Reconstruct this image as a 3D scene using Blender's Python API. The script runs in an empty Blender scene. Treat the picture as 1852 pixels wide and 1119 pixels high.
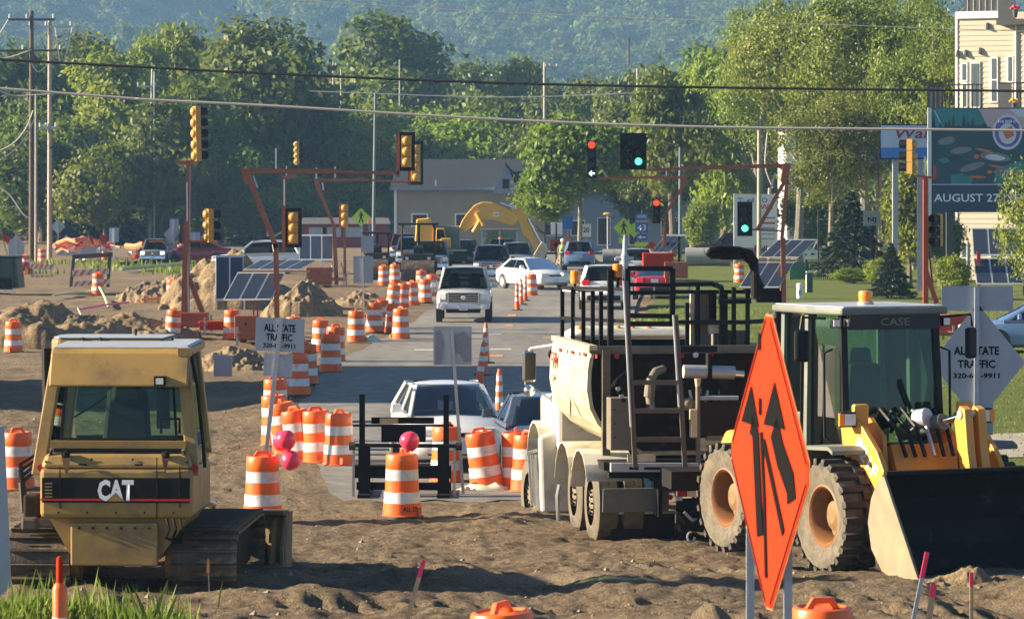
import bpy, math, random
import numpy as np
from mathutils import Vector, Matrix

SC = bpy.context.scene
COL = SC.collection
R = math.radians

# ------------------------------------------------------------ camera, sky, sun
F_PX, CX, YH, HC = 6000.0, 926.0, 350.0, 4.5
cam_d = bpy.data.cameras.new('camera')
cam = bpy.data.objects.new('camera', cam_d)
COL.objects.link(cam)
cam.location = (0, 0, HC)
cam.rotation_euler = (R(90), 0, 0)
cam_d.sensor_width = 36.0
cam_d.lens = F_PX / 1852 * 36
cam_d.shift_y = -(559.5 - YH) / 1852
cam_d.clip_start = 0.5
cam_d.clip_end = 9000
cam_d.dof.use_dof = True
cam_d.dof.focus_distance = 58
cam_d.dof.aperture_fstop = 9.0
SC.camera = cam

SUN_AZ, SUN_EL = 90.0, 20.0     # azimuth from the viewer's side round to the left
to_sun = Vector((-math.sin(R(SUN_AZ)) * math.cos(R(SUN_EL)), -math.cos(R(SUN_AZ)) * math.cos(R(SUN_EL)), math.sin(R(SUN_EL))))
world = bpy.data.worlds.new('World')
SC.world = world
world.use_nodes = True
wn = world.node_tree
bg = wn.nodes['Background']
sky = wn.nodes.new('ShaderNodeTexSky')
sky.sky_type = 'NISHITA'
sky.sun_disc = False
sky.sun_elevation = R(SUN_EL)
sky.sun_rotation = math.atan2(to_sun.x, to_sun.y) % (2 * math.pi)
sky.air_density = 0.65
sky.dust_density = 0.3
sky.ozone_density = 2.0
wn.links.new(sky.outputs[0], bg.inputs[0])
bg.inputs[1].default_value = 0.05
sun_d = bpy.data.lights.new('sun', 'SUN')
sun = bpy.data.objects.new('sun', sun_d)
COL.objects.link(sun)
sun_d.energy = 5.0
sun_d.angle = R(0.55)
sun_d.color = (1.0, 0.83, 0.60)
sun.rotation_euler = (-to_sun).to_track_quat('-Z', 'Y').to_euler()
SC.view_settings.view_transform = 'Standard'
SC.view_settings.look = 'None'
SC.view_settings.gamma = 1.0
SC.view_settings.use_curve_mapping = False
SC.view_settings.exposure = 1.9
SC.render.engine = 'CYCLES'
SC.cycles.max_bounces = 6
SC.cycles.transparent_max_bounces = 16
SC.cycles.caustics_reflective = False
SC.cycles.caustics_refractive = False

# ------------------------------------------------------------ materials
MATS = {}
def mk(name, col, rough=0.6, metal=0.0, var=0.12, scale=3.0, bump=0.0, bscale=None, emit=0.0, dirt=None, dirt_amt=0.0, dirt_scale=1.5, rnd=0.0, spec=0.5, coat=0.0, detail=6.0):
    m = bpy.data.materials.new(name)
    m.use_nodes = True
    nt = m.node_tree
    N, L = nt.nodes, nt.links
    b = N['Principled BSDF']
    b.inputs['Roughness'].default_value = rough
    b.inputs['Metallic'].default_value = metal
    b.inputs['Specular IOR Level'].default_value = spec
    b.inputs['Coat Weight'].default_value = coat
    tc = N.new('ShaderNodeTexCoord')
    no = N.new('ShaderNodeTexNoise')
    no.inputs['Scale'].default_value = scale
    no.inputs['Detail'].default_value = detail
    no.inputs['Roughness'].default_value = 0.62
    L.new(tc.outputs['Object'], no.inputs['Vector'])
    mr = N.new('ShaderNodeMapRange')
    mr.inputs['From Min'].default_value = 0.3
    mr.inputs['From Max'].default_value = 0.7
    mr.inputs['To Min'].default_value = 1 - var
    mr.inputs['To Max'].default_value = 1 + var
    L.new(no.outputs['Fac'], mr.inputs['Value'])
    val = mr.outputs['Result']
    if rnd:
        oi = N.new('ShaderNodeObjectInfo')
        m2 = N.new('ShaderNodeMapRange')
        m2.inputs['To Min'].default_value = 1 - rnd
        m2.inputs['To Max'].default_value = 1 + rnd
        L.new(oi.outputs['Random'], m2.inputs['Value'])
        mu = N.new('ShaderNodeMath'); mu.operation = 'MULTIPLY'
        L.new(val, mu.inputs[0]); L.new(m2.outputs['Result'], mu.inputs[1])
        val = mu.outputs[0]
    vm = N.new('ShaderNodeVectorMath'); vm.operation = 'SCALE'
    vm.inputs[0].default_value = col[:3]
    L.new(val, vm.inputs['Scale'])
    out = vm.outputs[0]
    if dirt:
        n2 = N.new('ShaderNodeTexNoise')
        n2.inputs['Scale'].default_value = dirt_scale
        n2.inputs['Detail'].default_value = 8
        n2.inputs['Roughness'].default_value = 0.7
        L.new(tc.outputs['Object'], n2.inputs['Vector'])
        m3 = N.new('ShaderNodeMapRange')
        m3.inputs['From Min'].default_value = 0.62 - 0.3 * dirt_amt
        m3.inputs['From Max'].default_value = 0.78 - 0.2 * dirt_amt
        L.new(n2.outputs['Fac'], m3.inputs['Value'])
        mx = N.new('ShaderNodeMix'); mx.data_type = 'RGBA'
        L.new(m3.outputs['Result'], mx.inputs['Factor'])
        L.new(out, mx.inputs['A'])
        mx.inputs['B'].default_value = (*dirt, 1)
        out = mx.outputs['Result']
    L.new(out, b.inputs['Base Color'])
    if bump:
        bn = N.new('ShaderNodeTexNoise')
        bn.inputs['Scale'].default_value = bscale or scale * 4
        bn.inputs['Detail'].default_value = 8
        L.new(tc.outputs['Object'], bn.inputs['Vector'])
        bp = N.new('ShaderNodeBump')
        bp.inputs['Strength'].default_value = min(bump, 1.0)
        bp.inputs['Distance'].default_value = 0.05
        L.new(bn.outputs['Fac'], bp.inputs['Height'])
        L.new(bp.outputs['Normal'], b.inputs['Normal'])
    if emit:
        b.inputs['Emission Color'].default_value = (*col[:3], 1)
        b.inputs['Emission Strength'].default_value = emit
    MATS[name] = m
    return m

def mk_glass(name, tint, gloss=0.12, rough=0.03, ior=1.33):
    m = bpy.data.materials.new(name)
    m.use_nodes = True
    nt = m.node_tree
    N, L = nt.nodes, nt.links
    N.remove(N['Principled BSDF'])
    t = N.new('ShaderNodeBsdfTransparent'); t.inputs[0].default_value = (*tint, 1)
    g = N.new('ShaderNodeBsdfGlossy'); g.inputs['Roughness'].default_value = rough
    g.inputs[0].default_value = (0.9, 0.95, 1, 1)
    fr = N.new('ShaderNodeFresnel'); fr.inputs[0].default_value = ior
    ad = N.new('ShaderNodeMath'); ad.operation = 'ADD'; ad.inputs[1].default_value = gloss - 0.02
    ad.use_clamp = True
    L.new(fr.outputs[0], ad.inputs[0])
    mx = N.new('ShaderNodeMixShader')
    L.new(ad.outputs[0], mx.inputs[0]); L.new(t.outputs[0], mx.inputs[1]); L.new(g.outputs[0], mx.inputs[2])
    L.new(mx.outputs[0], N['Material Output'].inputs['Surface'])
    MATS[name] = m
    return m

def mk_leaf(name, c1, c2, trans=0.35, nscale=0.35, gl=0.04):
    m = bpy.data.materials.new(name)
    m.use_nodes = True
    nt = m.node_tree
    N, L = nt.nodes, nt.links
    N.remove(N['Principled BSDF'])
    tc = N.new('ShaderNodeTexCoord')
    no = N.new('ShaderNodeTexNoise'); no.inputs['Scale'].default_value = nscale; no.inputs['Detail'].default_value = 5
    no.inputs['Roughness'].default_value = 0.75
    L.new(tc.outputs['Object'], no.inputs['Vector'])
    mr = N.new('ShaderNodeMapRange'); mr.inputs['From Min'].default_value = 0.35; mr.inputs['From Max'].default_value = 0.65
    L.new(no.outputs['Fac'], mr.inputs['Value'])
    mx = N.new('ShaderNodeMix'); mx.data_type = 'RGBA'
    mx.inputs['A'].default_value = (*c1, 1); mx.inputs['B'].default_value = (*c2, 1)
    L.new(mr.outputs['Result'], mx.inputs['Factor'])
    oi = N.new('ShaderNodeObjectInfo')
    hs = N.new('ShaderNodeHueSaturation')
    m2 = N.new('ShaderNodeMapRange'); m2.inputs['To Min'].default_value = 0.485; m2.inputs['To Max'].default_value = 0.515
    L.new(oi.outputs['Random'], m2.inputs['Value']); L.new(m2.outputs['Result'], hs.inputs['Hue'])
    m3 = N.new('ShaderNodeMapRange'); m3.inputs['To Min'].default_value = 0.8; m3.inputs['To Max'].default_value = 1.2
    L.new(oi.outputs['Random'], m3.inputs['Value']); L.new(m3.outputs['Result'], hs.inputs['Value'])
    L.new(mx.outputs['Result'], hs.inputs['Color'])
    d = N.new('ShaderNodeBsdfDiffuse'); t = N.new('ShaderNodeBsdfTranslucent'); g = N.new('ShaderNodeBsdfGlossy')
    g.inputs['Roughness'].default_value = 0.5; g.inputs[0].default_value = (0.55, 0.55, 0.5, 1)
    L.new(hs.outputs[0], d.inputs[0]); L.new(hs.outputs[0], t.inputs[0])
    a = N.new('ShaderNodeMixShader'); a.inputs[0].default_value = trans
    L.new(d.outputs[0], a.inputs[1]); L.new(t.outputs[0], a.inputs[2])
    b = N.new('ShaderNodeMixShader'); b.inputs[0].default_value = gl
    L.new(a.outputs[0], b.inputs[1]); L.new(g.outputs[0], b.inputs[2])
    L.new(b.outputs[0], N['Material Output'].inputs['Surface'])
    MATS[name] = m
    return m

DUST = (0.30, 0.24, 0.16)
mk('orange', (0.78, 0.115, 0.008), 0.42, var=0.1, scale=5, rnd=0.15, dirt=(0.30, 0.13, 0.05), dirt_amt=0.38, dirt_scale=5)
mk('white_band', (0.62, 0.62, 0.62), 0.35, var=0.06, scale=8, rnd=0.12, dirt=(0.36, 0.32, 0.26), dirt_amt=0.32, dirt_scale=5)
mk('orange_sign', (0.42, 0.025, 0.002), 0.8, var=0.07, scale=2, spec=0.15)
mk('sig_orange', (0.30, 0.085, 0.035), 0.5, var=0.12, dirt=(0.25, 0.1, 0.05), dirt_amt=0.2)
mk('sig_yellow', (0.50, 0.27, 0.045), 0.45, var=0.08)
mk('black', (0.004, 0.004, 0.0045), 0.5, var=0.2, spec=0.25)
mk('black_dirt_shade', (0.008, 0.007, 0.0065), 0.8, var=0.3, spec=0.25, dirt=(0.05, 0.04, 0.03), dirt_amt=0.2, dirt_scale=2.5)
mk('rubber', (0.025, 0.023, 0.021), 0.8, var=0.2, dirt=(0.16, 0.125, 0.085), dirt_amt=0.55, dirt_scale=3)
mk('rubber_dusty', (0.13, 0.11, 0.078), 0.9, var=0.3, scale=5, dirt=(0.05, 0.043, 0.035), dirt_amt=0.55, dirt_scale=4, bump=0.15)
mk('rim_orange', (0.22, 0.09, 0.028), 0.6, var=0.2, dirt=(0.16, 0.10, 0.05), dirt_amt=0.5, dirt_scale=4)
mk('steel', (0.42, 0.43, 0.44), 0.42, metal=0.7, var=0.12)
mk('galv', (0.40, 0.43, 0.46), 0.5, metal=0.35, var=0.12, scale=8)
mk('chrome', (0.8, 0.8, 0.8), 0.12, metal=1.0, var=0.02)
mk('sign_back', (0.33, 0.37, 0.42), 0.55, metal=0.2, var=0.1, scale=2.5, bump=0.02)
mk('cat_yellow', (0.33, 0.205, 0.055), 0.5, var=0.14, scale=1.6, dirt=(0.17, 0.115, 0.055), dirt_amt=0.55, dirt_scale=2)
mk('exc_yellow', (0.78, 0.42, 0.05), 0.45, var=0.08, dirt=(0.4, 0.28, 0.1), dirt_amt=0.15)
mk('case_orange', (0.72, 0.30, 0.035), 0.45, var=0.08, scale=2, dirt=(0.42, 0.24, 0.09), dirt_amt=0.22, dirt_scale=2)
mk('case_grey', (0.13, 0.145, 0.125), 0.55, var=0.12, dirt=(0.22, 0.2, 0.14), dirt_amt=0.3, dirt_scale=2)
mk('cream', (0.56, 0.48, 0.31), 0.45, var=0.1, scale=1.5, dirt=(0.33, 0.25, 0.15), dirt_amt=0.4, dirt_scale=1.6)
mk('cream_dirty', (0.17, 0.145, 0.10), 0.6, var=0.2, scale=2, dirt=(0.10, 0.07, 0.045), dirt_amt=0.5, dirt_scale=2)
mk('truck_white', (0.58, 0.55, 0.46), 0.4, var=0.08, dirt=(0.36, 0.29, 0.19), dirt_amt=0.4, dirt_scale=2)
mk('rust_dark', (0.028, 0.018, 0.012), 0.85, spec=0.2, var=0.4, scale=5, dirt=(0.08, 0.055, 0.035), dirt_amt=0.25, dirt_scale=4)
mk('track_steel', (0.08, 0.06, 0.042), 0.65, metal=0.3, var=0.3, scale=5, dirt=(0.24, 0.18, 0.11), dirt_amt=0.4, dirt_scale=4, bump=0.2)
mk('bucket_side', (0.21, 0.165, 0.105), 0.75, var=0.12, scale=4, dirt=(0.3, 0.22, 0.12), dirt_amt=0.4)
mk('solar', (0.03, 0.042, 0.07), 0.25, var=0.15, scale=10, spec=0.8)
mk('panel_frame', (0.62, 0.62, 0.60), 0.4, metal=0.4, var=0.05)
mk('wood', (0.46, 0.33, 0.18), 0.75, var=0.2, scale=9)
mk('wood_pole_dark', (0.085, 0.065, 0.048), 0.85, var=0.3, scale=4, bump=0.3)
mk('wood_pole', (0.34, 0.30, 0.24), 0.85, var=0.25, scale=4, bump=0.3)
mk('pink', (0.85, 0.05, 0.12), 0.6, var=0.05)
mk('red', (0.55, 0.02, 0.02), 0.4, var=0.05)
mk('red_refl', (0.35, 0.015, 0.015), 0.3, var=0.05)
mk('white', (0.78, 0.78, 0.76), 0.5, var=0.04)
mk('text_black', (0.004, 0.004, 0.004), 0.9, spec=0.1, var=0.0)
mk('text_white', (0.80, 0.82, 0.84), 0.6, var=0.0)
mk('amber', (0.95, 0.26, 0.015), 0.25, var=0.04, spec=0.7)
mk('blue_sign', (0.02, 0.12, 0.45), 0.5, var=0.04)
mk('lime_sign', (0.48, 0.72, 0.02), 0.5, var=0.04)
mk('seat', (0.012, 0.012, 0.014), 0.8, var=0.2)
mk('interior', (0.03, 0.03, 0.032), 0.8, var=0.2)
mk('headlight', (0.75, 0.75, 0.72), 0.1, var=0.02, spec=0.9)
mk('plate', (0.55, 0.62, 0.68), 0.4, var=0.15, scale=30)
mk('taillight', (0.45, 0.012, 0.012), 0.2, var=0.05)
mk('lamp_red', (1.0, 0.035, 0.01), 0.4, emit=0.8, var=0)
mk('lamp_green', (0.13, 1.0, 0.52), 0.4, emit=0.5, var=0)
mk('lamp_white', (0.7, 1.0, 0.95), 0.4, emit=1.0, var=0)
mk('lamp_head', (1.0, 0.95, 0.8), 0.4, emit=0.6, var=0)
mk('lens_off', (0.02, 0.02, 0.02), 0.25, var=0.0)
mk('cable_dark', (0.02, 0.022, 0.025), 0.6, var=0.0)
mk('cable_light', (0.42, 0.40, 0.36), 0.6, var=0.1)
mk('insulator', (0.6, 0.62, 0.64), 0.25, var=0.0)
mk('bark', (0.13, 0.105, 0.08), 0.9, var=0.3, scale=4, bump=0.5)
mk('ladder', (0.10, 0.088, 0.062), .6, var=.25, dirt=(.04, .03, .02), dirt_amt=.3)
mk('bark_pale', (0.20, 0.18, 0.145), 0.9, var=0.3, scale=4, bump=0.3)
mk('concrete', (0.27, 0.27, 0.26), 0.85, var=0.12, scale=2, bump=0.15)
mk('hose', (0.42, 0.52, 0.25), 0.6, var=0.15)
mk('pink_pipe', (0.75, 0.12, 0.25), 0.6, var=0.1)
mk('orange_fence', (0.75, 0.2, 0.08), 0.7, var=0.2, scale=2)
mk('hivis', (0.62, 0.75, 0.12), 0.7, var=0.1)
mk('skin', (0.5, 0.3, 0.2), 0.6, var=0.05)
mk('pants', (0.25, 0.24, 0.17), 0.8, var=0.1)
mk_glass('glass_clear', (0.60, 0.76, 0.68), 0.035, 0.03, 1.2)
mk_glass('glass_dozer', (0.72, 0.84, 0.76), 0.03, 0.03, 1.2)
mk_glass('glass_car', (0.22, 0.26, 0.27), 0.025, 0.03, 1.16)
mk_leaf('leaf_a', (0.085, 0.14, 0.012), (0.23, 0.28, 0.03), trans=.5)
mk_leaf('leaf_b', (0.07, 0.12, 0.016), (0.18, 0.235, 0.03), trans=.5)
mk_leaf('leaf_lime', (0.14, 0.21, 0.014), (0.29, 0.34, 0.03), trans=.5)
mk_leaf('leaf_cotton', (0.10, 0.155, 0.014), (0.25, 0.295, 0.05), trans=.45, nscale=0.6)
mk_leaf('leaf_spruce', (0.022, 0.04, 0.02), (0.05, 0.075, 0.03), trans=0.1)
mk_leaf('leaf_far', (0.03, 0.055, 0.02), (0.10, 0.13, 0.035), trans=0.25, nscale=0.05)
mk_leaf('grass_blade', (0.10, 0.16, 0.015), (0.22, 0.27, 0.045), trans=0.4, nscale=1.5)

# ------------------------------------------------------------ helpers
def P(px, py, d):
    """world point seen at photo pixel (px, py) at distance d"""
    return Vector(((px - CX) / F_PX * d, d, HC + (YH - py) / F_PX * d))

class MB:
    """collects simple shapes; build() links them as one mesh object"""
    def __init__(s):
        s.v, s.f = [], []
    def add(s, vs, fs):
        o = len(s.v)
        s.v += [tuple(p) for p in vs]
        s.f += [tuple(i + o for i in q) for q in fs]
        return s
    def hexa(s, a, b):
        """a: 4 bottom points ccw, b: 4 top points"""
        return s.add(list(a) + list(b), [(3, 2, 1, 0), (4, 5, 6, 7), (0, 1, 5, 4), (1, 2, 6, 5), (2, 3, 7, 6), (3, 0, 4, 7)])
    def box(s, c, d, rot=None, top=None):
        """centre, dims; top=(sx,sy) scale of the upper face"""
        x, y, z = d[0] / 2, d[1] / 2, d[2] / 2
        tx, ty = top or (1, 1)
        vs = [(-x, -y, -z), (x, -y, -z), (x, y, -z), (-x, y, -z), (-x * tx, -y * ty, z), (x * tx, -y * ty, z), (x * tx, y * ty, z), (-x * tx, y * ty, z)]
        M_ = Matrix.Identity(3)
        if rot:
            from mathutils import Euler
            M_ = Euler([R(a) for a in rot]).to_matrix()
        C = Vector(c)
        vs = [M_ @ Vector(p) + C for p in vs]
        return s.hexa(vs[:4], vs[4:])
    def bar(s, p0, p1, w, h=None, up=(0, 0, 1)):
        """square bar between two points"""
        p0, p1 = Vector(p0), Vector(p1)
        h = h or w
        d = (p1 - p0).normalized()
        u = Vector(up)
        if abs(d.dot(u)) > 0.98:
            u = Vector((0, 1, 0))
        a = d.cross(u).normalized() * (w / 2)
        b = a.cross(d).normalized() * (h / 2)
        return s.hexa([p0 - a - b, p0 + a - b, p0 + a + b, p0 - a + b], [p1 - a - b, p1 + a - b, p1 + a + b, p1 - a + b])
    def cyl(s, p0, p1, r0, r1=None, n=12, cap=True):
        p0, p1 = Vector(p0), Vector(p1)
        r1 = r0 if r1 is None else r1
        d = (p1 - p0).normalized()
        u = Vector((0, 0, 1)) if abs(d.z) < 0.95 else Vector((0, 1, 0))
        a = d.cross(u).normalized(); b = d.cross(a).normalized()
        vs = []
        for p, r in ((p0, r0), (p1, r1)):
            for k in range(n):
                t = 2 * math.pi * k / n
                vs.append(p + a * (r * math.cos(t)) + b * (r * math.sin(t)))
        fs = [((k + 1) % n, k, n + k, n + (k + 1) % n) for k in range(n)]
        if cap:
            fs += [tuple(range(n)), tuple(range(2 * n - 1, n - 1, -1))]
        return s.add(vs, fs)
    def tube(s, pts, r, n=6, rs=None):
        pts = [Vector(p) for p in pts]
        vs, fs = [], []
        pa = None
        for i, p in enumerate(pts):
            d = (pts[min(i + 1, len(pts) - 1)] - pts[max(i - 1, 0)]).normalized()
            if pa is None:
                u = Vector((0, 0, 1)) if abs(d.z) < 0.9 else Vector((1, 0, 0))
                a = d.cross(u).normalized()
            else:
                a = (pa - d * pa.dot(d)).normalized()
            pa = a
            b = d.cross(a)
            rr = rs[i] if rs else r
            for k in range(n):
                t = 2 * math.pi * k / n
                vs.append(p + a * (rr * math.cos(t)) + b * (rr * math.sin(t)))
        for i in range(len(pts) - 1):
            for k in range(n):
                k2 = (k + 1) % n
                fs.append((i * n + k, i * n + k2, (i + 1) * n + k2, (i + 1) * n + k))
        fs += [tuple(range(n - 1, -1, -1)), tuple(range((len(pts) - 1) * n, len(pts) * n))]
        return s.add(vs, fs)
    def lathe(s, prof, n=20, c=(0, 0, 0), axis='z', caps=True):
        vs, fs = [], []
        for r, z in prof:
            for k in range(n):
                t = 2 * math.pi * k / n
                x, y = r * math.cos(t), r * math.sin(t)
                q = {'z': (x, y, z), 'x': (z, x, y), 'y': (x, z, y)}[axis]
                vs.append((q[0] + c[0], q[1] + c[1], q[2] + c[2]))
        for i in range(len(prof) - 1):
            for k in range(n):
                k2 = (k + 1) % n
                q = (i * n + k, i * n + k2, (i + 1) * n + k2, (i + 1) * n + k)
                fs.append(q if axis != 'y' else q[::-1])
        if caps:
            a, b = tuple(range(n)), tuple(range((len(prof) - 1) * n, len(prof) * n))
            fs += [a[::-1], b] if axis != 'y' else [a, b[::-1]]
        return s.add(vs, fs)
    def prism(s, poly, a, b, axis='x'):
        """extrude a 2-D polygon: axis x: poly in (y,z); y: (x,z); z: (x,y)"""
        def q(p, t):
            return {'x': (t, p[0], p[1]), 'y': (p[0], t, p[1]), 'z': (p[0], p[1], t)}[axis]
        n = len(poly)
        vs = [q(p, a) for p in poly] + [q(p, b) for p in poly]
        fs = [tuple(range(n)), tuple(range(2 * n - 1, n - 1, -1))] + [((k + 1) % n, k, n + k, n + (k + 1) % n) for k in range(n)]
        return s.add(vs, fs)
    def sphere(s, c, r, n=12, sc=(1, 1, 1)):
        m = n // 2
        prof = [(math.sin(math.pi * k / m) * r + (1e-4 if k in (0, m) else 0), -math.cos(math.pi * k / m) * r) for k in range(m + 1)]
        t = MB().lathe(prof, n)
        return s.add([(x * sc[0] + c[0], y * sc[1] + c[1], z * sc[2] + c[2]) for x, y, z in t.v], t.f)
    def quad(s, a, b, c, d):
        return s.add([a, b, c, d], [(0, 1, 2, 3)])
    def slab(s, pts, t):
        """thin solid from a planar polygon, thickness t along its normal"""
        pts = [Vector(p) for p in pts]
        n = Vector((0, 0, 0))
        for i in range(len(pts)):
            n += pts[i].cross(pts[(i + 1) % len(pts)])
        n = n.normalized() * t
        k = len(pts)
        vs = pts + [p + n for p in pts]
        fs = [tuple(range(k - 1, -1, -1)), tuple(range(k, 2 * k))] + [(i, (i + 1) % k, k + (i + 1) % k, k + i) for i in range(k)]
        return s.add(vs, fs)
    def build(s, name, mat, parent=None, smooth=False, bevel=0.0, loc=None, rot=None, seg=2, flat=None):
        me = bpy.data.meshes.new(name)
        me.from_pydata([tuple(p) for p in s.v], [], s.f)
        me.update()
        o = bpy.data.objects.new(name, me)
        COL.objects.link(o)
        me.materials.append(MATS[mat])
        if smooth:
            me.polygons.foreach_set('use_smooth', [True] * len(me.polygons))
            try:
                me.set_sharp_from_angle(angle=R(38))
            except Exception:
                pass
        o.parent = parent
        if loc: o.location = loc
        if rot: o.rotation_euler = rot
        if bevel:
            md = o.modifiers.new('bevel', 'BEVEL')
            md.width = bevel; md.segments = seg; md.limit_method = 'ANGLE'; md.angle_limit = R(40)
        return o

def tag(o, label=None, cat=None, group=None, kind=None):
    if label: o['label'] = label
    if cat: o['category'] = cat
    if group: o['group'] = group
    if kind: o['kind'] = kind
    return o

def thing(name, label, cat, loc=(0, 0, 0), rz=0.0, group=None, tilt=None):
    o = bpy.data.objects.new(name, None)
    COL.objects.link(o)
    o.empty_display_size = 0.2
    o.location = loc
    o.rotation_euler = (tilt[0] if tilt else 0, tilt[1] if tilt else 0, rz)
    return tag(o, label, cat, group)

def copy_tree(o, parent=None):
    c = o.copy()
    COL.objects.link(c)
    if parent is not None:
        c.parent = parent
        c.matrix_parent_inverse = o.matrix_parent_inverse
    for ch in list(o.children):
        copy_tree(ch, c)
    return c

def text(body, w, h, mat, parent, origin, xdir=(1, 0, 0), zdir=(0, 0, 1), name='lettering', bold=0.012):
    """flat lettering centred at origin, spanned by xdir / zdir, w x h metres"""
    cu = bpy.data.curves.new('lettering', 'FONT')
    cu.body = body
    cu.align_x = 'CENTER'
    cu.offset = bold
    cu.resolution_u = 2
    ob = bpy.data.objects.new('lettering', cu)
    COL.objects.link(ob)
    bpy.context.view_layer.update()
    me = bpy.data.meshes.new_from_object(ob.evaluated_get(bpy.context.evaluated_depsgraph_get()))
    bpy.data.objects.remove(ob)
    vs = [v.co.copy() for v in me.vertices]
    x0, x1 = min(v.x for v in vs), max(v.x for v in vs)
    y0, y1 = min(v.y for v in vs), max(v.y for v in vs)
    X, Z, O = Vector(xdir).normalized(), Vector(zdir).normalized(), Vector(origin)
    sx, sy = w / (x1 - x0), h / (y1 - y0)
    for v in me.vertices:
        v.co = O + X * ((v.co.x - (x0 + x1) / 2) * sx) + Z * ((v.co.y - (y0 + y1) / 2) * sy)
    me.materials.clear()
    me.materials.append(MATS[mat])
    o = bpy.data.objects.new(name, me)
    COL.objects.link(o)
    o.parent = parent
    return o

def np_quads(name, V, mat):
    n = len(V) // 4
    me = bpy.data.meshes.new(name)
    me.vertices.add(len(V)); me.loops.add(len(V)); me.polygons.add(n)
    me.vertices.foreach_set('co', V.astype(np.float32).ravel())
    me.loops.foreach_set('vertex_index', np.arange(len(V), dtype=np.int32))
    me.polygons.foreach_set('loop_start', np.arange(0, len(V), 4, dtype=np.int32))
    me.materials.append(MATS[mat])
    me.update()
    return me

# numpy value noise
_rs = np.random.RandomState(5)
_T = _rs.rand(256, 256)
def vnoise(x, y):
    xi, yi = np.floor(x).astype(int), np.floor(y).astype(int)
    fx, fy = x - xi, y - yi
    fx = fx * fx * (3 - 2 * fx); fy = fy * fy * (3 - 2 * fy)
    a = _T[xi & 255, yi & 255]; b = _T[(xi + 1) & 255, yi & 255]
    c = _T[xi & 255, (yi + 1) & 255]; d = _T[(xi + 1) & 255, (yi + 1) & 255]
    return (a * (1 - fx) + b * fx) * (1 - fy) + (c * (1 - fx) + d * fx) * fy - 0.5
def fbm(x, y, o=4):
    t, a = 0, 1.0
    for k in range(o):
        t = t + a * vnoise(x * 2 ** k + 17.3 * k, y * 2 ** k + 9.1 * k); a *= 0.5
    return t
def sm(a, b, x):
    t = np.clip((x - a) / (b - a), 0, 1)
    return t * t * (3 - 2 * t)
# ============================================================ ground
_ry = [50, 54, 66, 74, 90, 102, 112, 138, 160, 200, 330, 420]
_rl = [-2.4, -2.9, -4.0, -4.7, -4.7, -4.1, -3.6, -3.1, -5.0, -7.5, -6.0, -3.0]
_rr = [2.2, 2.3, 2.6, 2.9, 3.4, 3.7, 4.0, 5.2, 6.4, 9.5, 13.0, 16.0]
def road_l(y): return np.interp(y, _ry, _rl)
def road_r(y): return np.interp(y, _ry, _rr)
def gauss(x, y, cx, cy, sx, sy): return np.exp(-((x - cx) / sx) ** 2 - ((y - cy) / sy) ** 2)
def base_z(y):
    y = np.asarray(y, float)
    return -0.40 * sm(39, 47, y) * sm(82, 64, y)
def ground_h(x, y, fine=True):
    x = np.asarray(x, float); y = np.asarray(y, float)
    rough = 1 - sm(-0.6, 0.2, np.minimum(x - road_l(y), road_r(y) + 0.3 - x)) * sm(51, 55, y)
    lawn = sm(-0.6, -0.3, x - road_r(y)) * sm(56, 60, y)
    dirt = rough * (1 - lawn) * (1 - sm(170, 260, y))
    h = base_z(y) + 0.35 * sm(33, 25, y) - 0.035 * (1 - rough) - 0.03 * lawn
    h = h - 0.42 * sm(-0.4, -2.2, x - road_l(y)) * sm(66, 82, y) * sm(118, 100, y)
    h = h - 0.22 * gauss(x, y, 5.0, 43.0, 2.2, 2.6)
    h = h + 0.30 * gauss(x, y, -4.6, 32.3, 1.5, 1.3) + 0.16 * gauss(x, y, -1.2, 38.6, 0.5, 0.5)
    h = h + 0.34 * gauss(x, y, 2.0, 33.2, 0.25, 0.6) + 0.22 * gauss(x, y, 4.4, 34.5, 1.4, 0.7) + 0.2 * gauss(x, y, 5.8, 36.8, 0.5, 0.8)
    h = h + 0.14 * gauss(x, y, -2.1, 36.8, 0.7, 0.35) + 0.10 * gauss(x, y, 2.2, 37.6, 3.0, 0.4)
    h = h + dirt * (0.12 * fbm(x * 0.33, y * 0.23, 3) + 0.05 * fbm(x * 1.7 + 30, y * 1.1, 3))
    rut = np.abs(np.sin(x * 1.35 + 0.5 * np.sin(y * 0.3) + 0.12 * y))
    h = h - dirt * 0.05 * sm(0.75, 1.0, rut) * sm(50, 42, y)
    for yc, sl, wd in ((36.4, .05, .28), (38.2, -.04, .30), (40.6, .10, .28), (42.4, .02, .26), (34.6, -.06, .25)):
        tk = np.exp(-((y - yc - sl * x) / wd) ** 4) * sm(-3.2, -2.2, x)
        h = h - dirt * tk * (0.055 + (0.04 * np.sign(np.sin(x * 17 + 6 * (y - yc))) if fine else 0))
    if fine:
        rg_ = 0.5 - np.abs(fbm(x * 2.6 + 3, y * 1.6 + 5, 4))
        h = h + dirt * (0.03 * rg_ + 0.05 * fbm(x * 5 + 7, y * 4, 3) + 0.03 * fbm(x * 13, y * 11, 2)) * sm(120, 60, y)
    return h
def gh(x, y): return float(ground_h(x, y))
def G(px, py, dz=0.0):
    """point of the ground seen at photo pixel (px, py)"""
    d = F_PX * HC / (py - YH)
    for _ in range(12):
        x = (px - CX) / F_PX * d
        d = 0.5 * d + 0.5 * F_PX * (HC - float(ground_h(x, d, False))) / (py - YH)
    x = (px - CX) / F_PX * d
    return Vector((x, d, gh(x, d) + dz))
def on(px, d):
    """ground point at column px and distance d"""
    x = (px - CX) / F_PX * d
    return Vector((x, d, gh(x, d)))

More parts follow.
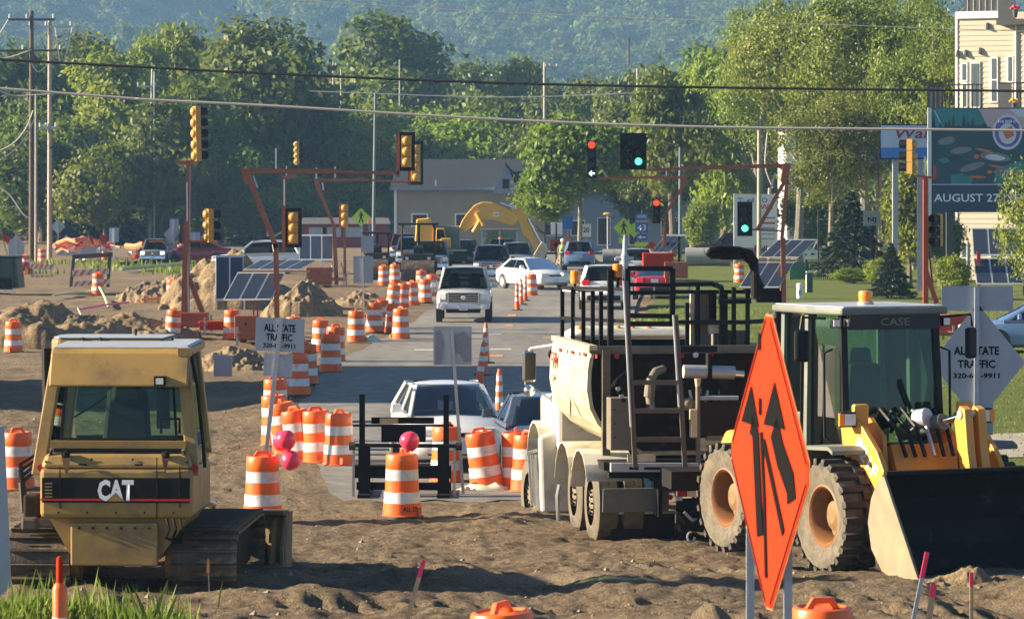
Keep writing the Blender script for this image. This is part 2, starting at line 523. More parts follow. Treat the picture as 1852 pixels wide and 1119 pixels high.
def grid_object(name, X, Y, Z, mat):
    r, c = X.shape
    V = np.stack([X, Y, Z], -1).reshape(-1, 3)
    i = np.arange(r * c).reshape(r, c)
    Q = np.stack([i[:-1, :-1], i[:-1, 1:], i[1:, 1:], i[1:, :-1]], -1).reshape(-1, 4)
    me = bpy.data.meshes.new(name)
    me.vertices.add(len(V)); me.loops.add(Q.size); me.polygons.add(len(Q))
    me.vertices.foreach_set('co', V.astype(np.float32).ravel())
    me.loops.foreach_set('vertex_index', Q.astype(np.int32).ravel())
    me.polygons.foreach_set('loop_start', np.arange(0, Q.size, 4, dtype=np.int32))
    me.polygons.foreach_set('use_smooth', np.ones(len(Q), bool))
    me.materials.append(MATS[mat])
    me.update()
    o = bpy.data.objects.new(name, me)
    COL.objects.link(o)
    return o

def mk_ground(name, cols, scales, bump=0.6, bdist=0.06, rough=0.95, stretch=(1, 1, 1)):
    m = bpy.data.materials.new(name)
    m.use_nodes = True
    N, L = m.node_tree.nodes, m.node_tree.links
    b = N['Principled BSDF']
    b.inputs['Roughness'].default_value = rough
    b.inputs['Specular IOR Level'].default_value = 0.2
    tc = N.new('ShaderNodeTexCoord')
    mp = N.new('ShaderNodeMapping'); mp.inputs['Scale'].default_value = stretch
    L.new(tc.outputs['Object'], mp.inputs['Vector'])
    out = None
    for k, sc_ in enumerate(scales):
        no = N.new('ShaderNodeTexNoise'); no.inputs['Scale'].default_value = sc_; no.inputs['Detail'].default_value = 8
        no.inputs['Roughness'].default_value = 0.66
        L.new(mp.outputs[0], no.inputs['Vector'])
        mr = N.new('ShaderNodeMapRange'); mr.inputs['From Min'].default_value = 0.40; mr.inputs['From Max'].default_value = 0.62
        L.new(no.outputs['Fac'], mr.inputs['Value'])
        mx = N.new('ShaderNodeMix'); mx.data_type = 'RGBA'
        L.new(mr.outputs['Result'], mx.inputs['Factor'])
        if out is None: mx.inputs['A'].default_value = (*cols[0], 1)
        else: L.new(out, mx.inputs['A'])
        mx.inputs['B'].default_value = (*cols[k + 1], 1)
        out = mx.outputs['Result']
    # fine value speckle
    no = N.new('ShaderNodeTexNoise'); no.inputs['Scale'].default_value = scales[-1] * 5; no.inputs['Detail'].default_value = 4
    L.new(tc.outputs['Object'], no.inputs['Vector'])
    mr = N.new('ShaderNodeMapRange'); mr.inputs['From Min'].default_value = 0.3; mr.inputs['From Max'].default_value = 0.7
    mr.inputs['To Min'].default_value = 0.75; mr.inputs['To Max'].default_value = 1.25
    L.new(no.outputs['Fac'], mr.inputs['Value'])
    vm = N.new('ShaderNodeVectorMath'); vm.operation = 'SCALE'
    L.new(out, vm.inputs[0]); L.new(mr.outputs['Result'], vm.inputs['Scale'])
    L.new(vm.outputs[0], b.inputs['Base Color'])
    bn = N.new('ShaderNodeTexNoise'); bn.inputs['Scale'].default_value = scales[-1] * 1.6; bn.inputs['Detail'].default_value = 10
    bn.inputs['Roughness'].default_value = 0.7
    L.new(tc.outputs['Object'], bn.inputs['Vector'])
    bp = N.new('ShaderNodeBump'); bp.inputs['Strength'].default_value = bump; bp.inputs['Distance'].default_value = bdist
    L.new(bn.outputs['Fac'], bp.inputs['Height']); L.new(bp.outputs['Normal'], b.inputs['Normal'])
    MATS[name] = m
    return m
mk_ground('dirt', [(0.16, 0.12, 0.078), (0.33, 0.255, 0.16), (0.095, 0.07, 0.046), (0.27, 0.205, 0.13)], [0.12, 0.6, 5.0], 1.0, 0.22, stretch=(0.8, 1, 1))
mk_ground('pile', [(0.25, 0.185, 0.11), (0.31, 0.235, 0.14), (0.19, 0.14, 0.085)], [0.6, 3.0], 0.9, 0.12)
mk_ground('asphalt', [(0.20, 0.19, 0.17), (0.235, 0.22, 0.19), (0.16, 0.155, 0.145)], [0.08, 0.5], 0.12, 0.01, rough=0.85, stretch=(1, 0.15, 1))
mk_ground('grass', [(0.10, 0.135, 0.02), (0.15, 0.175, 0.03), (0.07, 0.10, 0.018), (0.14, 0.165, 0.04)], [0.15, 1.0, 9.0], 1.0, 0.12)
mk_ground('walk', [(0.36, 0.32, 0.26), (0.30, 0.27, 0.22)], [1.5], 0.2, 0.01)
mk_ground('hill_soil', [(0.03, 0.045, 0.018), (0.05, 0.065, 0.02)], [0.02], 0.3, 0.5)

# one sheet: rows follow the view, columns are dense in front and run out to the horizon at the sides
pys = np.concatenate([np.linspace(1560, 700, 440), np.linspace(697, 420, 110), np.linspace(417, 362, 26)])
ys = np.concatenate([np.array([-300, -100, -40, -10, 4, 12, 17]), 27000.0 / (pys - YH), np.array([2700., 3600.])])
u = np.concatenate([-np.geomspace(200, 1.12, 12), np.linspace(-1, 1, 381), np.geomspace(1.12, 200, 12)])
Wd = 5.5 + 0.17 * np.abs(ys)
GX = u[None, :] * Wd[:, None]
GX = np.clip(GX, -3500, 3500)
GY = np.repeat(ys[:, None], len(u), 1)
GZ = ground_h(GX, GY)
tag(grid_object('ground', GX, GY, GZ, 'dirt'), kind='structure')

# main road and the lawn on its right
ry = np.concatenate([np.linspace(53, 150, 60), np.linspace(154, 420, 30)])
jit = 0.25 * np.array([float(vnoise(np.array(y * 0.7), np.array(3.1))) for y in ry])
t = np.linspace(0, 1, 15)
RX = (road_l(ry) + jit)[:, None] * (1 - t)[None, :] + road_r(ry)[:, None] * t[None, :]
RY = np.repeat(ry[:, None], 15, 1)
RY[0] += np.array([0.4 * math.sin(k * 1.9) for k in range(15)])
tag(grid_object('road', RX, RY, base_z(RY) - 0.012, 'asphalt'), kind='structure')
ly = np.concatenate([np.linspace(59, 150, 60), np.linspace(154, 300, 30)])
t = np.linspace(0, 1, 40) ** 1.5
LX = (road_r(ly) + 0.55 + 0.5 * np.array([float(fbm(np.array(y * 0.5), np.array(8.8), 3)) for y in ly]))[:, None] + 60 * t[None, :]
LY = np.repeat(ly[:, None], 40, 1)
LZ = 0.03 + 0.10 * fbm(LX * 0.2, LY * 0.12, 3) * sm(0, 2, LX - LX[:, :1])
LZ = np.maximum(LZ, -0.002) + base_z(LY)
tag(grid_object('lawn', LX, LY, LZ, 'grass'), kind='structure')
# walk crossing the lawn, right edge of the frame
wy = np.linspace(60.5, 66, 8)
WX = np.linspace(7.6, 30, 8)[None, :] + 0 * wy[:, None]
WY = wy[:, None] + 0.30 * (WX - 7.6)
tag(grid_object('sidewalk', WX, WY, 0.06 + base_z(WY), 'walk'), kind='structure')
# painted lane dashes and paint marks on the road
mk('road_paint', (0.62, 0.60, 0.55), 0.8, var=0.25, scale=6)
mk('mark_orange', (0.55, 0.22, 0.07), 0.85, var=0.3, scale=6, dirt=(0.2, 0.18, 0.15), dirt_amt=0.6, dirt_scale=7)
def dash(name, cx, cy, w, l, mat, label):
    o = MB().quad((cx - w / 2, cy - l / 2, -0.006), (cx + w / 2, cy - l / 2, -0.006), (cx + w / 2 + 0.02, cy + l / 2, -0.006), (cx - w / 2 + 0.02, cy + l / 2, -0.006)).build(name, mat)
    tag(o, kind='structure')
for px, py in ((768, 634), (905, 633), (890, 605)):
    g = G(px, py)
    dash('lane_marking', g.x, g.y, 0.62, 0.45, 'road_paint', '')
for px, py, w, l in ((925, 572, .34, 3.0), (920, 590, .3, 1.6), (996, 612, .5, .8), (895, 645, .45, 1.2), (935, 552, .25, 4)):
    g = G(px, py)
    dash('paint_mark', g.x, g.y, w, l, 'mark_orange', '')

# ------------------------------------------------------------ loose soil piles
def mound(px, py, wpx, hpx, label, seed=0, depth=1.0, lean=0.0, mat='pile', group='loose soil piles beside the road'):
    g = G(px, py)
    s = F_PX / g.y
    w, h = wpx / s, hpx / s
    n, m_ = 90, 56
    a = np.linspace(-1, 1, n)[None, :] + 0 * np.zeros((m_, 1))
    b = np.linspace(-1, 1, m_)[:, None] + 0 * a
    x = a * w / 2; y = b * w / 2 * depth
    rr = np.sqrt((a - lean * 0.3) ** 2 + b ** 2) + 0.42 * fbm(a * 2 + seed * 3.7, b * 2 + seed, 4)
    z = 0.8 * h * np.clip(1.06 - rr, 0, None) ** 0.75
    z = z + (0.15 * h * fbm(a * 5 + seed, b * 5, 4) + 0.07 * fbm(x * 4, y * 4 + seed, 3) + 0.05 * fbm(x * 11, y * 11, 3)) * np.clip((1.1 - rr) * 3, 0, 1)
    z = np.where((np.abs(a) > 0.98) | (np.abs(b) > 0.98), -0.3, z - 0.06)
    o = grid_object('dirt_pile', x, y, z, mat)
    o.location = (g.x, g.y + w * 0.15 * depth, g.z)
    return tag(o, label, 'dirt pile', group)
mound(72, 622, 330, 92, 'broad tan soil pile at the left edge behind the bulldozer cab', 1, 0.7)
mound(238, 612, 240, 52, 'low dark ridge of soil between the leaning drum and the left pile', 2, 0.6)
mound(272, 545, 130, 50, 'small pointed soil pile with a lit left face below the striped barricade', 3)
mound(418, 556, 260, 120, 'tall rubble pile behind the dark solar panels', 4, 0.9)
mound(545, 572, 150, 80, 'rounded soil pile under the tilted solar panels beside the orange mast', 5)
mound(655, 552, 130, 36, 'flat soil pile at the foot of the tall blank sign board', 6)
mound(415, 668, 150, 52, 'ramp of light brown soil right of the bulldozer cab', 7, 1.2)
mound(1050, 478, 90, 36, 'brown soil pile behind the dark blue SUV', 8)
mound(985, 490, 80, 26, 'soil under the excavator bucket', 9)
mound(1750, 1060, 210, 46, 'low lit soil heap under the loader bucket', 11, 0.5)
mound(350, 520, 120, 40, 'low soil pile at the foot of the tall orange mast', 12)

# small stones and clods lying on the bare soil
rng = np.random.RandomState(3)
n = 1700
sy = 27000.0 / rng.uniform(310, 1000, n)
sx = rng.uniform(-1, 1, n) * 0.175 * sy
keep = ~((sx > road_l(sy) - 0.1) & (sy > 53)) & (rng.rand(n) < 0.9)
sx, sy = sx[keep], sy[keep]
sz = ground_h(sx, sy)
size = 0.008 + 0.04 * rng.rand(len(sx)) ** 4 + 0.00015 * sy
vs, fs = [], []
for i in range(len(sx)):
    r = size[i]
    k = len(vs)
    j = rng.uniform(0.6, 1.3, 6)
    vs += [(sx[i] + r * j[0], sy[i], sz[i]), (sx[i], sy[i] + r * j[1], sz[i]), (sx[i] - r * j[2], sy[i], sz[i]), (sx[i], sy[i] - r * j[3], sz[i]), (sx[i] + r * .2, sy[i] - r * .1, sz[i] + r * j[4] * 0.9), (sx[i], sy[i], sz[i] - r)]
    fs += [(k, k + 1, k + 4), (k + 1, k + 2, k + 4), (k + 2, k + 3, k + 4), (k + 3, k, k + 4)]
mk('stone', (0.22, 0.18, 0.13), 0.9, var=0.35, scale=2)
st = MB(); st.v, st.f = vs, fs
tag(st.build('gravel', 'stone'), 'small stones and clods strewn over the bare soil', 'gravel', kind='stuff')

def blades(name, pts, hmin, hmax, mat, label, seed, w=0.012, lean=0.35):
    rg = np.random.RandomState(seed)
    n = len(pts)
    h = rg.uniform(hmin, hmax, n)
    a = rg.uniform(0, 2 * np.pi, n)
    tx, ty = np.cos(a), np.sin(a)
    le = rg.uniform(0.05, lean, n) * h
    b = rg.uniform(0, 2 * np.pi, n)
    ww = w * rg.uniform(0.6, 1.3, n)
    p = np.array(pts)
    V = np.zeros((n, 4, 3))
    V[:, 0] = p + np.stack([tx * ww, ty * ww, 0 * h], -1)
    V[:, 1] = p - np.stack([tx * ww, ty * ww, 0 * h], -1)
    mid = p + np.stack([np.cos(b) * le * .4, np.sin(b) * le * .4, h * .6], -1)
    V[:, 2] = mid - np.stack([tx * ww * .8, ty * ww * .8, 0 * h], -1)
    V[:, 3] = p + np.stack([np.cos(b) * le, np.sin(b) * le, h], -1)
    o = bpy.data.objects.new(name, np_quads(name, V.reshape(-1, 3), mat))
    COL.objects.link(o)
    return tag(o, label, 'grass', kind='stuff')
rg = np.random.RandomState(11)
pts = []
while len(pts) < 12000:
    x, y = -4.5 + rg.normal() * 0.62, 32.6 + rg.normal() * 0.9
    if x > -3.3 + 0.2 * rg.rand() or y < 30.4: continue
    pts.append((x, y, gh(x, y) - 0.02))
blades('grass', pts, 0.08, 0.34, 'grass_blade', 'bright green grass tuft in front of the bulldozer tracks', 1, 0.006, .5)
pts = [(x, y, gh(x, y)) for x, y in zip(rg.uniform(-5.2, -3.2, 130), rg.uniform(31.6, 33.2, 130))]
blades('tall_grass', pts, 0.4, 0.62, 'grass_blade', 'tall seeding grass stems before the bulldozer', 2, 0.006)
pts = [(3.75 + rg.normal() * .22, 31.0 + rg.normal() * .2, 0) for _ in range(160)]
pts = [(x, y, gh(x, y)) for x, y, _ in pts]
blades('grass', pts, 0.08, 0.3, 'grass_blade', 'small green weeds beside the wooden stakes at the bottom right', 3)
pts = [(x, y, gh(x, y)) for x, y in zip(rg.uniform(-30, -15, 3000), rg.uniform(182, 215, 3000)) if fbm(np.array(x * .5), np.array(y * .2), 2) > .05]
blades('weeds', pts, 0.15, 0.5, 'grass_blade', 'yellow green weeds around the striped barricades on the left', 4, 0.06)
pts = [(x, y, gh(x, y)) for x, y in zip(rg.normal(4.9, .5, 2500), rg.uniform(62, 118, 2500))]
blades('weeds', pts, 0.08, 0.3, 'grass_blade', 'ragged weeds along the road edge behind the truck', 5, 0.03)
# short turf fringe over the near part of the lawn
x = rg.uniform(0, 1, 30000) ** 1.2 * 14; y = rg.uniform(60, 130, 30000)
pts = np.stack([x + road_r(y) + 0.9, y, 0.05 + base_z(y)], -1)
blades('turf', pts, 0.02, 0.07, 'grass_blade', 'short sunlit turf on the lawn right of the road', 6, 0.012)

# ------------------------------------------------------------ far wooded hills
mk_leaf('leaf_hill', (0.05, 0.085, 0.02), (0.19, 0.22, 0.045), trans=0.3, nscale=0.15, gl=0.0)
hy = np.linspace(900, 2700, 60); hx = np.linspace(-1200, 1200, 90)
HX, HY = np.meshgrid(hx, hy)
def hill_h(x, y):
    return 215 * sm(950, 2350, y + 120 * fbm(x * 0.004 + 3, y * 0.0006, 3)) * (1 + 0.25 * fbm(x * 0.005, y * 0.003, 3)) + 45 * fbm(x * 0.006, y * 0.004, 3) * sm(950, 1200, y)
tag(grid_object('hills', HX, HY, hill_h(HX, HY) - 2, 'hill_soil'), kind='structure')
def far_crown(seed):
    rg = np.random.RandomState(seed)
    n = 1300
    d = rg.normal(size=(n, 3)); d /= np.linalg.norm(d, axis=1)[:, None]
    d[:, 2] = np.abs(d[:, 2]) * 1.15 - 0.15
    lob = 1 + 0.22 * np.sin(d[:, 0] * 5 + seed) * np.sin(d[:, 1] * 4 + seed * 2) + 0.2 * np.sin(d[:, 2] * 7 + seed)
    c = d * (4.3 * lob * rg.uniform(0.7, 1.05, n))[:, None] * np.array([1, 1, 1.25]) + np.array([0, 0, 5])
    nm = d + rg.normal(size=(n, 3)) * 0.45; nm /= np.linalg.norm(nm, axis=1)[:, None]
    a = np.cross(nm, rg.normal(size=(n, 3))); a /= np.linalg.norm(a, axis=1)[:, None]
    b = np.cross(nm, a)
    s_ = rg.uniform(0.28, 0.7, n)[:, None]
    V = np.stack([c + a * s_, c + b * s_ * .7, c - a * s_, c - b * s_ * .7], 1)
    return bpy.data.objects.new('hill_tree_crown', np_quads('hill_tree_crown', V.reshape(-1, 3), 'leaf_hill'))
def scatter_gn(name, pts, sources, smin, smax, seed):
    me = bpy.data.meshes.new(name)
    me.from_pydata([tuple(p) for p in pts], [], [])
    o = bpy.data.objects.new(name, me)
    COL.objects.link(o)
    ng = bpy.data.node_groups.new(name, 'GeometryNodeTree')
    ng.interface.new_socket('Geometry', in_out='INPUT', socket_type='NodeSocketGeometry')
    ng.interface.new_socket('Geometry', in_out='OUTPUT', socket_type='NodeSocketGeometry')
    N, L = ng.nodes, ng.links
    gi, go = N.new('NodeGroupInput'), N.new('NodeGroupOutput')
    jn = N.new('GeometryNodeJoinGeometry')
    for k, src in enumerate(sources):
        ip = N.new('GeometryNodeInstanceOnPoints')
        oi = N.new('GeometryNodeObjectInfo'); oi.inputs['Object'].default_value = src
        oi.inputs['As Instance'].default_value = True
        L.new(gi.outputs[0], ip.inputs['Points']); L.new(oi.outputs['Geometry'], ip.inputs['Instance'])
        ix = N.new('GeometryNodeInputIndex')
        mo = N.new('FunctionNodeCompare'); mo.data_type = 'INT'; mo.operation = 'EQUAL'
        md = N.new('ShaderNodeMath'); md.operation = 'MODULO'; md.inputs[1].default_value = len(sources)
        L.new(ix.outputs[0], md.inputs[0]); L.new(md.outputs[0], mo.inputs[2]); mo.inputs[3].default_value = k
        L.new(mo.outputs[0], ip.inputs['Selection'])
        rr = N.new('FunctionNodeRandomValue'); rr.data_type = 'FLOAT_VECTOR'
        rr.inputs[0].default_value = (0, 0, 0); rr.inputs[1].default_value = (0.1, 0.1, 6.28); rr.inputs['Seed'].default_value = seed + k
        L.new(rr.outputs[0], ip.inputs['Rotation'])
        rs = N.new('FunctionNodeRandomValue'); rs.data_type = 'FLOAT'
        rs.inputs[2].default_value = smin; rs.inputs[3].default_value = smax; rs.inputs['Seed'].default_value = seed + 9 + k
        L.new(rs.outputs[1], ip.inputs['Scale'])
        L.new(ip.outputs[0], jn.inputs[0])
    L.new(jn.outputs[0], go.inputs[0])
    md = o.modifiers.new('scatter', 'NODES'); md.node_group = ng
    return o
rg = np.random.RandomState(21)
n = 11000
fx = rg.uniform(-1, 1, n); fy = 1100 + 1300 * rg.rand(n)
fx = fx * (0.20 * fy + 40)
pts = np.stack([fx, fy, hill_h(fx, fy) - 1.5], -1)
fo = scatter_gn('forest', pts, [far_crown(k) for k in range(1, 6)], 1.0, 2.3, 1)
fx = rg.uniform(-1, 1, 2600); fy = rg.uniform(430, 1100, 2600)
pts = np.stack([fx * (0.19 * fy + 20), fy, 0 * fy - 1.2], -1)
fb = scatter_gn('woodland', pts, [far_crown(k) for k in range(7, 11)], 0.5, 0.95, 5)
tag(fb, 'low band of woodland between the street trees and the hills', 'woodland', kind='stuff')
fx = rg.uniform(-1, 1, 900); fy = rg.uniform(318, 420, 900)
pts = np.stack([fx * (0.19 * fy + 10), fy, 0 * fy - 1.0], -1)
pts = pts[(np.abs(pts[:, 0] - 6) > 7) | (pts[:, 1] > 380)]
fu = scatter_gn('undergrowth', pts, [far_crown(k) for k in range(11, 15)], 0.25, 0.6, 8)
tag(fu, 'dark undergrowth at the foot of the street trees', 'undergrowth', kind='stuff')
tag(fo, 'hazy blue green wooded hillside across the whole background', 'forest', kind='stuff')
# ============================================================ trees
def crown_mesh(seed, rx, ry, rz, nlobe, nleaf, leaf, mat, spread=0.6, clus=34, sig=0.14, flat=0.7):
    """leaf cards gathered in clusters on the shells of overlapping lobes"""
    rg = np.random.RandomState(seed)
    cs, rs_ = [], []
    for k in range(nlobe):
        d = rg.normal(size=3); d /= np.linalg.norm(d)
        q = d * rg.uniform(0.25, 1.0) ** 0.6 * spread
        q[2] = q[2] * 1.05 + 0.05
        cs.append(q); rs_.append(rg.uniform(0.26, 0.46))
    cs = np.array(cs); rs_ = np.array(rs_)
    cc = []
    for k in range(nlobe):
        m = int(clus * rs_[k] / 0.36)
        d = rg.normal(size=(m, 3)); d /= np.linalg.norm(d, axis=1)[:, None]
        cc.append(np.concatenate([cs[k] + d * (rs_[k] * rg.uniform(0.7, 1.05, m))[:, None], d], 1))
    cc = np.concatenate(cc)
    i = rg.randint(0, len(cc), nleaf)
    off = rg.normal(size=(nleaf, 3)) * (sig * rg.uniform(0.35, 1.0, len(cc))[i])[:, None] * np.array([1, 1, 0.75])
    c = (cc[i, :3] + off) * np.array([rx, ry, rz])
    out = c / np.array([rx, ry, rz])
    nm = cc[i, 3:] * 0.8 + out * 0.5 + rg.normal(size=(nleaf, 3)) * flat
    nm /= np.linalg.norm(nm, axis=1)[:, None]
    a = np.cross(nm, rg.normal(size=(nleaf, 3))); a /= np.linalg.norm(a, axis=1)[:, None]
    b = np.cross(nm, a)
    s_ = leaf * rg.uniform(0.55, 1.25, nleaf)[:, None]
    V = np.stack([c + a * s_, c + b * s_ * .55, c - a * s_, c - b * s_ * .55], 1)
    return np_quads('crown', V.reshape(-1, 3), mat)

def trunk_mb(seed, h, r, crown_z, rx, rz, nl=6, mat='bark', r_low=0.0):
    rg = random.Random(seed)
    m = MB()
    pts, rs_ = [], []
    x = y = 0
    for k in range(7):
        t = k / 6
        pts.append((x, y, h * 0.85 * t)); rs_.append(r * (1 - 0.8 * t) * (1.35 if k == 0 else 1))
        x += rg.uniform(-.25, .25) * r * 2; y += rg.uniform(-.25, .25) * r * 2
    m.tube(pts, r, 8, rs_)
    for k in range(nl):
        t = rg.uniform(0.35, 0.9)
        a = rg.uniform(0, 6.28)
        p0 = Vector(pts[int(t * 6)])
        L_ = rx * rg.uniform(0.5, 0.95)
        e = p0 + Vector((math.cos(a) * L_, math.sin(a) * L_, rz * rg.uniform(0.2, 0.8)))
        mid = (p0 + e) / 2 + Vector((0, 0, -0.05 * L_))
        r0 = r * (1 - 0.75 * t) * 0.75
        m.tube([p0, mid, e], r0, 6, [r0, r0 * .6, r0 * .2])
        for q in range(2):
            a2 = a + rg.uniform(-1, 1)
            e2 = mid + Vector((math.cos(a2), math.sin(a2), 0.5)) * (L_ * 0.5)
            m.tube([mid, e2], r0 * .4, 5, [r0 * .45, r0 * .12])
    return m

# crown prototypes in unit size (radius 1)
CROWN = {}
for key, args in {
    'a1': (1, 1, 1, 1, 11, 15000, 0.05, 'leaf_a'), 'a2': (2, 1, 1, 1, 14, 15000, 0.05, 'leaf_a'), 'a3': (3, 1, 1, 1, 9, 14000, 0.05, 'leaf_a'),
    'b1': (4, 1, 1, 1, 12, 15000, 0.05, 'leaf_b'), 'b2': (5, 1, 1, 1, 16, 15000, 0.05, 'leaf_b'), 'b3': (6, 1, 1, 1, 10, 14000, 0.05, 'leaf_b'),
    'l1': (7, 1, 1, 1, 10, 14000, 0.05, 'leaf_lime'), 'l2': (8, 1, 1, 1, 13, 14000, 0.05, 'leaf_lime'),
    'c1': (9, 1, 1, 1, 17, 27000, 0.024, 'leaf_cotton'), 'c2': (10, 1, 1, 1, 20, 27000, 0.024, 'leaf_cotton'), 'c3': (12, 1, 1, 1, 9, 6000, 0.035, 'leaf_cotton')}.items():
    kw = dict(sig=0.11, clus=26, spread=0.72) if key[0] == 'c' else {}
    CROWN[key] = crown_mesh(*args, **kw)

TN = [0]
def tree(px, d, top_py, wpx, key, label, group=None, low=0.22, name='tree', trunk='bark', bottom=None, cat='tree', rz=None):
    """tree whose crown is centred on column px at distance d, its top at top_py"""
    TN[0] += 1
    s = F_PX / d
    x = (px - CX) / s
    z0 = gh(x, d)
    H = HC + (YH - top_py) / s - z0
    w = wpx / s / 2 * (1.28 if key[0] != 'c' else 1.12)
    zl = H * low if bottom is None else HC + (YH - bottom) / s - z0
    zc, rzv = (H + zl) / 2, (H - zl) / 2
    t = thing(name, label, cat, (x, d, z0), rz if rz is not None else TN[0] * 1.7, group)
    trunk_mb(TN[0], H, max(0.10, H * 0.018), zc, w, rzv, mat=trunk).build('trunk', trunk, t, smooth=True)
    c = bpy.data.objects.new('crown', CROWN[key])
    COL.objects.link(c)
    c.parent = t
    c.location = (0, 0, zc)
    c.scale = (w * 1.02, w * 1.02, rzv * 1.0)
    return t
GL = 'trees behind the left side of the crossing'
GM = 'trees in the middle distance'
GR = 'trees on the right of the road'
tree(20, 330, 72, 190, 'b1', 'dark green tree at the far left behind the two tallest poles', GL)
tree(120, 350, 45, 200, 'a2', 'pale topped tree rising just right of the two tall poles', GL)
tree(215, 320, 72, 210, 'l1', 'yellow green tree left of the wooden pole with one crossarm', GL)
tree(338, 345, 24, 150, 'l2', 'tall lime green tree with two rounded tops', GL, low=.3)
tree(265, 335, 48, 120, 'l1', 'narrow lime green treetop between two broader trees', GL, low=.3)
tree(470, 310, 50, 280, 'b2', 'broad dark rounded tree behind the tall yellow signal head', GL, low=.08)
tree(400, 300, 200, 200, 'b3', 'lower dark tree behind the left orange mast', GL, low=.05)
tree(545, 330, 110, 170, 'a1', 'dark tree at the right end of the left tree row', GL, low=.05)
tree(60, 290, 230, 190, 'b1', 'shadowy low tree behind the foot of the two tall poles', GL, low=.05)
tree(190, 285, 225, 180, 'a3', 'green tree low in the row with drooping boughs', GL, low=.04)
tree(290, 290, 185, 190, 'b2', 'dense tree behind the grey lamp pole on the left', GL, low=.03)
tree(470, 290, 300, 150, 'b1', 'dark undergrowth tree below the left signal arm', GL, low=.02)
tree(600, 300, 330, 140, 'a2', 'bushy low tree behind the far left signal arm', GL, low=.02)
tree(695, 300, 330, 70, 'a1', 'slim green tree at the left corner of the tan house', GL, low=.05)
tree(150, 300, 350, 130, 'l2', 'light green bushes behind the backs of the diamond signs', GL, low=.02)
tree(15, 300, 330, 150, 'b3', 'dark bushes at the left edge of the picture', GL, low=.02)
tree(250, 300, 360, 130, 'b1', 'dark bushes beside the oncoming grey pickup', GL, low=.02)
tree(690, 400, 36, 230, 'b2', 'large dark crowned tree standing above the middle of the tree line', GM, low=.3)
tree(640, 410, 70, 150, 'a1', 'pale tree left of the largest middle crown', GM, low=.2)
tree(800, 420, 130, 220, 'a3', 'wide dull green tree below the blue hills', GM, low=.15)
tree(660, 350, 175, 190, 'l2', 'bright green tree behind the curved steel lamp pole', GM, low=.1)
tree(780, 345, 180, 180, 'l1', 'bright green tree above the dark house roof', GM, low=.15)
tree(890, 350, 160, 190, 'a2', 'green tree between the house roof and the leaning pole', GM, low=.15)
tree(935, 400, 92, 110, 'l2', 'small lit treetop in the middle of the tree line', GM, low=.4)
tree(1070, 410, 98, 190, 'a3', 'rounded olive tree in front of the blue hills', GM, low=.15)
tree(1010, 365, 150, 160, 'b3', 'dark tree left of the red signal', GM, low=.1)
tree(1050, 215, 160, 185, 'a1', 'big leafy tree hanging over the right end of the tan house', GM, low=.25, trunk='bark_pale')
tree(985, 222, 300, 120, 'a2', 'leaning leafy boughs beside the house gable', GM, low=.32)
tree(1140, 380, 120, 130, 'b1', 'dark gap filling tree behind the doghouse signal', GM, low=.1)
tree(1215, 235, 105, 170, 'a2', 'tall tree behind the right signal arm', GR, low=.22)
tree(1255, 260, 60, 170, 'a3', 'olive tree with an uneven top right of the doghouse signal', GR, low=.15)
tree(1290, 300, 95, 190, 'b2', 'dark tree between the signal arm and the cottonwood', GR, low=.05)
tree(1160, 250, 240, 140, 'b3', 'shaded tree behind the red signal arrow head', GR, low=.2)
tree(1270, 225, 355, 75, 'l1', 'small bright tree right of the green walking sign', GR, low=.15)
tree(1345, 310, 40, 150, 'l2', 'light green tree left of the cottonwood', GR, low=.1)
tree(1440, 200, -50, 260, 'c1', 'tall pale cottonwood left of the grey silo', GR, low=.42, trunk='bark_pale')
tree(1560, 185, -60, 290, 'c2', 'tallest cottonwood with white limbs showing through', GR, low=.36, trunk='bark_pale')
tree(1680, 178, -20, 210, 'c1', 'cottonwood against the corner of the cream apartment block', GR, low=.38, trunk='bark_pale')
tree(1500, 180, 150, 200, 'c2', 'lower cottonwood boughs hanging above the dark roof', GR, bottom=385, trunk='bark_pale')
tree(1590, 180, 120, 170, 'c1', 'cottonwood boughs around the blue and white pole sign', GR, bottom=330, trunk='bark_pale')
tree(1645, 165, 285, 110, 'l1', 'rounded yellow green tree below the blue and white pole sign', GR, low=.12)
tree(1700, 166, 345, 80, 'b2', 'dark bushy tree behind the foot of the billboard', GR, low=.05)
tree(1520, 215, 330, 190, 'b1', 'dark shade tree behind the green timber fence', GR, low=.05)
tree(1870, 92, 225, 150, 'c3', 'leafy branch tree at the right edge in front of the billboard', GR, low=.45, trunk='bark_pale', bottom=520)
tree(1375, 215, -20, 190, 'c2', 'cottonwood top at the left end of the tall row', GR, low=.4, trunk='bark_pale')
tree(1655, 195, -70, 240, 'c1', 'cottonwood top rising out of the frame left of the apartment block', GR, low=.4, trunk='bark_pale')
tree(1310, 245, 70, 150, 'l1', 'lime green tree beside the cottonwood row', GR, low=.1)
tree(1420, 235, 130, 200, 'c2', 'pale leafy tree behind the notice board', GR, low=.12)
tree(620, 312, 205, 150, 'l1', 'lit green tree behind the far left arm', GM, low=.05)
tree(725, 318, 200, 170, 'a3', 'lit tree just above the left end of the house roof', GM, low=.05)
tree(845, 322, 190, 190, 'l2', 'lit tree above the middle of the house roof', GM, low=.05)
tree(945, 318, 185, 150, 'a1', 'lit tree above the right end of the house roof', GM, low=.05)
tree(1110, 300, 170, 150, 'a2', 'green tree between the two black signals', GM, low=.05)
tree(880, 430, 105, 160, 'b1', 'rounded far treetop left of the leaning pole', GM, low=.3)
tree(560, 400, 95, 150, 'a3', 'far treetop between the left row and the large middle crown', GM, low=.2)
tree(75, 310, 140, 190, 'a1', 'lit tree behind the wires of the two tall poles', GL, low=.05)
tree(330, 300, 130, 200, 'a2', 'lit tree below the twin lime tops', GL, low=.05)
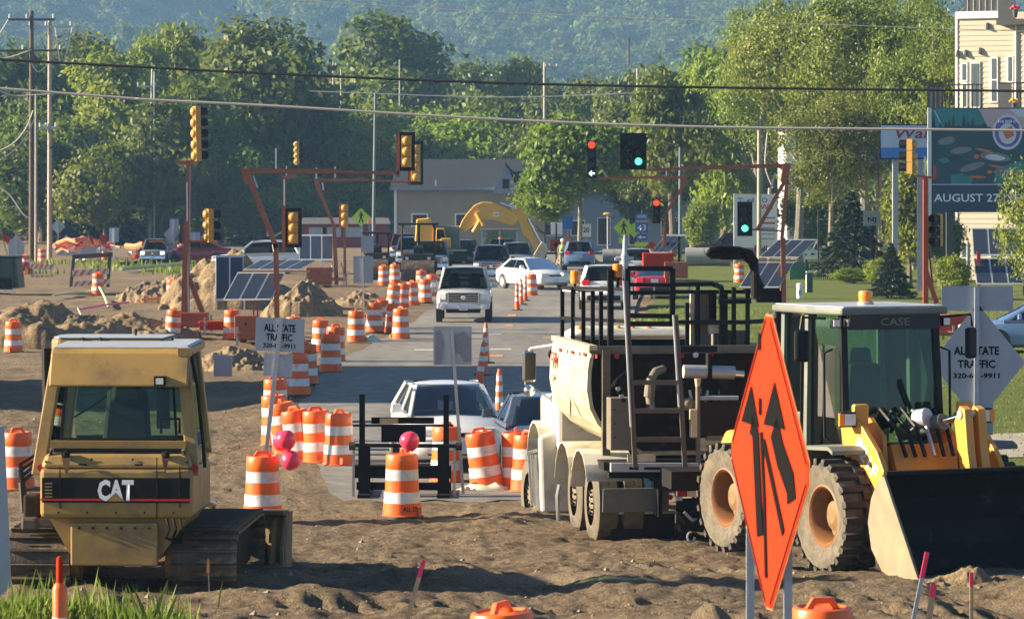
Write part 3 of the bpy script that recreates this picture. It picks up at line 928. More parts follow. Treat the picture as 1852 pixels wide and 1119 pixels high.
tree(1590, 158, 462, 60, 'l2', 'low shrub left of the small blue spruce', GR, low=.0, name='shrub', cat='shrub')
tree(1720, 140, 455, 70, 'l1', 'bright shrub in front of the apartment block', GR, low=.0, name='shrub', cat='shrub')
tree(1545, 165, 482, 70, 'l2', 'spiky light green garden shrub by the timber fence', GR, low=.0, name='shrub', cat='shrub')

def spruce(px, d, top_py, base_py, wpx, label, seed, n=5200):
    s = F_PX / d
    x = (px - CX) / s
    H = (base_py - top_py) / s
    w = wpx / s / 2
    z0 = HC + (YH - base_py) / s
    z0 = max(z0, gh(x, d))
    t = thing('spruce_tree', label, 'tree', (x, d, z0), 0, 'spruce trees')
    MB().cyl((0, 0, -0.1), (0, 0, H * .9), H * .022, H * .004, 8).build('trunk', 'bark', t)
    rg = np.random.RandomState(seed)
    u_ = rg.rand(n) ** 0.62
    lay = np.floor((1 - u_) * 17) / 17
    zz = 1 - u_
    a = rg.uniform(0, 6.28, n)
    rad = (1 - lay) * (0.35 + 0.65 * rg.rand(n) ** .5) * (0.82 + 0.3 * np.sin(a * 3 + lay * 40))
    c = np.stack([np.cos(a) * rad * w, np.sin(a) * rad * w, (lay + 0.03 - 0.09 * rad) * H + rg.normal(size=n) * .012 * H + 0.03 * H], -1)
    dirv = np.stack([np.cos(a), np.sin(a), -0.25 + 0 * a], -1) + rg.normal(size=(n, 3)) * .35
    dirv /= np.linalg.norm(dirv, axis=1)[:, None]
    b = np.cross(dirv, rg.normal(size=(n, 3))); b /= np.linalg.norm(b, axis=1)[:, None]
    L_ = 0.07 * H * rg.uniform(.5, 1, n)[:, None]
    V = np.stack([c - dirv * L_, c + b * L_ * .22, c + dirv * L_, c - b * L_ * .22], 1)
    o = bpy.data.objects.new('crown', np_quads('crown', V.reshape(-1, 3), 'leaf_spruce'))
    COL.objects.link(o); o.parent = t
    return t
spruce(1612, 142, 442, 534, 92, 'small dense spruce standing on the lawn', 1)
spruce(1540, 170, 350, 492, 150, 'broad dark spruce behind the timber fence', 2)
spruce(175, 292, 270, 440, 190, 'wide dark spruce in the left tree row', 3, 7000)
spruce(470, 296, 300, 440, 130, 'dark spruce behind the left signal posts', 4)
# ============================================================ drums, cones, stakes, balloons
def make_drum():
    t = thing('traffic_drum', '', 'traffic drum')
    m = MB().lathe([(.30, 0), (.315, .012), (.315, .035), (.292, .06), (.285, .228), (.272, .232), (.266, .4), (.257, .405), (.254, .572), (.246, .576), (.243, .742), (.246, .746), (.243, .94), (.232, .962), (.205, .972), (.19, .955), (.001, .95)], 28)
    m.box((-.2, -.245, .12), (.05, .06, .11))
    m.build('body', 'orange', t, smooth=True)
    for r0, r1, z0, z1 in ((.2765, .270, .234, .399), (.2505, .247, .577, .740)):
        MB().lathe([(r0 - .01, z0 - .001), (r0, z0), (r1, z1), (r1 - .01, z1 + .001)], 28, caps=False).build('reflective_band', 'white_band', t, smooth=True)
    h = MB().prism([(-.15, .95), (-.085, 1.045), (.085, 1.045), (.15, .95), (.085, .95), (.06, .998), (-.06, .998), (-.085, .95)], -.022, .022, 'y')
    h.build('handle', 'orange', t, bevel=.006)
    MB().lathe([(.33, 0), (.33, .03), (.315, .045), (.315, .012)], 24, caps=False).build('base_ring', 'rubber', t, smooth=True)
    return t
drum0 = make_drum()
DN = [0]
def drum(px, py, label, tilt=0.0, group='drums lining the road', d=None, dz=0.0, sc=1.0, fwd=0.0):
    DN[0] += 1
    o = drum0 if DN[0] == 1 else copy_tree(drum0)
    g = G(px, py) if d is None else on(px, d)
    o.location = (g.x, g.y, g.z + dz - .01 - abs(math.sin(R(tilt))) * .1)
    o.rotation_euler = (R(fwd), R(-tilt), 0)
    for ch in o.children:
        pass
    o.scale = (sc, sc, sc)
    tag(o, label, 'traffic drum', group)
    # spin about its own axis so that the handles differ
    rzv = (DN[0] * 2.399) % 6.28 if DN[0] > 2 else (0.25, 1.7)[DN[0] - 1]
    o.rotation_mode = 'QUATERNION'
    from mathutils import Euler
    o.rotation_quaternion = Euler((R(fwd), R(-tilt), 0)).to_quaternion() @ Euler((0, 0, rzv)).to_quaternion()
    return o
GD = 'drums standing on the bare soil'
nd = drum(475, 944, 'orange drum with three pink balloons in front of the signpost', group=GD)
nd2 = drum(727, 936, 'orange drum with one pink balloon in front of the black timber frame', group=GD)
tx = text('ALL ST', .24, .07, 'text_black', nd2, (0, 0, 0))
for v in tx.data.vertices:                       # wrap the stencil round the base
    a = v.co.x / .292 + .5
    v.co = Vector((math.sin(a) * .2905, -math.cos(a) * .2905, v.co.z + .15))
tx.rotation_euler = (0, 0, -1.7)
drum(613, 842, 'upright drum nearest the black timber frame at the end of the row', 0)
drum(577, 836, 'second drum of the leaning row, tipped slightly left', 4)
drum(546, 832, 'third drum of the leaning row, tipped left', 9)
drum(522, 818, 'fourth drum of the leaning row, tipped left behind the third', 9)
drum(500, 806, 'drum behind the signpost, half hidden by the post', 3)
drum(499, 765, 'drum rising above the one behind the signpost', 1)
drum(538, 716, 'drum right of the small grey sign back on the road edge', 0)
drum(554, 695, 'drum just behind the one right of the small grey sign back', 0)
drum(598, 673, 'drum with a shaded foot at the bend of the row', 0)
drum(605, 655, 'drum directly behind the one with a shaded foot', -2)
drum(580, 636, 'drum right of the lettered white sign, standing on soil', 0)
drum(531, 628, 'drum peeping over the top of the lettered white sign', 0)
drum(644, 619, 'single drum left of the tall thin pole base', 0)
drum(677, 601, 'drum right of the tall thin pole', 0)
drum(690, 594, 'drum half hidden behind the one right of the thin pole', 0)
drum(725, 614, 'drum standing alone at the lane edge left of the silver pickup', 0)
drum(712, 603, 'drum hidden behind the one at the lane edge', 0)
drum(709, 558, 'drum leaning in a cluster, left one of the pair', -6)
drum(726, 556, 'drum leaning in a cluster, right one of the pair', -6)
drum(745, 553, 'narrow looking drum left of the silver pickup mirror', 0)
drum(769, 547, 'drum beside the silver pickup headlight', 0)
drum(762, 527, 'drum top visible behind the one beside the pickup', 0)
drum(778, 536, 'drum squeezed between the blue pickup and the silver pickup', -5)
drum(694, 517, 'far drum in front of the parked dark machine, left one', 0)
drum(714, 513, 'far drum in front of the parked dark machine, right one', 0)
drum(310, 613, 'drum leaning right beside the foot of the tall orange mast', -6, GD)
drum(24, 637, 'drum at the left edge standing clear of the soil pile', 0, GD)
drum(177, 534, 'drum in front of the low striped barricade', 0, GD)
drum(312, 548, 'drum behind the soil piles left of the tall mast', 0, GD)
drum(419, 614, 'drum left of the orange signal trailer cabinet', 0, GD)
drum(31, 885, 'large drum behind the exhaust pipe of the bulldozer', 0, GD)
drum(883, 884, 'drum leaning left in front of the dark car', 9, GD, dz=.02)
drum(955, 890, 'drum touching the fender of the cream truck', 0, GD)
drum(938, 884, 'drum half hidden behind the one touching the truck fender', 3, GD)
drum(808, 872, 'drum seen through the black timber frame', 0, GD)
drum(961, 535, 'drum on the centre line in front of the white sedan', 0)
drum(973, 524, 'second centre line drum behind the first one', 0)
drum(1337, 512, 'far drum behind the right solar panels', 0)
drum(919, 0, 'close drum cut off by the bottom edge, left one of two', 3, GD, d=25.3, dz=-.02)
drum(1487, 0, 'close drum cut off by the bottom edge beside the diamond sign', 0, GD, d=26.3, dz=-.06)
GF = 'far drums by the left side street'
drum(46, 492, 'far drum with red balloons by the barricade', 0, GF)
drum(76, 478, 'far drum between the two tall poles', 0, GF)
drum(197, 462, 'far drum below the white sign on a post', 0, GF)
drum(191, 470, 'far drum left of the one below the white sign', 0, GF)
drum(254, 462, 'far drum left of the grey oncoming pickup', 0, GF)
drum(326, 468, 'far drum beside the red car', 0, GF)

def make_cone():
    t = thing('delineator_cone', '', 'traffic cone')
    MB().box((0, 0, .03), (.36, .36, .06)).build('base', 'rubber', t, bevel=.01)
    MB().lathe([(.10, .05), (.055, 1.0), (.035, 1.06), (.035, 1.1), (.001, 1.1)], 14).build('body', 'orange', t, smooth=True)
    for z in (.38, .62, .84):
        ra, rb = .1035 - .045 * (z - .05) / .95, .1035 - .045 * (z + .07) / .95
        MB().lathe([(ra - .01, z), (ra, z), (rb, z + .12), (rb - .01, z + .12)], 14, caps=False).build('reflective_band', 'white_band', t, smooth=True)
    return t
c0 = make_cone()
for k, (px, py, lb, tl) in enumerate([(866, 700, 'tall slim cone nearest the white car', 6), (875, 680, 'tall slim cone leaning against the next one', 3), (879, 658, 'tallest looking slim cone in the middle of the road', 0),
        (936, 562, 'slim cone left of the centre line drums, nearest one', 2), (943, 552, 'slim cone left of the centre line drums, middle one', 2), (950, 545, 'slim cone touching the centre line drum', 2), (903, 760, 'slim cone between the white car and the dark car', 0)]):
    o = c0 if k == 0 else copy_tree(c0)
    g = G(px, py)
    o.location = (g.x, g.y, g.z)
    o.rotation_euler = (0, R(tl), k)
    tag(o, lb, 'traffic cone', 'slim cones dividing the lanes')

# balloons
mk('balloon', (0.85, 0.045, 0.11), 0.28, var=0.03, spec=0.6)
mk('balloon_red', (0.55, 0.015, 0.04), 0.28, var=0.03)
def balloon(px, py, d, r, label, mat='balloon', tilt=(0, 0), knot_to=None):
    p = P(px, py, d)
    t = thing('balloon', label, 'balloon', p, 0, 'balloons tied to drums')
    t.rotation_euler = (R(tilt[0]), R(tilt[1]), 0)
    prof = [(.001, -1.12), (.08, -1.12), (.05, -1.04), (.25, -.98), (.55, -.82), (.82, -.5), (.97, -.1), (1, .15), (.93, .48), (.72, .78), (.4, .95), (.001, 1.0)]
    MB().lathe([(a * r, b * r) for a, b in prof], 20).build('skin', mat, t, smooth=True)
    MB().tube([(0, 0, -r * 1.1), (.01, .01, -r * 1.6), (-.02, .01, -r * 2.1)], .003, 5).build('string', 'white', t)
    return t
dd = nd.location.y
balloon(510, 797, dd - .1, .150, 'pink balloon behind the upper one at the left drum', tilt=(10, 30))
balloon(517, 796, dd - .25, .152, 'upper front pink balloon at the left drum', tilt=(5, -20))
balloon(525, 831, dd - .2, .150, 'lower darker pink balloon hanging beside the left drum', tilt=(160, -30))
balloon(741, 798, nd2.location.y - .15, .150, 'single pink balloon resting on the right drum handle', tilt=(5, -15))
balloon(44, 483, 185, .32, 'upper red balloon at the far left barricade', 'balloon_red')
balloon(50, 497, 185, .40, 'lower red balloon at the far left barricade', 'balloon_red')

# survey stakes
def stake(px0, py0, px1, py1, d, w, label, tip=.13, mat='wood'):
    a, b = P(px0, py0, d), P(px1, py1, d)
    dirv = (b - a).normalized()
    base = a - dirv * max(0, (a.z - gh(a.x, a.y) + .05) / max(dirv.z, .2))
    t = thing('survey_stake', label, 'stake', base, 0, 'survey stakes in the soil')
    L_ = (b - base).length
    m = MB().bar((0, 0, 0), dirv * (L_ - tip), w, .018, up=(0, 1, 0)).build('shaft', mat, t)
    MB().bar(dirv * (L_ - tip), dirv * L_, w + .003, .021, up=(0, 1, 0)).build('painted_tip', 'pink', t)
    return t
stake(738, 1112, 767, 1012, 31, .040, 'leaning wooden stake with a pink tip at the bottom centre', .17)
stake(1652, 1119, 1677, 998, 28, .034, 'grey leaning stake with a faded pink tip at the bottom right', .22, 'galv')
stake(1680, 1119, 1689, 1056, 28, .050, 'thick wooden stake with a pink tip at the bottom right corner', .11)
stake(1757, 1062, 1757, 1034, 34, .035, 'short pink stake in front of the loader bucket', .15)
stake(425, 940, 425, 931, 45, .03, 'tiny pink stake left of the balloon drum', .08)
t = thing('utility_marker', 'orange plastic marker tube standing in the grass tuft', 'marker', P(108, 1119, 29.5), 0)
t.location.z = gh(t.location.x, t.location.y)
zb = P(108, 1119, 29.5).z - t.location.z
z2 = P(108, 1058, 29.5).z - t.location.z; z3 = P(108, 1006, 29.5).z - t.location.z
MB().lathe([(.062, 0), (.066, z2 - .03), (.055, z2), (.03, z2 + .03)], 16).build('sleeve', 'orange', t, smooth=True)
MB().lathe([(.034, z2), (.030, z3 - .03), (.02, z3), (.001, z3 + .005)], 14).build('post', 'orange_sign', t, smooth=True)
MB().lathe([(.064, zb - .05), (.0665, zb - .05), (.0675, zb + .02), (.064, zb + .02)], 16, caps=False).build('reflective_band', 'white_band', t, smooth=True)
t = thing('marking_flag', 'small yellow orange marking flag in front of the right bulldozer track', 'flag', on(382, 34.6), 0)
p = P(376, 1010, 34.6) - t.location
MB().tube([(0, 0, 0), (-.02, 0, p.z * .5), (p.x, 0, p.z)], .004, 5).build('wire', 'steel', t)
MB().hexa([(p.x - .02, -.003, p.z - .15), (p.x + .02, -.003, p.z - .14), (p.x + .02, .003, p.z - .14), (p.x - .02, .003, p.z - .15)], [(p.x - .005, -.003, p.z), (p.x + .015, -.003, p.z - .01), (p.x + .015, .003, p.z - .01), (p.x - .005, .003, p.z)]).build('flag', 'amber', t)

# ------------------------------------------------------------ sign helpers
def sign_post(m, a, b, w=.05):
    m.bar(a, b, w, w * .6)
def blank_sign(name, label, cat, corners_px, d, post, group=None, yaw=0, mat='sign_back', t=.006, post_d=-.04, pw=.05, post_mat='galv', board='panel'):
    """flat sign seen from behind: outline in photo pixels at distance d; post = (px_bottom, py_bottom or None, px_top, py_top)"""
    pts = [P(x, y, d) for x, y in corners_px]
    bx, by = post[0], post[1]
    base = on(bx, d + post_d) if by is None else P(bx, by, d + post_d)
    o = thing(name, label, cat, base, 0, group)
    top = P(post[2], post[3], d + post_d)
    MB().bar((0, 0, -.1), top - base, pw, pw * .7).build('post', post_mat, o)
    MB().slab([p - base for p in pts][::-1], t).build(board, mat, o)
    return o
# ============================================================ signs
def rect(x0, y0, x1, y1): return [(x0, y0), (x1, y0), (x1, y1), (x0, y1)]
def dia(cx, cy, h, w=None): w = w or h; return [(cx, cy - h), (cx + w, cy), (cx, cy + h), (cx - w, cy)]

# lettered sign back beside the leaning drums
d = 60.0
o = blank_sign('traffic_sign', 'white sign back lettered in black on a leaning steel post, small grey sign below', 'sign', [(463, 573), (551, 577), (550, 638), (461, 633)], d, (478, None, 509, 574), pw=.075)
b = o.location
MB().slab([P(x, y, d) - b for x, y in [(478, 638), (530, 641), (528, 683), (476, 679)]][::-1], .006).build('lower_panel', 'sign_back', o)
MB().slab([P(x, y, d - .008) - b for x, y in [(494, 647), (508, 645), (517, 655), (513, 672), (500, 676), (491, 663)]][::-1], .002).build('octagon_mark', 'galv', o)
xd = (P(551, 577, d) - P(463, 573, d)).normalized()
for body, cx, cy, w, h in (('ALL STATE', 506, 593, 57, 14), ('TRAFFIC', 505, 610, 48, 13), ('320-68 -9911', 505, 625, 58, 8.5)):
    text(body, w / 100, h / 100, 'text_black', o, P(cx, cy, d - .012) - b, xd, bold=.03)
# plain plastic-wrapped sign on the tall leaning post
d = 54.2
o = blank_sign('traffic_sign', 'wrapped grey square sign high on a shiny leaning post before the white car', 'sign', rect(784, 590, 853, 660), d, (839, None, 817, 596), pw=.05, post_mat='steel')
b = o.location
mk('wrap', (0.20, 0.20, 0.25), 0.35, var=0.15, scale=14)
for poly in ([(787, 600), (796, 597), (803, 620), (802, 630), (798, 658), (788, 658)], [(824, 606), (838, 600), (850, 610), (853, 640), (852, 652), (840, 655), (834, 642), (825, 636)]):
    MB().slab([P(x, y, d - .02) - b for x, y in poly][::-1], .006).build('wrapped_patch', 'wrap', o)
# big diamond back on the right with a plate above
d = 57.0
o = blank_sign('traffic_sign', 'large grey diamond sign back lettered in black with a blank plate above', 'sign', [(1768, 549), (1854, 655), (1768, 764), (1683, 655)], d, (1765, None, 1767, 520), pw=.08)
b = o.location
MB().slab([P(x, y, d) - b for x, y in rect(1703, 517, 1832, 562)][::-1], .006).build('upper_panel', 'sign_back', o)
for body, cx, cy, w, h in (('ALL STATE', 1766, 634, 82, 16), ('TRAFFIC', 1766, 658, 68, 15), ('320-68 -9911', 1766, 679, 84, 10)):
    text(body, w / 105.3, h / 105.3, 'text_black', o, P(cx, cy, d - .012) - b, bold=.03)
# tall blank boards in the middle
o = blank_sign('traffic_sign', 'tall blank grey board with a smaller board above on a thin white pole', 'sign', rect(639, 463, 675, 512), 108, (659, None, 656, 466), pw=.035, post_mat='white')
MB().slab([P(x, y, 108.1) - o.location for x, y in rect(653, 427, 676, 456)][::-1], .006).build('upper_panel', 'sign_back', o)
# left group of sign backs
blank_sign('traffic_sign', 'small grey diamond sign back on a post right of the tall poles', 'sign', dia(105, 410, 14, 13.5), 245, (105, None, 105, 398), 'sign backs by the side street', pw=.09)
blank_sign('traffic_sign', 'white rectangular sign back on a white post in front of the left trees', 'sign', rect(197, 412, 215, 438), 205, (206, None, 206, 414), 'sign backs by the side street', pw=.09, post_mat='white')
blank_sign('traffic_sign', 'large pale sign back at the left edge behind the orange flag', 'sign', [(30, 424), (44, 440), (44, 462), (16, 462), (15, 438)], 235, (30, None, 30, 430), 'sign backs by the side street')
blank_sign('traffic_sign', 'left one of two large pale triangular looking sign backs', 'sign', [(120, 424), (139, 447), (128, 462), (104, 462), (98, 448)], 238, (120, None, 120, 430), 'sign backs by the side street')
blank_sign('traffic_sign', 'right one of two large pale triangular looking sign backs', 'sign', [(147, 426), (166, 440), (180, 432), (180, 462), (126, 462), (124, 452)], 232, (148, None, 148, 430), 'sign backs by the side street')
o = blank_sign('traffic_sign', 'grey rectangle and diamond sign backs together beside the tall orange mast', 'sign', [(307, 396), (323, 396), (323, 425), (307, 425)], 215, (312, None, 315, 398), 'sign backs by the side street', pw=.09)
MB().slab([P(x, y, 215.2) - o.location for x, y in dia(309, 424, 15, 14)][::-1], .01).build('diamond_panel', 'sign_back', o)
MB().slab([P(x, y, 214.8) - o.location for x, y in rect(301, 442, 321, 459)][::-1], .01).build('lower_panel', 'sign_back', o)
blank_sign('traffic_sign', 'grey rectangular sign back right of the tall orange mast', 'sign', rect(343, 420, 362, 440), 220, (353, None, 353, 424), 'sign backs by the side street', pw=.09)
# walking-person signs
def walker(m, c, h):
    """walking figure, height h, in the xz plane at c"""
    def q(x, z): return (c[0] + x * h, c[1], c[2] + z * h)
    m.lathe([(.07 * h, -.004), (.07 * h, .004)], 10, q(0, .43), 'y')
    for pts in ([(-.09, .33), (.08, .33), (.07, .0), (-.07, .0)], [(-.07, .03), (.02, .03), (-.12, -.48), (-.21, -.48)], [(-.02, .03), (.07, .03), (.22, -.46), (.13, -.48)], [(-.09, .32), (-.05, .26), (-.2, .04), (-.25, .07)], [(.08, .32), (.04, .25), (.2, .06), (.26, .1)]):
        m.slab([q(x, z) for x, z in pts], .004)
    return m
def walk_sign(px, py, half, d, label, lamp=None):
    o = blank_sign('crossing_sign', label, 'sign', dia(px, py, half), d, (px + 1, None, px + 1, py), 'lime walking person signs', mat='lime_sign', post_d=.08, pw=.08)
    walker(MB(), P(px, py, d - .02) - o.location, half * 1.25 / (F_PX / d)).build('walker_symbol', 'text_black', o)
    if lamp:
        p = P(lamp[0], lamp[1], d) - o.location
        MB().lathe([(.001, -.06), (.11, -.06), (.13, 0), (.11, .06), (.001, .06)], 14, p, 'y').build('beacon', 'amber', o, smooth=True)
        MB().bar(p, (p.x, p.y, 0), .05).build('beacon_post', 'galv', o)
    return o
walk_sign(653, 393, 17, 235, 'lime walking person sign left of the tan house', (668, 401))
o = walk_sign(1128, 412, 19, 220, 'largest lime walking person sign, right of the speed limit sign')
MB().slab([P(x, y, 221) - o.location for x, y in dia(1147, 416, 14)][::-1], .01).build('rear_panel', 'lime_sign', o)
MB().slab([P(x, y, 220) - o.location for x, y in rect(1119, 430, 1133, 440)][::-1], .01).build('arrow_plate', 'lime_sign', o)
walk_sign(1247, 401, 12.5, 262, 'small lime walking person sign by the bright young tree')
# route shield assembly
d = 218
o = blank_sign('route_sign', 'stack of blue signs reading 43 with a white arrow below', 'sign', rect(1149, 403, 1172, 420), d, (1161, None, 1161, 380), mat='blue_sign', post_d=.08, pw=.07)
b = o.location
MB().slab([P(x, y, d) - b for x, y in rect(1149, 386, 1172, 397)][::-1], .01).build('upper_panel', 'blue_sign', o)
MB().slab([P(x, y, d) - b for x, y in rect(1151, 423, 1171, 435)][::-1], .01).build('arrow_panel', 'blue_sign', o)
MB().slab([P(x, y, d) - b for x, y in rect(1148, 438, 1172, 446)][::-1], .01).build('lime_panel', 'lime_sign', o)
MB().slab([P(x, y, d) - b for x, y in rect(1149, 398, 1172, 402)][::-1], .01).build('grey_panel', 'sign_back', o)
text('43', .60, .40, 'text_white', o, P(1160.5, 411.5, d - .03) - b)
MB().slab([P(x, y, d - .03) - b for x, y in [(1154, 429), (1159, 425), (1159, 428), (1168, 428), (1168, 430), (1159, 430), (1159, 433)]], .004).build('arrow_symbol', 'text_white', o)
text('NORTH', .60, .2, 'text_white', o, P(1160.5, 391.5, d - .03) - b)
# blue panel, grey back, speed limit
blank_sign('traffic_sign', 'plain blue rectangular sign under the leaning tree', 'sign', rect(1018, 391, 1036, 414), 215, (1027, None, 1027, 400), mat='blue_sign', post_d=.08)
blank_sign('traffic_sign', 'cream sign back with a dark post left of the blue panel', 'sign', rect(996, 402, 1017, 424), 214, (1006, None, 1006, 404), mat='white', pw=.09, post_mat='black')
o = blank_sign('speed_sign', 'white speed limit sign reading 20', 'sign', rect(1050, 405, 1069, 428), 222, (1060, None, 1060, 410), mat='white', post_d=.06)
text('20', .42, .34, 'text_black', o, P(1060, 416, 221.95) - o.location)
o = thing('street_light', 'yellow oval lamp on a thin pole behind the speed limit sign', 'street light', on(1099, 240), 0)
MB().cyl((0, 0, 0), P(1099, 388, 240) - o.location, .05, n=8).build('pole', 'galv', o)
MB().sphere(P(1099, 387, 240) - o.location, .35, 12, (1, 1, .35)).build('lamp', 'sig_yellow', o, smooth=True)
# orange works signs in the far junction
def arrow_poly(cx, cy, w, h):
    return [(cx - w, cy), (cx - w * .2, cy - h), (cx - w * .2, cy - h * .4), (cx + w, cy - h * .4), (cx + w, cy + h * .4), (cx - w * .2, cy + h * .4), (cx - w * .2, cy + h)]
o = blank_sign('works_sign', 'orange sign with a black left arrow and an orange diamond behind', 'sign', rect(995, 433, 1037, 455), 205, (1016, None, 1016, 440), mat='orange_sign', post_d=.1)
MB().slab([P(x, y, 204.95) - o.location for x, y in arrow_poly(1010, 443, 9, 6.5)], .004).build('arrow_symbol', 'text_black', o)
MB().slab([P(x, y, 204.9) - o.location for x, y in [(1014, 434), (1028, 427), (1035, 436), (1036, 447), (1027, 446), (1016, 441)]][::-1], .01).build('diamond_panel', 'orange', o)
o = blank_sign('works_sign', 'tilted orange diamond sign with a black arrow behind the white SUV', 'sign', [(1149, 464), (1178, 436), (1203, 452), (1178, 473)], 190, (1178, None, 1176, 440), mat='orange_sign', post_d=.1)
MB().slab([P(x, y, 189.9) - o.location for x, y in [(1163, 449), (1174, 449), (1171, 453), (1184, 462), (1193, 470), (1188, 471), (1178, 464), (1167, 457), (1164, 461)]], .004).build('arrow_symbol', 'text_black', o)
# grey name board on a dark post and white banner board on the right
mk('board_grey', (0.30, 0.35, 0.33), 0.6, var=0.08)
o = blank_sign('sign_board', 'grey board on a black post in front of the dark spruce', 'sign', rect(1561, 381, 1592, 408), 168, (1579, None, 1579, 386), mat='board_grey', post_mat='black', post_d=.15, pw=.22)
text('NJ', .42, .3, 'text_black', o, P(1577, 398, 167.9) - o.location)
o = thing('sign_board', 'tall white notice board with blue and red lettering behind the right signal', 'sign', on(1366, 196), 0)
b = o.location
for x in (1329, 1403):
    p = P(x, 350, 196) - b
    MB().bar((p.x, p.y, 0), p, .14).build('post', 'white', o)
MB().slab([P(x, y, 196) - b for x, y in rect(1328, 351, 1405, 448)][::-1], .06).build('panel', 'white', o)
for body, cx, cy, w, h, mt in (('T el', 1348, 362, 30, 8, 'blue_sign'), ('O', 1383, 362, 10, 9, 'blue_sign'), ('W I', 1386, 374, 22, 10, 'red'), ('BUI N', 1385, 448, 40, 9, 'text_black')):
    text(body, w / 30.6, h / 30.6, mt, o, P(cx, cy, 195.8) - b)
for k, (y, mt) in enumerate(((402, 'red'), (393, 'blue_sign'), (412, 'blue_sign'), (422, 'sign_back'), (431, 'sign_back'))):
    MB().slab([P(x, y2, 195.85) - b for x, y2 in rect(1372, y, 1402, y + (2 if k else 3))], .01).build('printed_line', mt, o)

# ------------------------------------------------------------ foreground orange diamond
d = 18.0
o = thing('works_sign', 'big orange diamond sign with black lane arrows turned edge on, close on the right', 'sign', on(1391, d), 0)
b = o.location
half = .86
ctr = P(1391, 835, d) - b
yaw = R(-79.2)
X = Vector((math.cos(yaw), math.sin(yaw), 0)); Nn = Vector((math.sin(yaw), -math.cos(yaw), 0))
if Nn.y > 0: Nn = -Nn
def S(u_, v_, e=0.0): return ctr + X * (u_ * half) + Vector((0, 0, v_ * half)) + Nn * e
def rounded_dia(r, e):
    pts = []
    c = .07
    for (ax, az), (bx_, bz) in (((0, 1), (1, 0)), ((1, 0), (0, -1)), ((0, -1), (-1, 0)), ((-1, 0), (0, 1))):
        pts += [S((ax + (bx_ - ax) * c) * r, (az + (bz - az) * c) * r, e), S((bx_ + (ax - bx_) * c) * r, (bz + (az - bz) * c) * r, e)]
    return pts
mk('sign_edge', (0.45, 0.16, 0.06), 0.5, var=0.1)
MB().slab(rounded_dia(1.0, 0), .004).build('panel', 'sign_edge', o)
MB().slab(rounded_dia(.985, .006), .003).build('orange_face', 'orange_sign', o)
bl = MB()
fr = MB()
for (a0, a1) in (((0, 1), (1, 0)), ((1, 0), (0, -1)), ((0, -1), (-1, 0)), ((-1, 0), (0, 1))):
    A, B = Vector(a0), Vector(a1)
    pts = [A * .955 + (B - A) * .06, A * .955 + (B - A) * .90, A * .935 + (B - A) * .885, A * .935 + (B - A) * .07]
    fr.slab([S(q.x, q.y, .0105) for q in pts], .002)
fr.build('black_border', 'text_black', o)
def strip(pts, w0, w1=None):
    w1 = w1 or w0
    m = MB()
    n = len(pts)
    L_, R_ = [], []
    for i, (u_, v_) in enumerate(pts):
        a = Vector(pts[max(i - 1, 0)]); c = Vector(pts[min(i + 1, n - 1)])
        t_ = (c - a).normalized(); nn = Vector((-t_.y, t_.x)); w = w0 + (w1 - w0) * i / (n - 1)
        L_.append(S(u_ + nn.x * w, v_ + nn.y * w, .012)); R_.append(S(u_ - nn.x * w, v_ - nn.y * w, .012))
    for i in range(n - 1):
        m.slab([L_[i], R_[i], R_[i + 1], L_[i + 1]], .001)
    return m
sgn = 1 if X.x > 0 else -1
def U(pxx): return (pxx - 1391) / 69.0 * sgn
def Vv(pyy): return (835 - pyy) / 280.0
m = strip([(U(1379), Vv(970)), (U(1371), Vv(790)), (U(1364), Vv(775))], .075)
m.slab([S(U(1347), Vv(775), .012), S(U(1377), Vv(778), .012), S(U(1364), Vv(705), .012)], .001)
m.build('straight_arrow', 'text_black', o)
m = strip([(U(1430), Vv(890)), (U(1428), Vv(860)), (U(1412), Vv(815)), (U(1402), Vv(770))], .10)
m.slab([S(U(1385), Vv(770), .012), S(U(1420), Vv(770), .012), S(U(1403), Vv(690), .012)], .001)
m.build('merging_arrow', 'text_black', o)
strip([(U(1389), Vv(1040)), (U(1386), Vv(900)), (U(1381), Vv(785))], .03).build('lane_line', 'text_black', o)
strip([(U(1417), Vv(950)), (U(1398), Vv(860)), (U(1385), Vv(800))], .035).build('lane_line', 'text_black', o)
strip([(U(1379), Vv(755)), (U(1379), Vv(725))], .03).build('lane_dash', 'text_black', o)
strip([(U(1378), Vv(640)), (U(1378), Vv(610))], .03).build('lane_dash', 'text_black', o)
for px, back in ((1357, .78), (1425, -.18)):
    p = P(px, 900, d + back) - b
    MB().box((p.x, p.y, (p.z + .3) / 2), (.045, .03, p.z + .3)).build('post', 'galv', o)

# ------------------------------------------------------------ left edge blank panel
o = thing('panel_board', 'pale blue grey board standing upright at the left frame edge', 'board', on(-6, 33.5), 0)
b = o.location
MB().slab([P(x, y, 33.5) - b for x, y in [(-30, 770), (8, 770), (21, 1060), (-30, 1100)]][::-1], .03).build('panel', 'sign_back', o)
MB().bar((0, .05, -.1), (0, .05, 2), .06).build('post', 'galv', o)

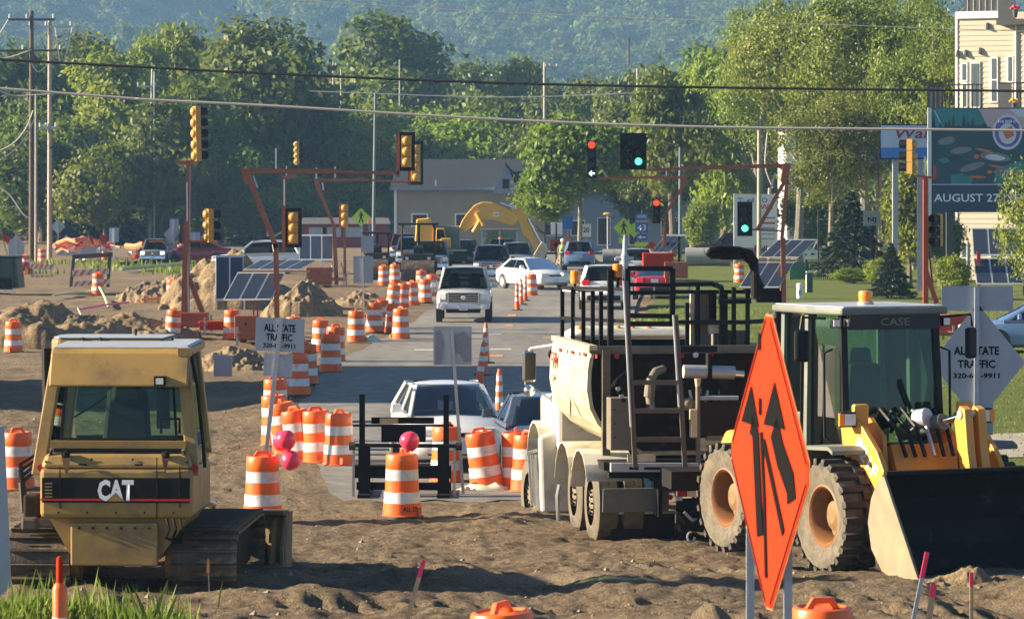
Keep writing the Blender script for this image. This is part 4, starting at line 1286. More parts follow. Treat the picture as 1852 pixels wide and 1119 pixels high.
# ------------------------------------------------------------ barricades
mk('barr_orange', (0.65, 0.16, 0.04), 0.5, var=0.15)
def striped_board(parent, b, c4, d, n):
    """white board with slanted orange stripes; c4 in photo pixels TL,TR,BR,BL"""
    q = [P(x, y, d) - b for x, y in c4]
    bd = MB().slab(q[::-1], .03).build('board', 'white_band', parent)
    m = MB()
    for k in range(n):
        t0, t1 = (k + .15) / n, (k + .62) / n
        sh = .28 / n
        A = [q[0].lerp(q[1], min(t0 + sh, 1)), q[0].lerp(q[1], min(t1 + sh, 1)), q[3].lerp(q[2], max(t1 - sh, 0)), q[3].lerp(q[2], max(t0 - sh, 0))]
        m.slab([p + Vector((0, -.045, 0)) for p in A], .004)
    m.build('stripes', 'barr_orange', bd)
d = 178
o = thing('barricade', 'three board striped barricade at the far left', 'barricade', on(78, d), 0)
b = o.location
for y in (477, 497, 516):
    striped_board(o, b, [(54, y), (98, y + 1), (98, y + 10), (54, y + 9)], d, 5)
for x in (60, 92):
    p = P(x, 476, d + .05) - b
    MB().bar((p.x, p.y, 0), p, .06).build('upright', 'galv', o)
d = 160
o = thing('barricade', 'two board striped barricade under a dark brown timber frame', 'barricade', on(165, d), 0)
b = o.location
striped_board(o, b, [(131, 489), (197, 485), (197, 495), (131, 500)], d, 5)
striped_board(o, b, [(133, 509), (198, 504), (198, 513), (133, 518)], d, 5)
for x, x2 in ((128, 134), (195, 199)):
    MB().bar(P(x, 520, d + .1) - b, P(x2, 462, d + .1) - b, .14).build('upright', 'wood_pole_dark', o)
MB().bar(P(131, 465, d + .1) - b, P(203, 460, d + .1) - b, .22).build('top_beam', 'wood_pole_dark', o)
# orange flags on poles
for px0, py0, px1, py1, fx, lb in ((20, 470, 0, 412, 12, 'orange flag on a wooden pole at the left edge'), (45, 475, 25, 415, None, 'bare wooden flag pole at the left edge'), (182, 462, 182, 425, 187, 'round orange flag in front of the left trees'), (165, 462, 160, 424, 163, 'narrow orange flag beside the sign backs')):
    a, c = P(px0, py0, 200), P(px1, py1, 200)
    o = thing('marker_flag', lb, 'flag', a, 0, 'orange flags on the left')
    o.location.z = max(gh(a.x, a.y), 0)
    MB().bar((0, 0, 0), c - o.location, .06).build('pole', 'wood', o)
    if fx:
        q = [(fx - 7, 424), (fx + 2, 425), (fx + 7, 432), (fx + 5, 442), (fx - 4, 440)] if fx > 20 else [(fx - 9, 424), (fx + 6, 428), (fx + 4, 440), (fx - 6, 436)]
        if fx == 163: q = [(160, 424), (165, 426), (170, 440), (166, 441)]
        MB().slab([P(x, y, 199.9) - o.location for x, y in q][::-1], .03).build('flag', 'orange_sign', o)

# ------------------------------------------------------------ black timber frame between the drums
d = 54.0
o = thing('skid_barrier', 'black timber and steel skid frame standing behind the balloon drums', 'barrier', on(730, d), 0)
b = o.location
def q(px, py, dd=0): return P(px, py, d + dd) - b
mk('timber_black', (0.008, 0.007, 0.0065), 0.85, spec=.2, var=0.4, scale=6)
for x in (655, 807):
    MB().bar((q(x, 0).x, 0, q(0, 808).z), q(x, 713), .09).build('upright', 'timber_black', o)
for x in (659, 802):
    p = q(x, 806, -.2)
    MB().box((p.x, -.2, p.z / 2 - .03), (.19, .16, p.z + .1)).build('leg', 'timber_black', o)
    MB().box((p.x, .25, .0), (.2, 1.5, .14)).build('skid', 'timber_black', o)
MB().bar(q(638, 769), q(820, 769), .035).build('rail', 'black', o)
MB().bar(q(634, 805, -.18), q(832, 806, -.18), .06).build('rail', 'black', o)
MB().bar(q(640, 797), q(820, 797), .02).build('rail', 'steel', o)
MB().bar(q(638, 852, -.1), q(816, 853, -.1), .2).build('beam', 'timber_black', o)
MB().bar(q(645, 878, .2), q(816, 879, .2), .12).build('beam', 'timber_black', o)
MB().bar(q(690, 784, .05), q(770, 784, .05), .2, .26).build('block', 'timber_black', o)
MB().bar(q(672, 760, .1), q(785, 760, .1), .12, .1).build('block', 'timber_black', o)
MB().bar(q(687, 761, .02), q(720, 761, .02), .1, .09).build('block', 'wood', o)
for x in (637, 830):
    p = q(x, 806, -.18)
    MB().lathe([(.02, -.05), (.07, -.05), (.07, .05), (.02, .05)], 12, p, 'x').build('end_cap', 'rubber', o, smooth=True)
for x in (640, 822):
    MB().bar((q(x, 0).x, -.18, 0), q(x, 806, -.18), .04).build('strut', 'steel', o)

# ------------------------------------------------------------ loose materials on the ground
def line(name, label, cat, pts, r, mat, group=None, n=6):
    W = [G(x, y, r + dz) for x, y, dz in pts]
    o = MB().tube([w - W[0] for w in W], r, n).build(name, mat, smooth=True)
    o.location = W[0]
    return tag(o, label, cat, group)
line('hose', 'pale green hose curving over the soil at the left', 'hose', [(38, 590, .05), (80, 594, .25), (120, 582, .3), (140, 575, .35), (153, 592, .15), (155, 600, .05)], .03, 'hose')
line('hose', 'yellow green hose hanging down beside the drum in front of the barricade', 'hose', [(180, 538, .4), (190, 545, .1), (196, 560, .05)], .05, 'hose')
line('pipe', 'pink marking pipe lying across the dug soil', 'pipe', [(140, 577, .3), (185, 568, .3), (232, 563, .3)], .04, 'pink_pipe')
line('pipe', 'pale pipe lying left of the barricade drum', 'pipe', [(96, 541, .1), (130, 536, .1), (165, 533, .1)], .06, 'hose')
line('pipe', 'orange and white marker rod on the soil ridge', 'pipe', [(255, 558, .3), (300, 554, .3)], .04, 'orange')
line('pipe', 'long green pipe behind the soil piles', 'pipe', [(218, 493, .1), (300, 487, .1), (330, 484, .1)], .12, 'hose')
line('pipe', 'rusty rail lying behind the soil piles', 'pipe', [(215, 484, .1), (300, 477, .1)], .12, 'rust_dark')
mk('plastic_sheet', (0.55, 0.60, 0.45), 0.4, var=0.15)
for px, py, w, h, lb in ((882, 886, 80, 13, 'crumpled pale plastic sandbag under the leaning drum'), (670, 617, 34, 10, 'crumpled pale plastic sheet beside the thin pole'), (838, 888, 26, 9, 'small grey sandbag at the foot of the shiny post')):
    g = G(px, py)
    s = F_PX / g.y
    m = MB().sphere((0, 0, .0), 1, 16, (w / s / 2, w / s / 2.6, h / s))
    m.v = [(x * (1 + .2 * math.sin(y * 23 + z * 31)), y, z * (1 + .35 * math.sin(x * 19 + y * 13))) for x, y, z in m.v]
    o = m.build('sandbag', 'plastic_sheet', smooth=True)
    o.location = g
    tag(o, lb, 'sandbag', 'sandbags holding the signs')
# heap of orange safety netting behind the left barricades
rgx = random.Random(4)
o = thing('safety_netting', 'long heap of orange safety netting behind the left barricades', 'netting', on(180, 215), 0)
for k in range(26):
    x0 = rgx.uniform(95, 270); y0 = 436 + rgx.uniform(0, 34) + (x0 - 180) * .02
    L_ = rgx.uniform(14, 46)
    a, c = P(x0, y0, 215 + rgx.uniform(-6, 6)), P(x0 + L_, y0 + rgx.uniform(-4, 4), 215 + rgx.uniform(-6, 6))
    a.z = max(a.z, .05); c.z = max(c.z, .05)
    m_ = (a + c) / 2 + Vector((0, 0, rgx.uniform(-.2, .25)))
    MB().tube([a - o.location, m_ - o.location, c - o.location], rgx.uniform(.07, .2), 6).build('netting_roll', ('orange_fence', 'orange_fence', 'orange_fence', 'rust_dark', 'white_band')[k % 5], o, smooth=True)
# ============================================================ portable traffic signals
def section_box(m, z, y0=-.06, y1=.12, w=.34):
    m.box((0, (y0 + y1) / 2, z), (w, y1 - y0, .345))
    m.lathe([(.15, .10), (.145, .17), (.11, .215), (.05, .235), (.001, .24)], 14, (0, 0, z), 'y')
def visor_mb(x, z, L_=.24, r=.155):
    m = MB()
    n = 14
    vs, fs = [], []
    for k in range(n + 1):
        a = R(-40 + 260 * k / n)
        for rr, y in ((r, -.06), (r, -.06 - L_), (r - .006, -.06 - L_), (r - .006, -.06)):
            vs.append((x + rr * math.cos(a), y, z + rr * math.sin(a)))
    for k in range(n):
        for j in range(4):
            fs.append((k * 4 + j, (k + 1) * 4 + j, (k + 1) * 4 + (j + 1) % 4, k * 4 + (j + 1) % 4))
    return m.add(vs, fs)
def head(parent, loc, n=3, yaw=0, hmat='sig_yellow', lit=None, plate=True, sc=1.0, dog=False, tilt=0, arrow=False, pmat='black'):
    """signal head; yaw 0 shows its lamps to the camera"""
    m = MB()
    cells = [(0, (n - 1 - 2 * k) / 2 * .36) for k in range(n)]
    if dog: cells = [(0, .36), (-.19, 0), (.19, 0), (-.19, -.36), (.19, -.36)]
    for x, z in cells:
        k0 = len(m.v)
        section_box(m, z)
        m.v[k0:] = [(a + x, b, c) for a, b, c in m.v[k0:]]
    h = m.build('signal_head', hmat, parent, smooth=True, loc=loc, rot=(0, R(tilt), R(yaw)))
    h.scale = (sc, sc, sc)
    zz = [c[1] for c in cells]; xx = [c[0] for c in cells]
    if plate:
        MB().box(((min(xx) + max(xx)) / 2, -.03, (min(zz) + max(zz)) / 2), (max(xx) - min(xx) + .58, .012, max(zz) - min(zz) + .60)).build('backplate', pmat, h, bevel=.05)
    for k, (x, z) in enumerate(cells):
        visor_mb(x, z).build('visor', 'black', h, smooth=True)
        lm = 'lens_off'
        if lit and k in lit: lm = lit[k]
        if lit and k in lit and arrow and lm == 'lamp_white':
            MB().lathe([(.001, -.066), (.14, -.064), (.145, -.06)], 18, (x, 0, z), 'y').build('lens', 'lens_off', h, smooth=True)
            MB().slab([(x + a * .1, -.069, z + c * .1) for a, c in ((-1.1, 0), (-.1, 1), (.2, 1), (-.35, .3), (1.1, .3), (1.1, -.3), (-.35, -.3), (.2, -1), (-.1, -1))][::-1], .003).build('arrow_lamp', 'lamp_white', h)
        else:
            MB().lathe([(.001, -.085), (.07, -.08), (.13, -.066), (.145, -.06)], 18, (x, 0, z), 'y').build('lens', lm, h, smooth=True)
    if hmat == 'sig_yellow' or hmat == 'black':
        MB().box(((min(xx) + max(xx)) / 2, -.062, (min(zz) + max(zz)) / 2), (max(xx) - min(xx) + .345, .006, max(zz) - min(zz) + .35)).build('door_face', 'black', h)
    return h
def solar_bank(parent, c4, n=3, back=False):
    """c4: BL, BR, TR, TL local points"""
    A, B, C_, D = [Vector(p) for p in c4]
    nn = (B - A).cross(D - A).normalized()
    fr = MB().slab([A, B, C_, D], .03).build('solar_panel', 'panel_frame', parent)
    e = nn * .034
    for k in range(n):
        a, c = k / n + .06 / n, (k + 1) / n - .06 / n
        q = [A.lerp(B, a).lerp(D.lerp(C_, a), .05), A.lerp(B, c).lerp(D.lerp(C_, c), .05), A.lerp(B, c).lerp(D.lerp(C_, c), .95), A.lerp(B, a).lerp(D.lerp(C_, a), .95)]
        MB().slab([p + e for p in q], .003).build('solar_cell', 'solar', fr)
    return fr
def signal_trailer(px, py, label, d=None, wheels=True):
    g = G(px, py) if d is None else on(px, d)
    t = thing('traffic_signal', label, 'traffic signal', g, 0, 'orange portable signal trailers')
    return t, g.y
def cabinet(t, c, dim, mat='sig_orange'):
    o = MB().box(c, dim).build('cabinet', mat, t, bevel=.02)
    MB().box((c[0], c[1] - dim[1] / 2 - .004, c[2]), (dim[0] * .86, .008, dim[2] * .8)).build('door', mat, o)
    MB().lathe([(.05, -.01), (.05, .01)], 4, (c[0], c[1] - dim[1] / 2 - .02, c[2] + dim[2] * .15), 'y').build('placard', 'rust_dark', o)
    return o
def wheel_s(t, x, y, r=.33, w=.2):
    o = MB().lathe([(r * .6, -w / 2), (r * .95, -w / 2), (r, -w / 3), (r, w / 3), (r * .95, w / 2), (r * .6, w / 2)], 20, (x, y, r), 'x', caps=False).build('wheel', 'rubber', t, smooth=True)
    MB().lathe([(.001, -w * .4), (r * .6, -w * .3), (r * .6, w * .3), (.001, w * .4)], 16, (x, y, r), 'x').build('rim', 'white', o, smooth=True)
def frame_rails(t, w=1.5, l=2.6, z=.5, mat='sig_orange'):
    m = MB()
    for s_ in (-1, 1):
        m.bar((s_ * w / 2, -l / 2, z), (s_ * w / 2, l / 2, z), .1)
    for y in (-l / 2, -l / 6, l / 6, l / 2):
        m.bar((-w / 2, y, z), (w / 2, y, z), .1)
    m.build('trailer_frame', mat, t)
    for x in (-w / 2, w / 2):
        for y in (-l / 2, l / 2):
            MB().bar((x, y, 0), (x, y, z + .25), .07).build('jack', 'steel', t)

# A: tall left mast with side-on heads
t, d = signal_trailer(338, 604, 'tall straight orange mast with two side on yellow signal heads at the left')
b = t.location
def q(px, py, dd=0.0): return P(px, py, d + dd) - b
MB().bar((0, 0, .3), q(340, 296), .10).build('mast', 'sig_orange', t)
MB().bar((-.1, -.08, .3), q(337, 400, -.08), .17).build('mast_sleeve', 'sig_orange', t)
MB().bar((.06, .1, .3), q(344, 300, .1), .04).build('lift_cable', 'steel', t)
MB().bar(q(322, 295), q(352, 293), .13).build('mast_head', 'sig_orange', t)
MB().bar(q(341, 500), q(376, 590), .16).build('brace', 'sig_orange', t)
MB().bar(q(338, 330, -.12), q(341, 610, -.12), .035).build('cable_conduit', 'white', t)
MB().bar(q(340, 437), q(372, 437), .08).build('bracket', 'sig_orange', t)
frame_rails(t, 1.4, 2.4, .35)
MB().box(q(352, 578) + Vector((0, .1, 0)), (.9, .7, .5)).build('cabinet', 'sig_orange', t, bevel=.03)
MB().box((.9, -.3, .3), (.9, .5, .3)).build('battery_box', 'orange_sign', t, bevel=.03)
head(t, q(358, 242), 5, yaw=112, sc=1.02, plate=False, tilt=4)
head(t, q(380, 408), 3, yaw=115, sc=1.05, plate=False)
solar_bank(t, [q(390, 545, 0), q(440, 540, .3), q(440, 462, .8), q(390, 462, .5)], 2)

# B: left front mast arm
t, d = signal_trailer(468, 622, 'near left orange mast arm with dark backed signal heads and tilted solar panels')
b = t.location
m = MB().bar(q(502, 640, 0), q(499, 440), .16)
m.build('mast', 'sig_orange', t)
MB().bar(q(500, 448), q(452, 326), .16).build('diagonal', 'sig_orange', t)
m = MB().bar(q(449, 332), q(443, 305), .24).bar(q(437, 309), q(610, 310), .14)
m.build('arm', 'sig_orange', t)
MB().bar(q(600, 311), q(722, 313), .10).build('arm_extension', 'sig_orange', t)
MB().bar(q(720, 320), q(720, 240), .10).build('head_bracket', 'sig_orange', t)
MB().bar(q(499, 268), q(499, 305), .05).build('antenna', 'white', t)
MB().bar(q(458, 318), q(466, 340), .05).build('gas_strut', 'steel', t)
MB().bar(q(513, 455), q(513, 372), .10).build('head_bracket', 'sig_orange', t)
MB().bar(q(490, 430), q(513, 418), .05).build('bracket', 'steel', t)
MB().box(q(486, 419, .1), (.12, .2, .3)).build('counterweight', 'steel', t)
head(t, q(735, 274), 3, yaw=184, sc=.95)
head(t, q(530, 412), 3, yaw=184, sc=.96)
solar_bank(t, [q(403, 544, -.3), q(490, 543, -.3), q(516, 493, .4), q(430, 493, .4)], 3)
solar_bank(t, [q(440, 489, .42), q(540, 489, .42), q(574, 471, 1.3), q(472, 471, 1.3)], 4)
MB().bar(q(437, 491, .4), q(560, 491, .4), .06).build('panel_rail', 'wood', t)
for x in (442, 459, 466):
    MB().bar(q(x, 575), q(x, 544, -.1), .05).build('panel_leg', 'sig_orange' if x > 445 else 'white', t)
frame_rails(t, 1.2, 2.2, .35)
cabinet(t, q(446, 591), (.72, .8, .75))
wheel_s(t, -.55, .5)

# C: left rear mast arm
t, d = signal_trailer(590, 518, 'far left orange mast arm seen from behind with a small solar panel')
b = t.location
MB().bar(q(609, 515), q(604, 405), .18).build('mast', 'sig_orange', t)
MB().bar(q(604, 408), q(577, 345), .15).build('diagonal', 'sig_orange', t)
MB().bar(q(578, 350), q(571, 324), .22).bar(q(570, 326), q(660, 325), .13).build('arm', 'sig_orange', t)
MB().bar(q(655, 325), q(744, 330), .1).build('arm_extension', 'sig_orange', t)
MB().bar(q(742, 334), q(742, 262), .1).build('head_bracket', 'sig_orange', t)
for x, y0, y1 in ((606, 301, 322), (572, 303, 326), (583, 330, 344)):
    MB().bar(q(x, y0), q(x + (2 if x == 583 else 0), y1), .06).build('antenna', 'white', t)
MB().bar(q(624, 500), q(623, 412), .12).build('rear_mast', 'sig_orange', t)
MB().bar(q(615, 412), q(615, 366), .1).build('head_bracket', 'sig_orange', t)
head(t, q(752, 295), 4, yaw=186, sc=1.25)
head(t, q(623, 390), 3, yaw=182, sc=1.05, plate=False)
solar_bank(t, [q(541, 471, 0), q(602, 471, 0), q(602, 425, .9), q(541, 425, .9)], 3)
MB().bar(q(580, 490), q(580, 470), .08).build('panel_leg', 'white', t)
MB().tube([q(582, 473, .3), q(600, 473, .3), q(602, 492, .3)], .06, 6).build('hoop', 'white', t, smooth=True)
cabinet(t, q(577, 499), (1.2, .9, .85))
frame_rails(t, 1.8, 2.4, .35)
wheel_s(t, -.8, -.2, .3)
MB().bar(q(617, 475), q(626, 510), .06).build('tow_bar', 'wood', t)

# D: slim far mast with a side-on head
t, d = signal_trailer(513, 0, 'thin far mast with a side on yellow signal head above the left arm', d=205)
b = t.location
MB().bar((0, 0, 0), q(515, 320), .14).build('mast', 'sig_orange', t)
MB().bar(q(514, 325, -.05), q(514, 380, -.05), .08).build('mast_tip', 'white', t)
MB().bar(q(510, 322), q(536, 318), .2).build('bracket', 'sig_orange', t)
MB().bar(q(518, 300), q(518, 318), .06).build('antenna', 'white', t)
head(t, q(538, 277), 4, yaw=112, sc=1.0, plate=False, tilt=3)

# E: right front mast arm
t, d = signal_trailer(1432, 598, 'near right orange mast arm with green lamps and black backplates')
b = t.location
MB().bar((q(1418, 0).x, 0, .3), q(1416, 430), .15).build('mast', 'sig_orange', t)
MB().bar(q(1414, 432), q(1424, 325), .12).build('diagonal', 'sig_orange', t)
MB().bar(q(1370, 415, .05), q(1418, 330, .05), .12).build('diagonal_brace', 'sig_orange', t)
MB().bar(q(1418, 330), q(1423, 297), .24).bar(q(1430, 299), q(1270, 304), .13).build('arm', 'sig_orange', t)
MB().bar(q(1280, 303), q(1172, 308), .09).build('arm_extension', 'sig_orange', t)
for x in (1424, 1429):
    MB().bar(q(x, 310, .1), q(x, 430, .1), .02).build('cable', 'black', t)
MB().bar(q(1402, 313), q(1392, 350), .05).build('gas_strut', 'steel', t)
head(t, q(1145, 274), 5, yaw=0, hmat='black', lit={4: 'lamp_green'}, dog=True, sc=.92)
head(t, q(1347, 396), 3, yaw=0, hmat='black', lit={2: 'lamp_green'}, sc=.86)
MB().bar(q(1360, 415, .1), q(1416, 418, .1), .06).build('head_bracket', 'sig_orange', t)
MB().bar(q(1328, 352, .1), q(1328, 434, .1), .03).build('conduit', 'white', t)
solar_bank(t, [q(1336, 521, -.3), q(1408, 521, -.3), q(1437, 474, .4), q(1366, 474, .4)], 3)
solar_bank(t, [q(1372, 467, .45), q(1443, 467, .45), q(1478, 434, 1.2), q(1408, 434, 1.2)], 3)
MB().bar(q(1365, 470, .4), q(1445, 471, .4), .07).build('panel_rail', 'wood', t)
MB().bar(q(1462, 465, .9), q(1478, 436, .9), .04).build('panel_brace', 'white', t)
MB().bar(q(1415, 600), q(1416, 520), .14).build('panel_leg', 'orange_sign', t)
MB().box(q(1428, 568), (.7, .8, .55)).build('cabinet', 'sig_orange', t, bevel=.03)
MB().box(q(1420, 592), (.5, .6, .25)).build('battery_box', 'orange_sign', t, bevel=.03)
frame_rails(t, 1.3, 2.2, .35)
wheel_s(t, .6, -.4)

# F: right rear mast arm
t, d = signal_trailer(1215, 0, 'far right orange mast arm with red lamps and a white arrow', d=141)
b = t.location
MB().bar((q(1203, 0).x, 0, .3), q(1202, 410), .14).build('mast', 'sig_orange', t)
MB().bar(q(1201, 412, 0), q(1203, 385), .12).build('diagonal', 'sig_orange', t)
MB().bar(q(1203, 388), q(1236, 335), .12).build('diagonal_brace', 'sig_orange', t)
MB().bar(q(1234, 340), q(1239, 318), .22).bar(q(1243, 321), q(1160, 321), .12).build('arm', 'sig_orange', t)
MB().bar(q(1165, 321), q(1082, 323), .1).build('arm_extension', 'sig_orange', t)
MB().bar(q(1205, 298), q(1205, 320), .05).build('antenna', 'white', t)
MB().bar(q(1090, 308), q(1098, 322), .05).build('gas_strut', 'steel', t)
head(t, q(1070, 288), 4, yaw=0, hmat='black', lit={0: 'lamp_red', 3: 'lamp_white'}, sc=1.12, arrow=True, plate=False)
head(t, q(1187, 382), 3, yaw=0, hmat='black', lit={0: 'lamp_red'}, sc=.98, plate=False)
MB().bar(q(1196, 395, .1), q(1203, 398, .1), .05).build('head_bracket', 'white', t)
solar_bank(t, [q(1176, 458, -.3), q(1208, 458, -.3), q(1240, 426, .4), q(1204, 426, .4)], 3)
MB().bar(q(1200, 425, .45), q(1243, 425, .45), .06).build('panel_rail', 'white', t)
MB().bar(q(1228, 500), q(1228, 428, .2), .1).build('panel_leg', 'rust_dark', t)
cabinet(t, q(1190, 470), (1.3, .8, .6), 'orange_sign')
MB().box(q(1222, 488), (1.0, .9, .7)).build('battery_box', 'sig_orange', t, bevel=.03)
frame_rails(t, 1.6, 2.2, .35)

# G: right side mast
t, d = signal_trailer(1673, 0, 'red orange straight mast at the right with two side on signal heads', d=100)
b = t.location
mk('sig_red', (0.50, 0.05, 0.03), 0.5, var=0.12)
MB().bar(q(1674, 560), q(1674, 320), .15).build('mast', 'sig_red', t)
MB().bar(q(1673, 283), q(1673, 345), .05).build('mast_tip', 'white', t)
MB().bar(q(1657, 318), q(1692, 322), .07).bar(q(1691, 324), q(1691, 299), .08).build('mast_head', 'sig_red', t)
MB().bar(q(1675, 490), q(1694, 548), .13).build('brace', 'sig_red', t)
MB().bar(q(1680, 455), q(1692, 560), .04).build('cable', 'cable_dark', t)
head(t, q(1645, 283), 3, yaw=-110, sc=.98, plate=False)
head(t, q(1694, 416), 3, yaw=-35, sc=.92, plate=False)
solar_bank(t, [q(1766, 515, -.3), q(1852, 515, -.3), q(1846, 467, .3), q(1760, 467, .3)], 3)
solar_bank(t, [q(1760, 463, .32), q(1846, 463, .32), q(1842, 413, 1.0), q(1757, 413, 1.0)], 3)
MB().bar(q(1770, 560), q(1770, 455, .2), .1).build('panel_leg', 'sig_red', t)
MB().box(q(1722, 585) + Vector((0, .3, 0)), (1.4, .9, .5)).build('cabinet', 'sig_red', t, bevel=.03)
frame_rails(t, 1.4, 2.4, .35)
# ============================================================ road vehicles
def paint(name, col, rough=0.28):
    return mk(name, col, rough, metal=0.1, var=0.03, coat=0.6, dirt=(0.3, 0.27, 0.22), dirt_amt=0.05)
paint('car_white', (0.74, 0.74, 0.72)); paint('car_dark', (0.045, 0.06, 0.09)); paint('car_silver', (0.50, 0.50, 0.50), .3)
paint('car_navy', (0.02, 0.028, 0.05)); paint('car_blue', (0.10, 0.15, 0.24)); paint('car_red', (0.38, 0.015, 0.03)); paint('car_maroon', (0.13, 0.018, 0.025))
paint('car_grey', (0.16, 0.18, 0.20)); paint('car_steelblue', (0.13, 0.22, 0.38))
def loft(m, st):
    n = 12
    vs, fs = [], []
    for y, w, z0, z1 in st:
        h = z1 - z0
        for x, z in ((-.82, 0), (.82, 0), (.97, .12), (1, .42), (.985, .72), (.93, .9), (.78, .985), (0, 1.03), (-.78, .985), (-.93, .9), (-.985, .72), (-1, .42), (-.97, .12)):
            vs.append((x * w, y, z0 + z * h))
    n = 13
    for i in range(len(st) - 1):
        for k in range(n):
            k2 = (k + 1) % n
            fs.append((i * n + k, (i + 1) * n + k, (i + 1) * n + k2, i * n + k2))
    fs += [tuple(range(n)), tuple(range(len(st) * n - 1, (len(st) - 1) * n - 1, -1))]
    return m.add(vs, fs)
KIND = {
    'sedan': dict(st=[(-2.3, .62, .45, .80), (-2.2, .80, .32, .98), (-1.9, .87, .22, 1.02), (-1.2, .90, .2, .98), (0, .91, .2, .95), (1.0, .90, .2, .95), (1.35, .89, .2, .93), (1.9, .85, .22, .84), (2.2, .76, .28, .72), (2.3, .6, .36, .62)],
                  cab=(-1.75, -.95, .30, 1.2, 1.0, .94, .79, .60, 1.46), wh=(-1.35, 1.4, .33, .80), nose=2.26, tail=-2.27, hl=.72, tl=.86, r=.33),
    'suv': dict(st=[(-2.3, .72, .5, 1.0), (-2.22, .86, .36, 1.1), (-1.9, .92, .26, 1.12), (-1.0, .94, .25, 1.06), (0, .94, .25, 1.04), (1.0, .94, .25, 1.04), (1.35, .93, .25, 1.02), (1.95, .89, .28, .95), (2.25, .80, .34, .85), (2.34, .66, .42, .74)],
                cab=(-2.15, -1.75, .25, 1.1, 1.1, 1.03, .84, .66, 1.70), wh=(-1.4, 1.45, .36, .83), nose=2.3, tail=-2.28, hl=.84, tl=1.05, r=.36),
    'pickup': dict(st=[(-2.95, .85, .55, 1.05), (-2.85, .95, .5, 1.12), (-1.2, .98, .45, 1.12), (-.4, .99, .42, 1.12), (.6, .99, .42, 1.12), (1.2, .98, .42, 1.14), (1.5, .97, .42, 1.16), (2.3, .95, .44, 1.13), (2.68, .90, .48, 1.06), (2.8, .82, .55, .98)],
                   cab=(-1.1, -.85, .62, 1.25, 1.12, 1.14, .88, .70, 1.90), wh=(-1.75, 1.75, .41, .86), nose=2.76, tail=-2.92, hl=.92, tl=.95, r=.41)}
def wheel(t, x, y, r, w=.22):
    tr = MB().lathe([(r * .62, -w / 2), (r * .93, -w / 2), (r, -w / 2.8), (r, w / 2.8), (r * .93, w / 2), (r * .62, w / 2)], 24, (x, y, r), 'x', caps=False).build('wheel', 'rubber', t, smooth=True)
    sg = 1 if x > 0 else -1
    m = MB().lathe([(.001, -.02), (r * .62, -.06), (r * .62, .06), (.001, .05)], 20, (x + sg * w * .28, y, r), 'x')
    m.build('rim', 'steel', tr, smooth=True)
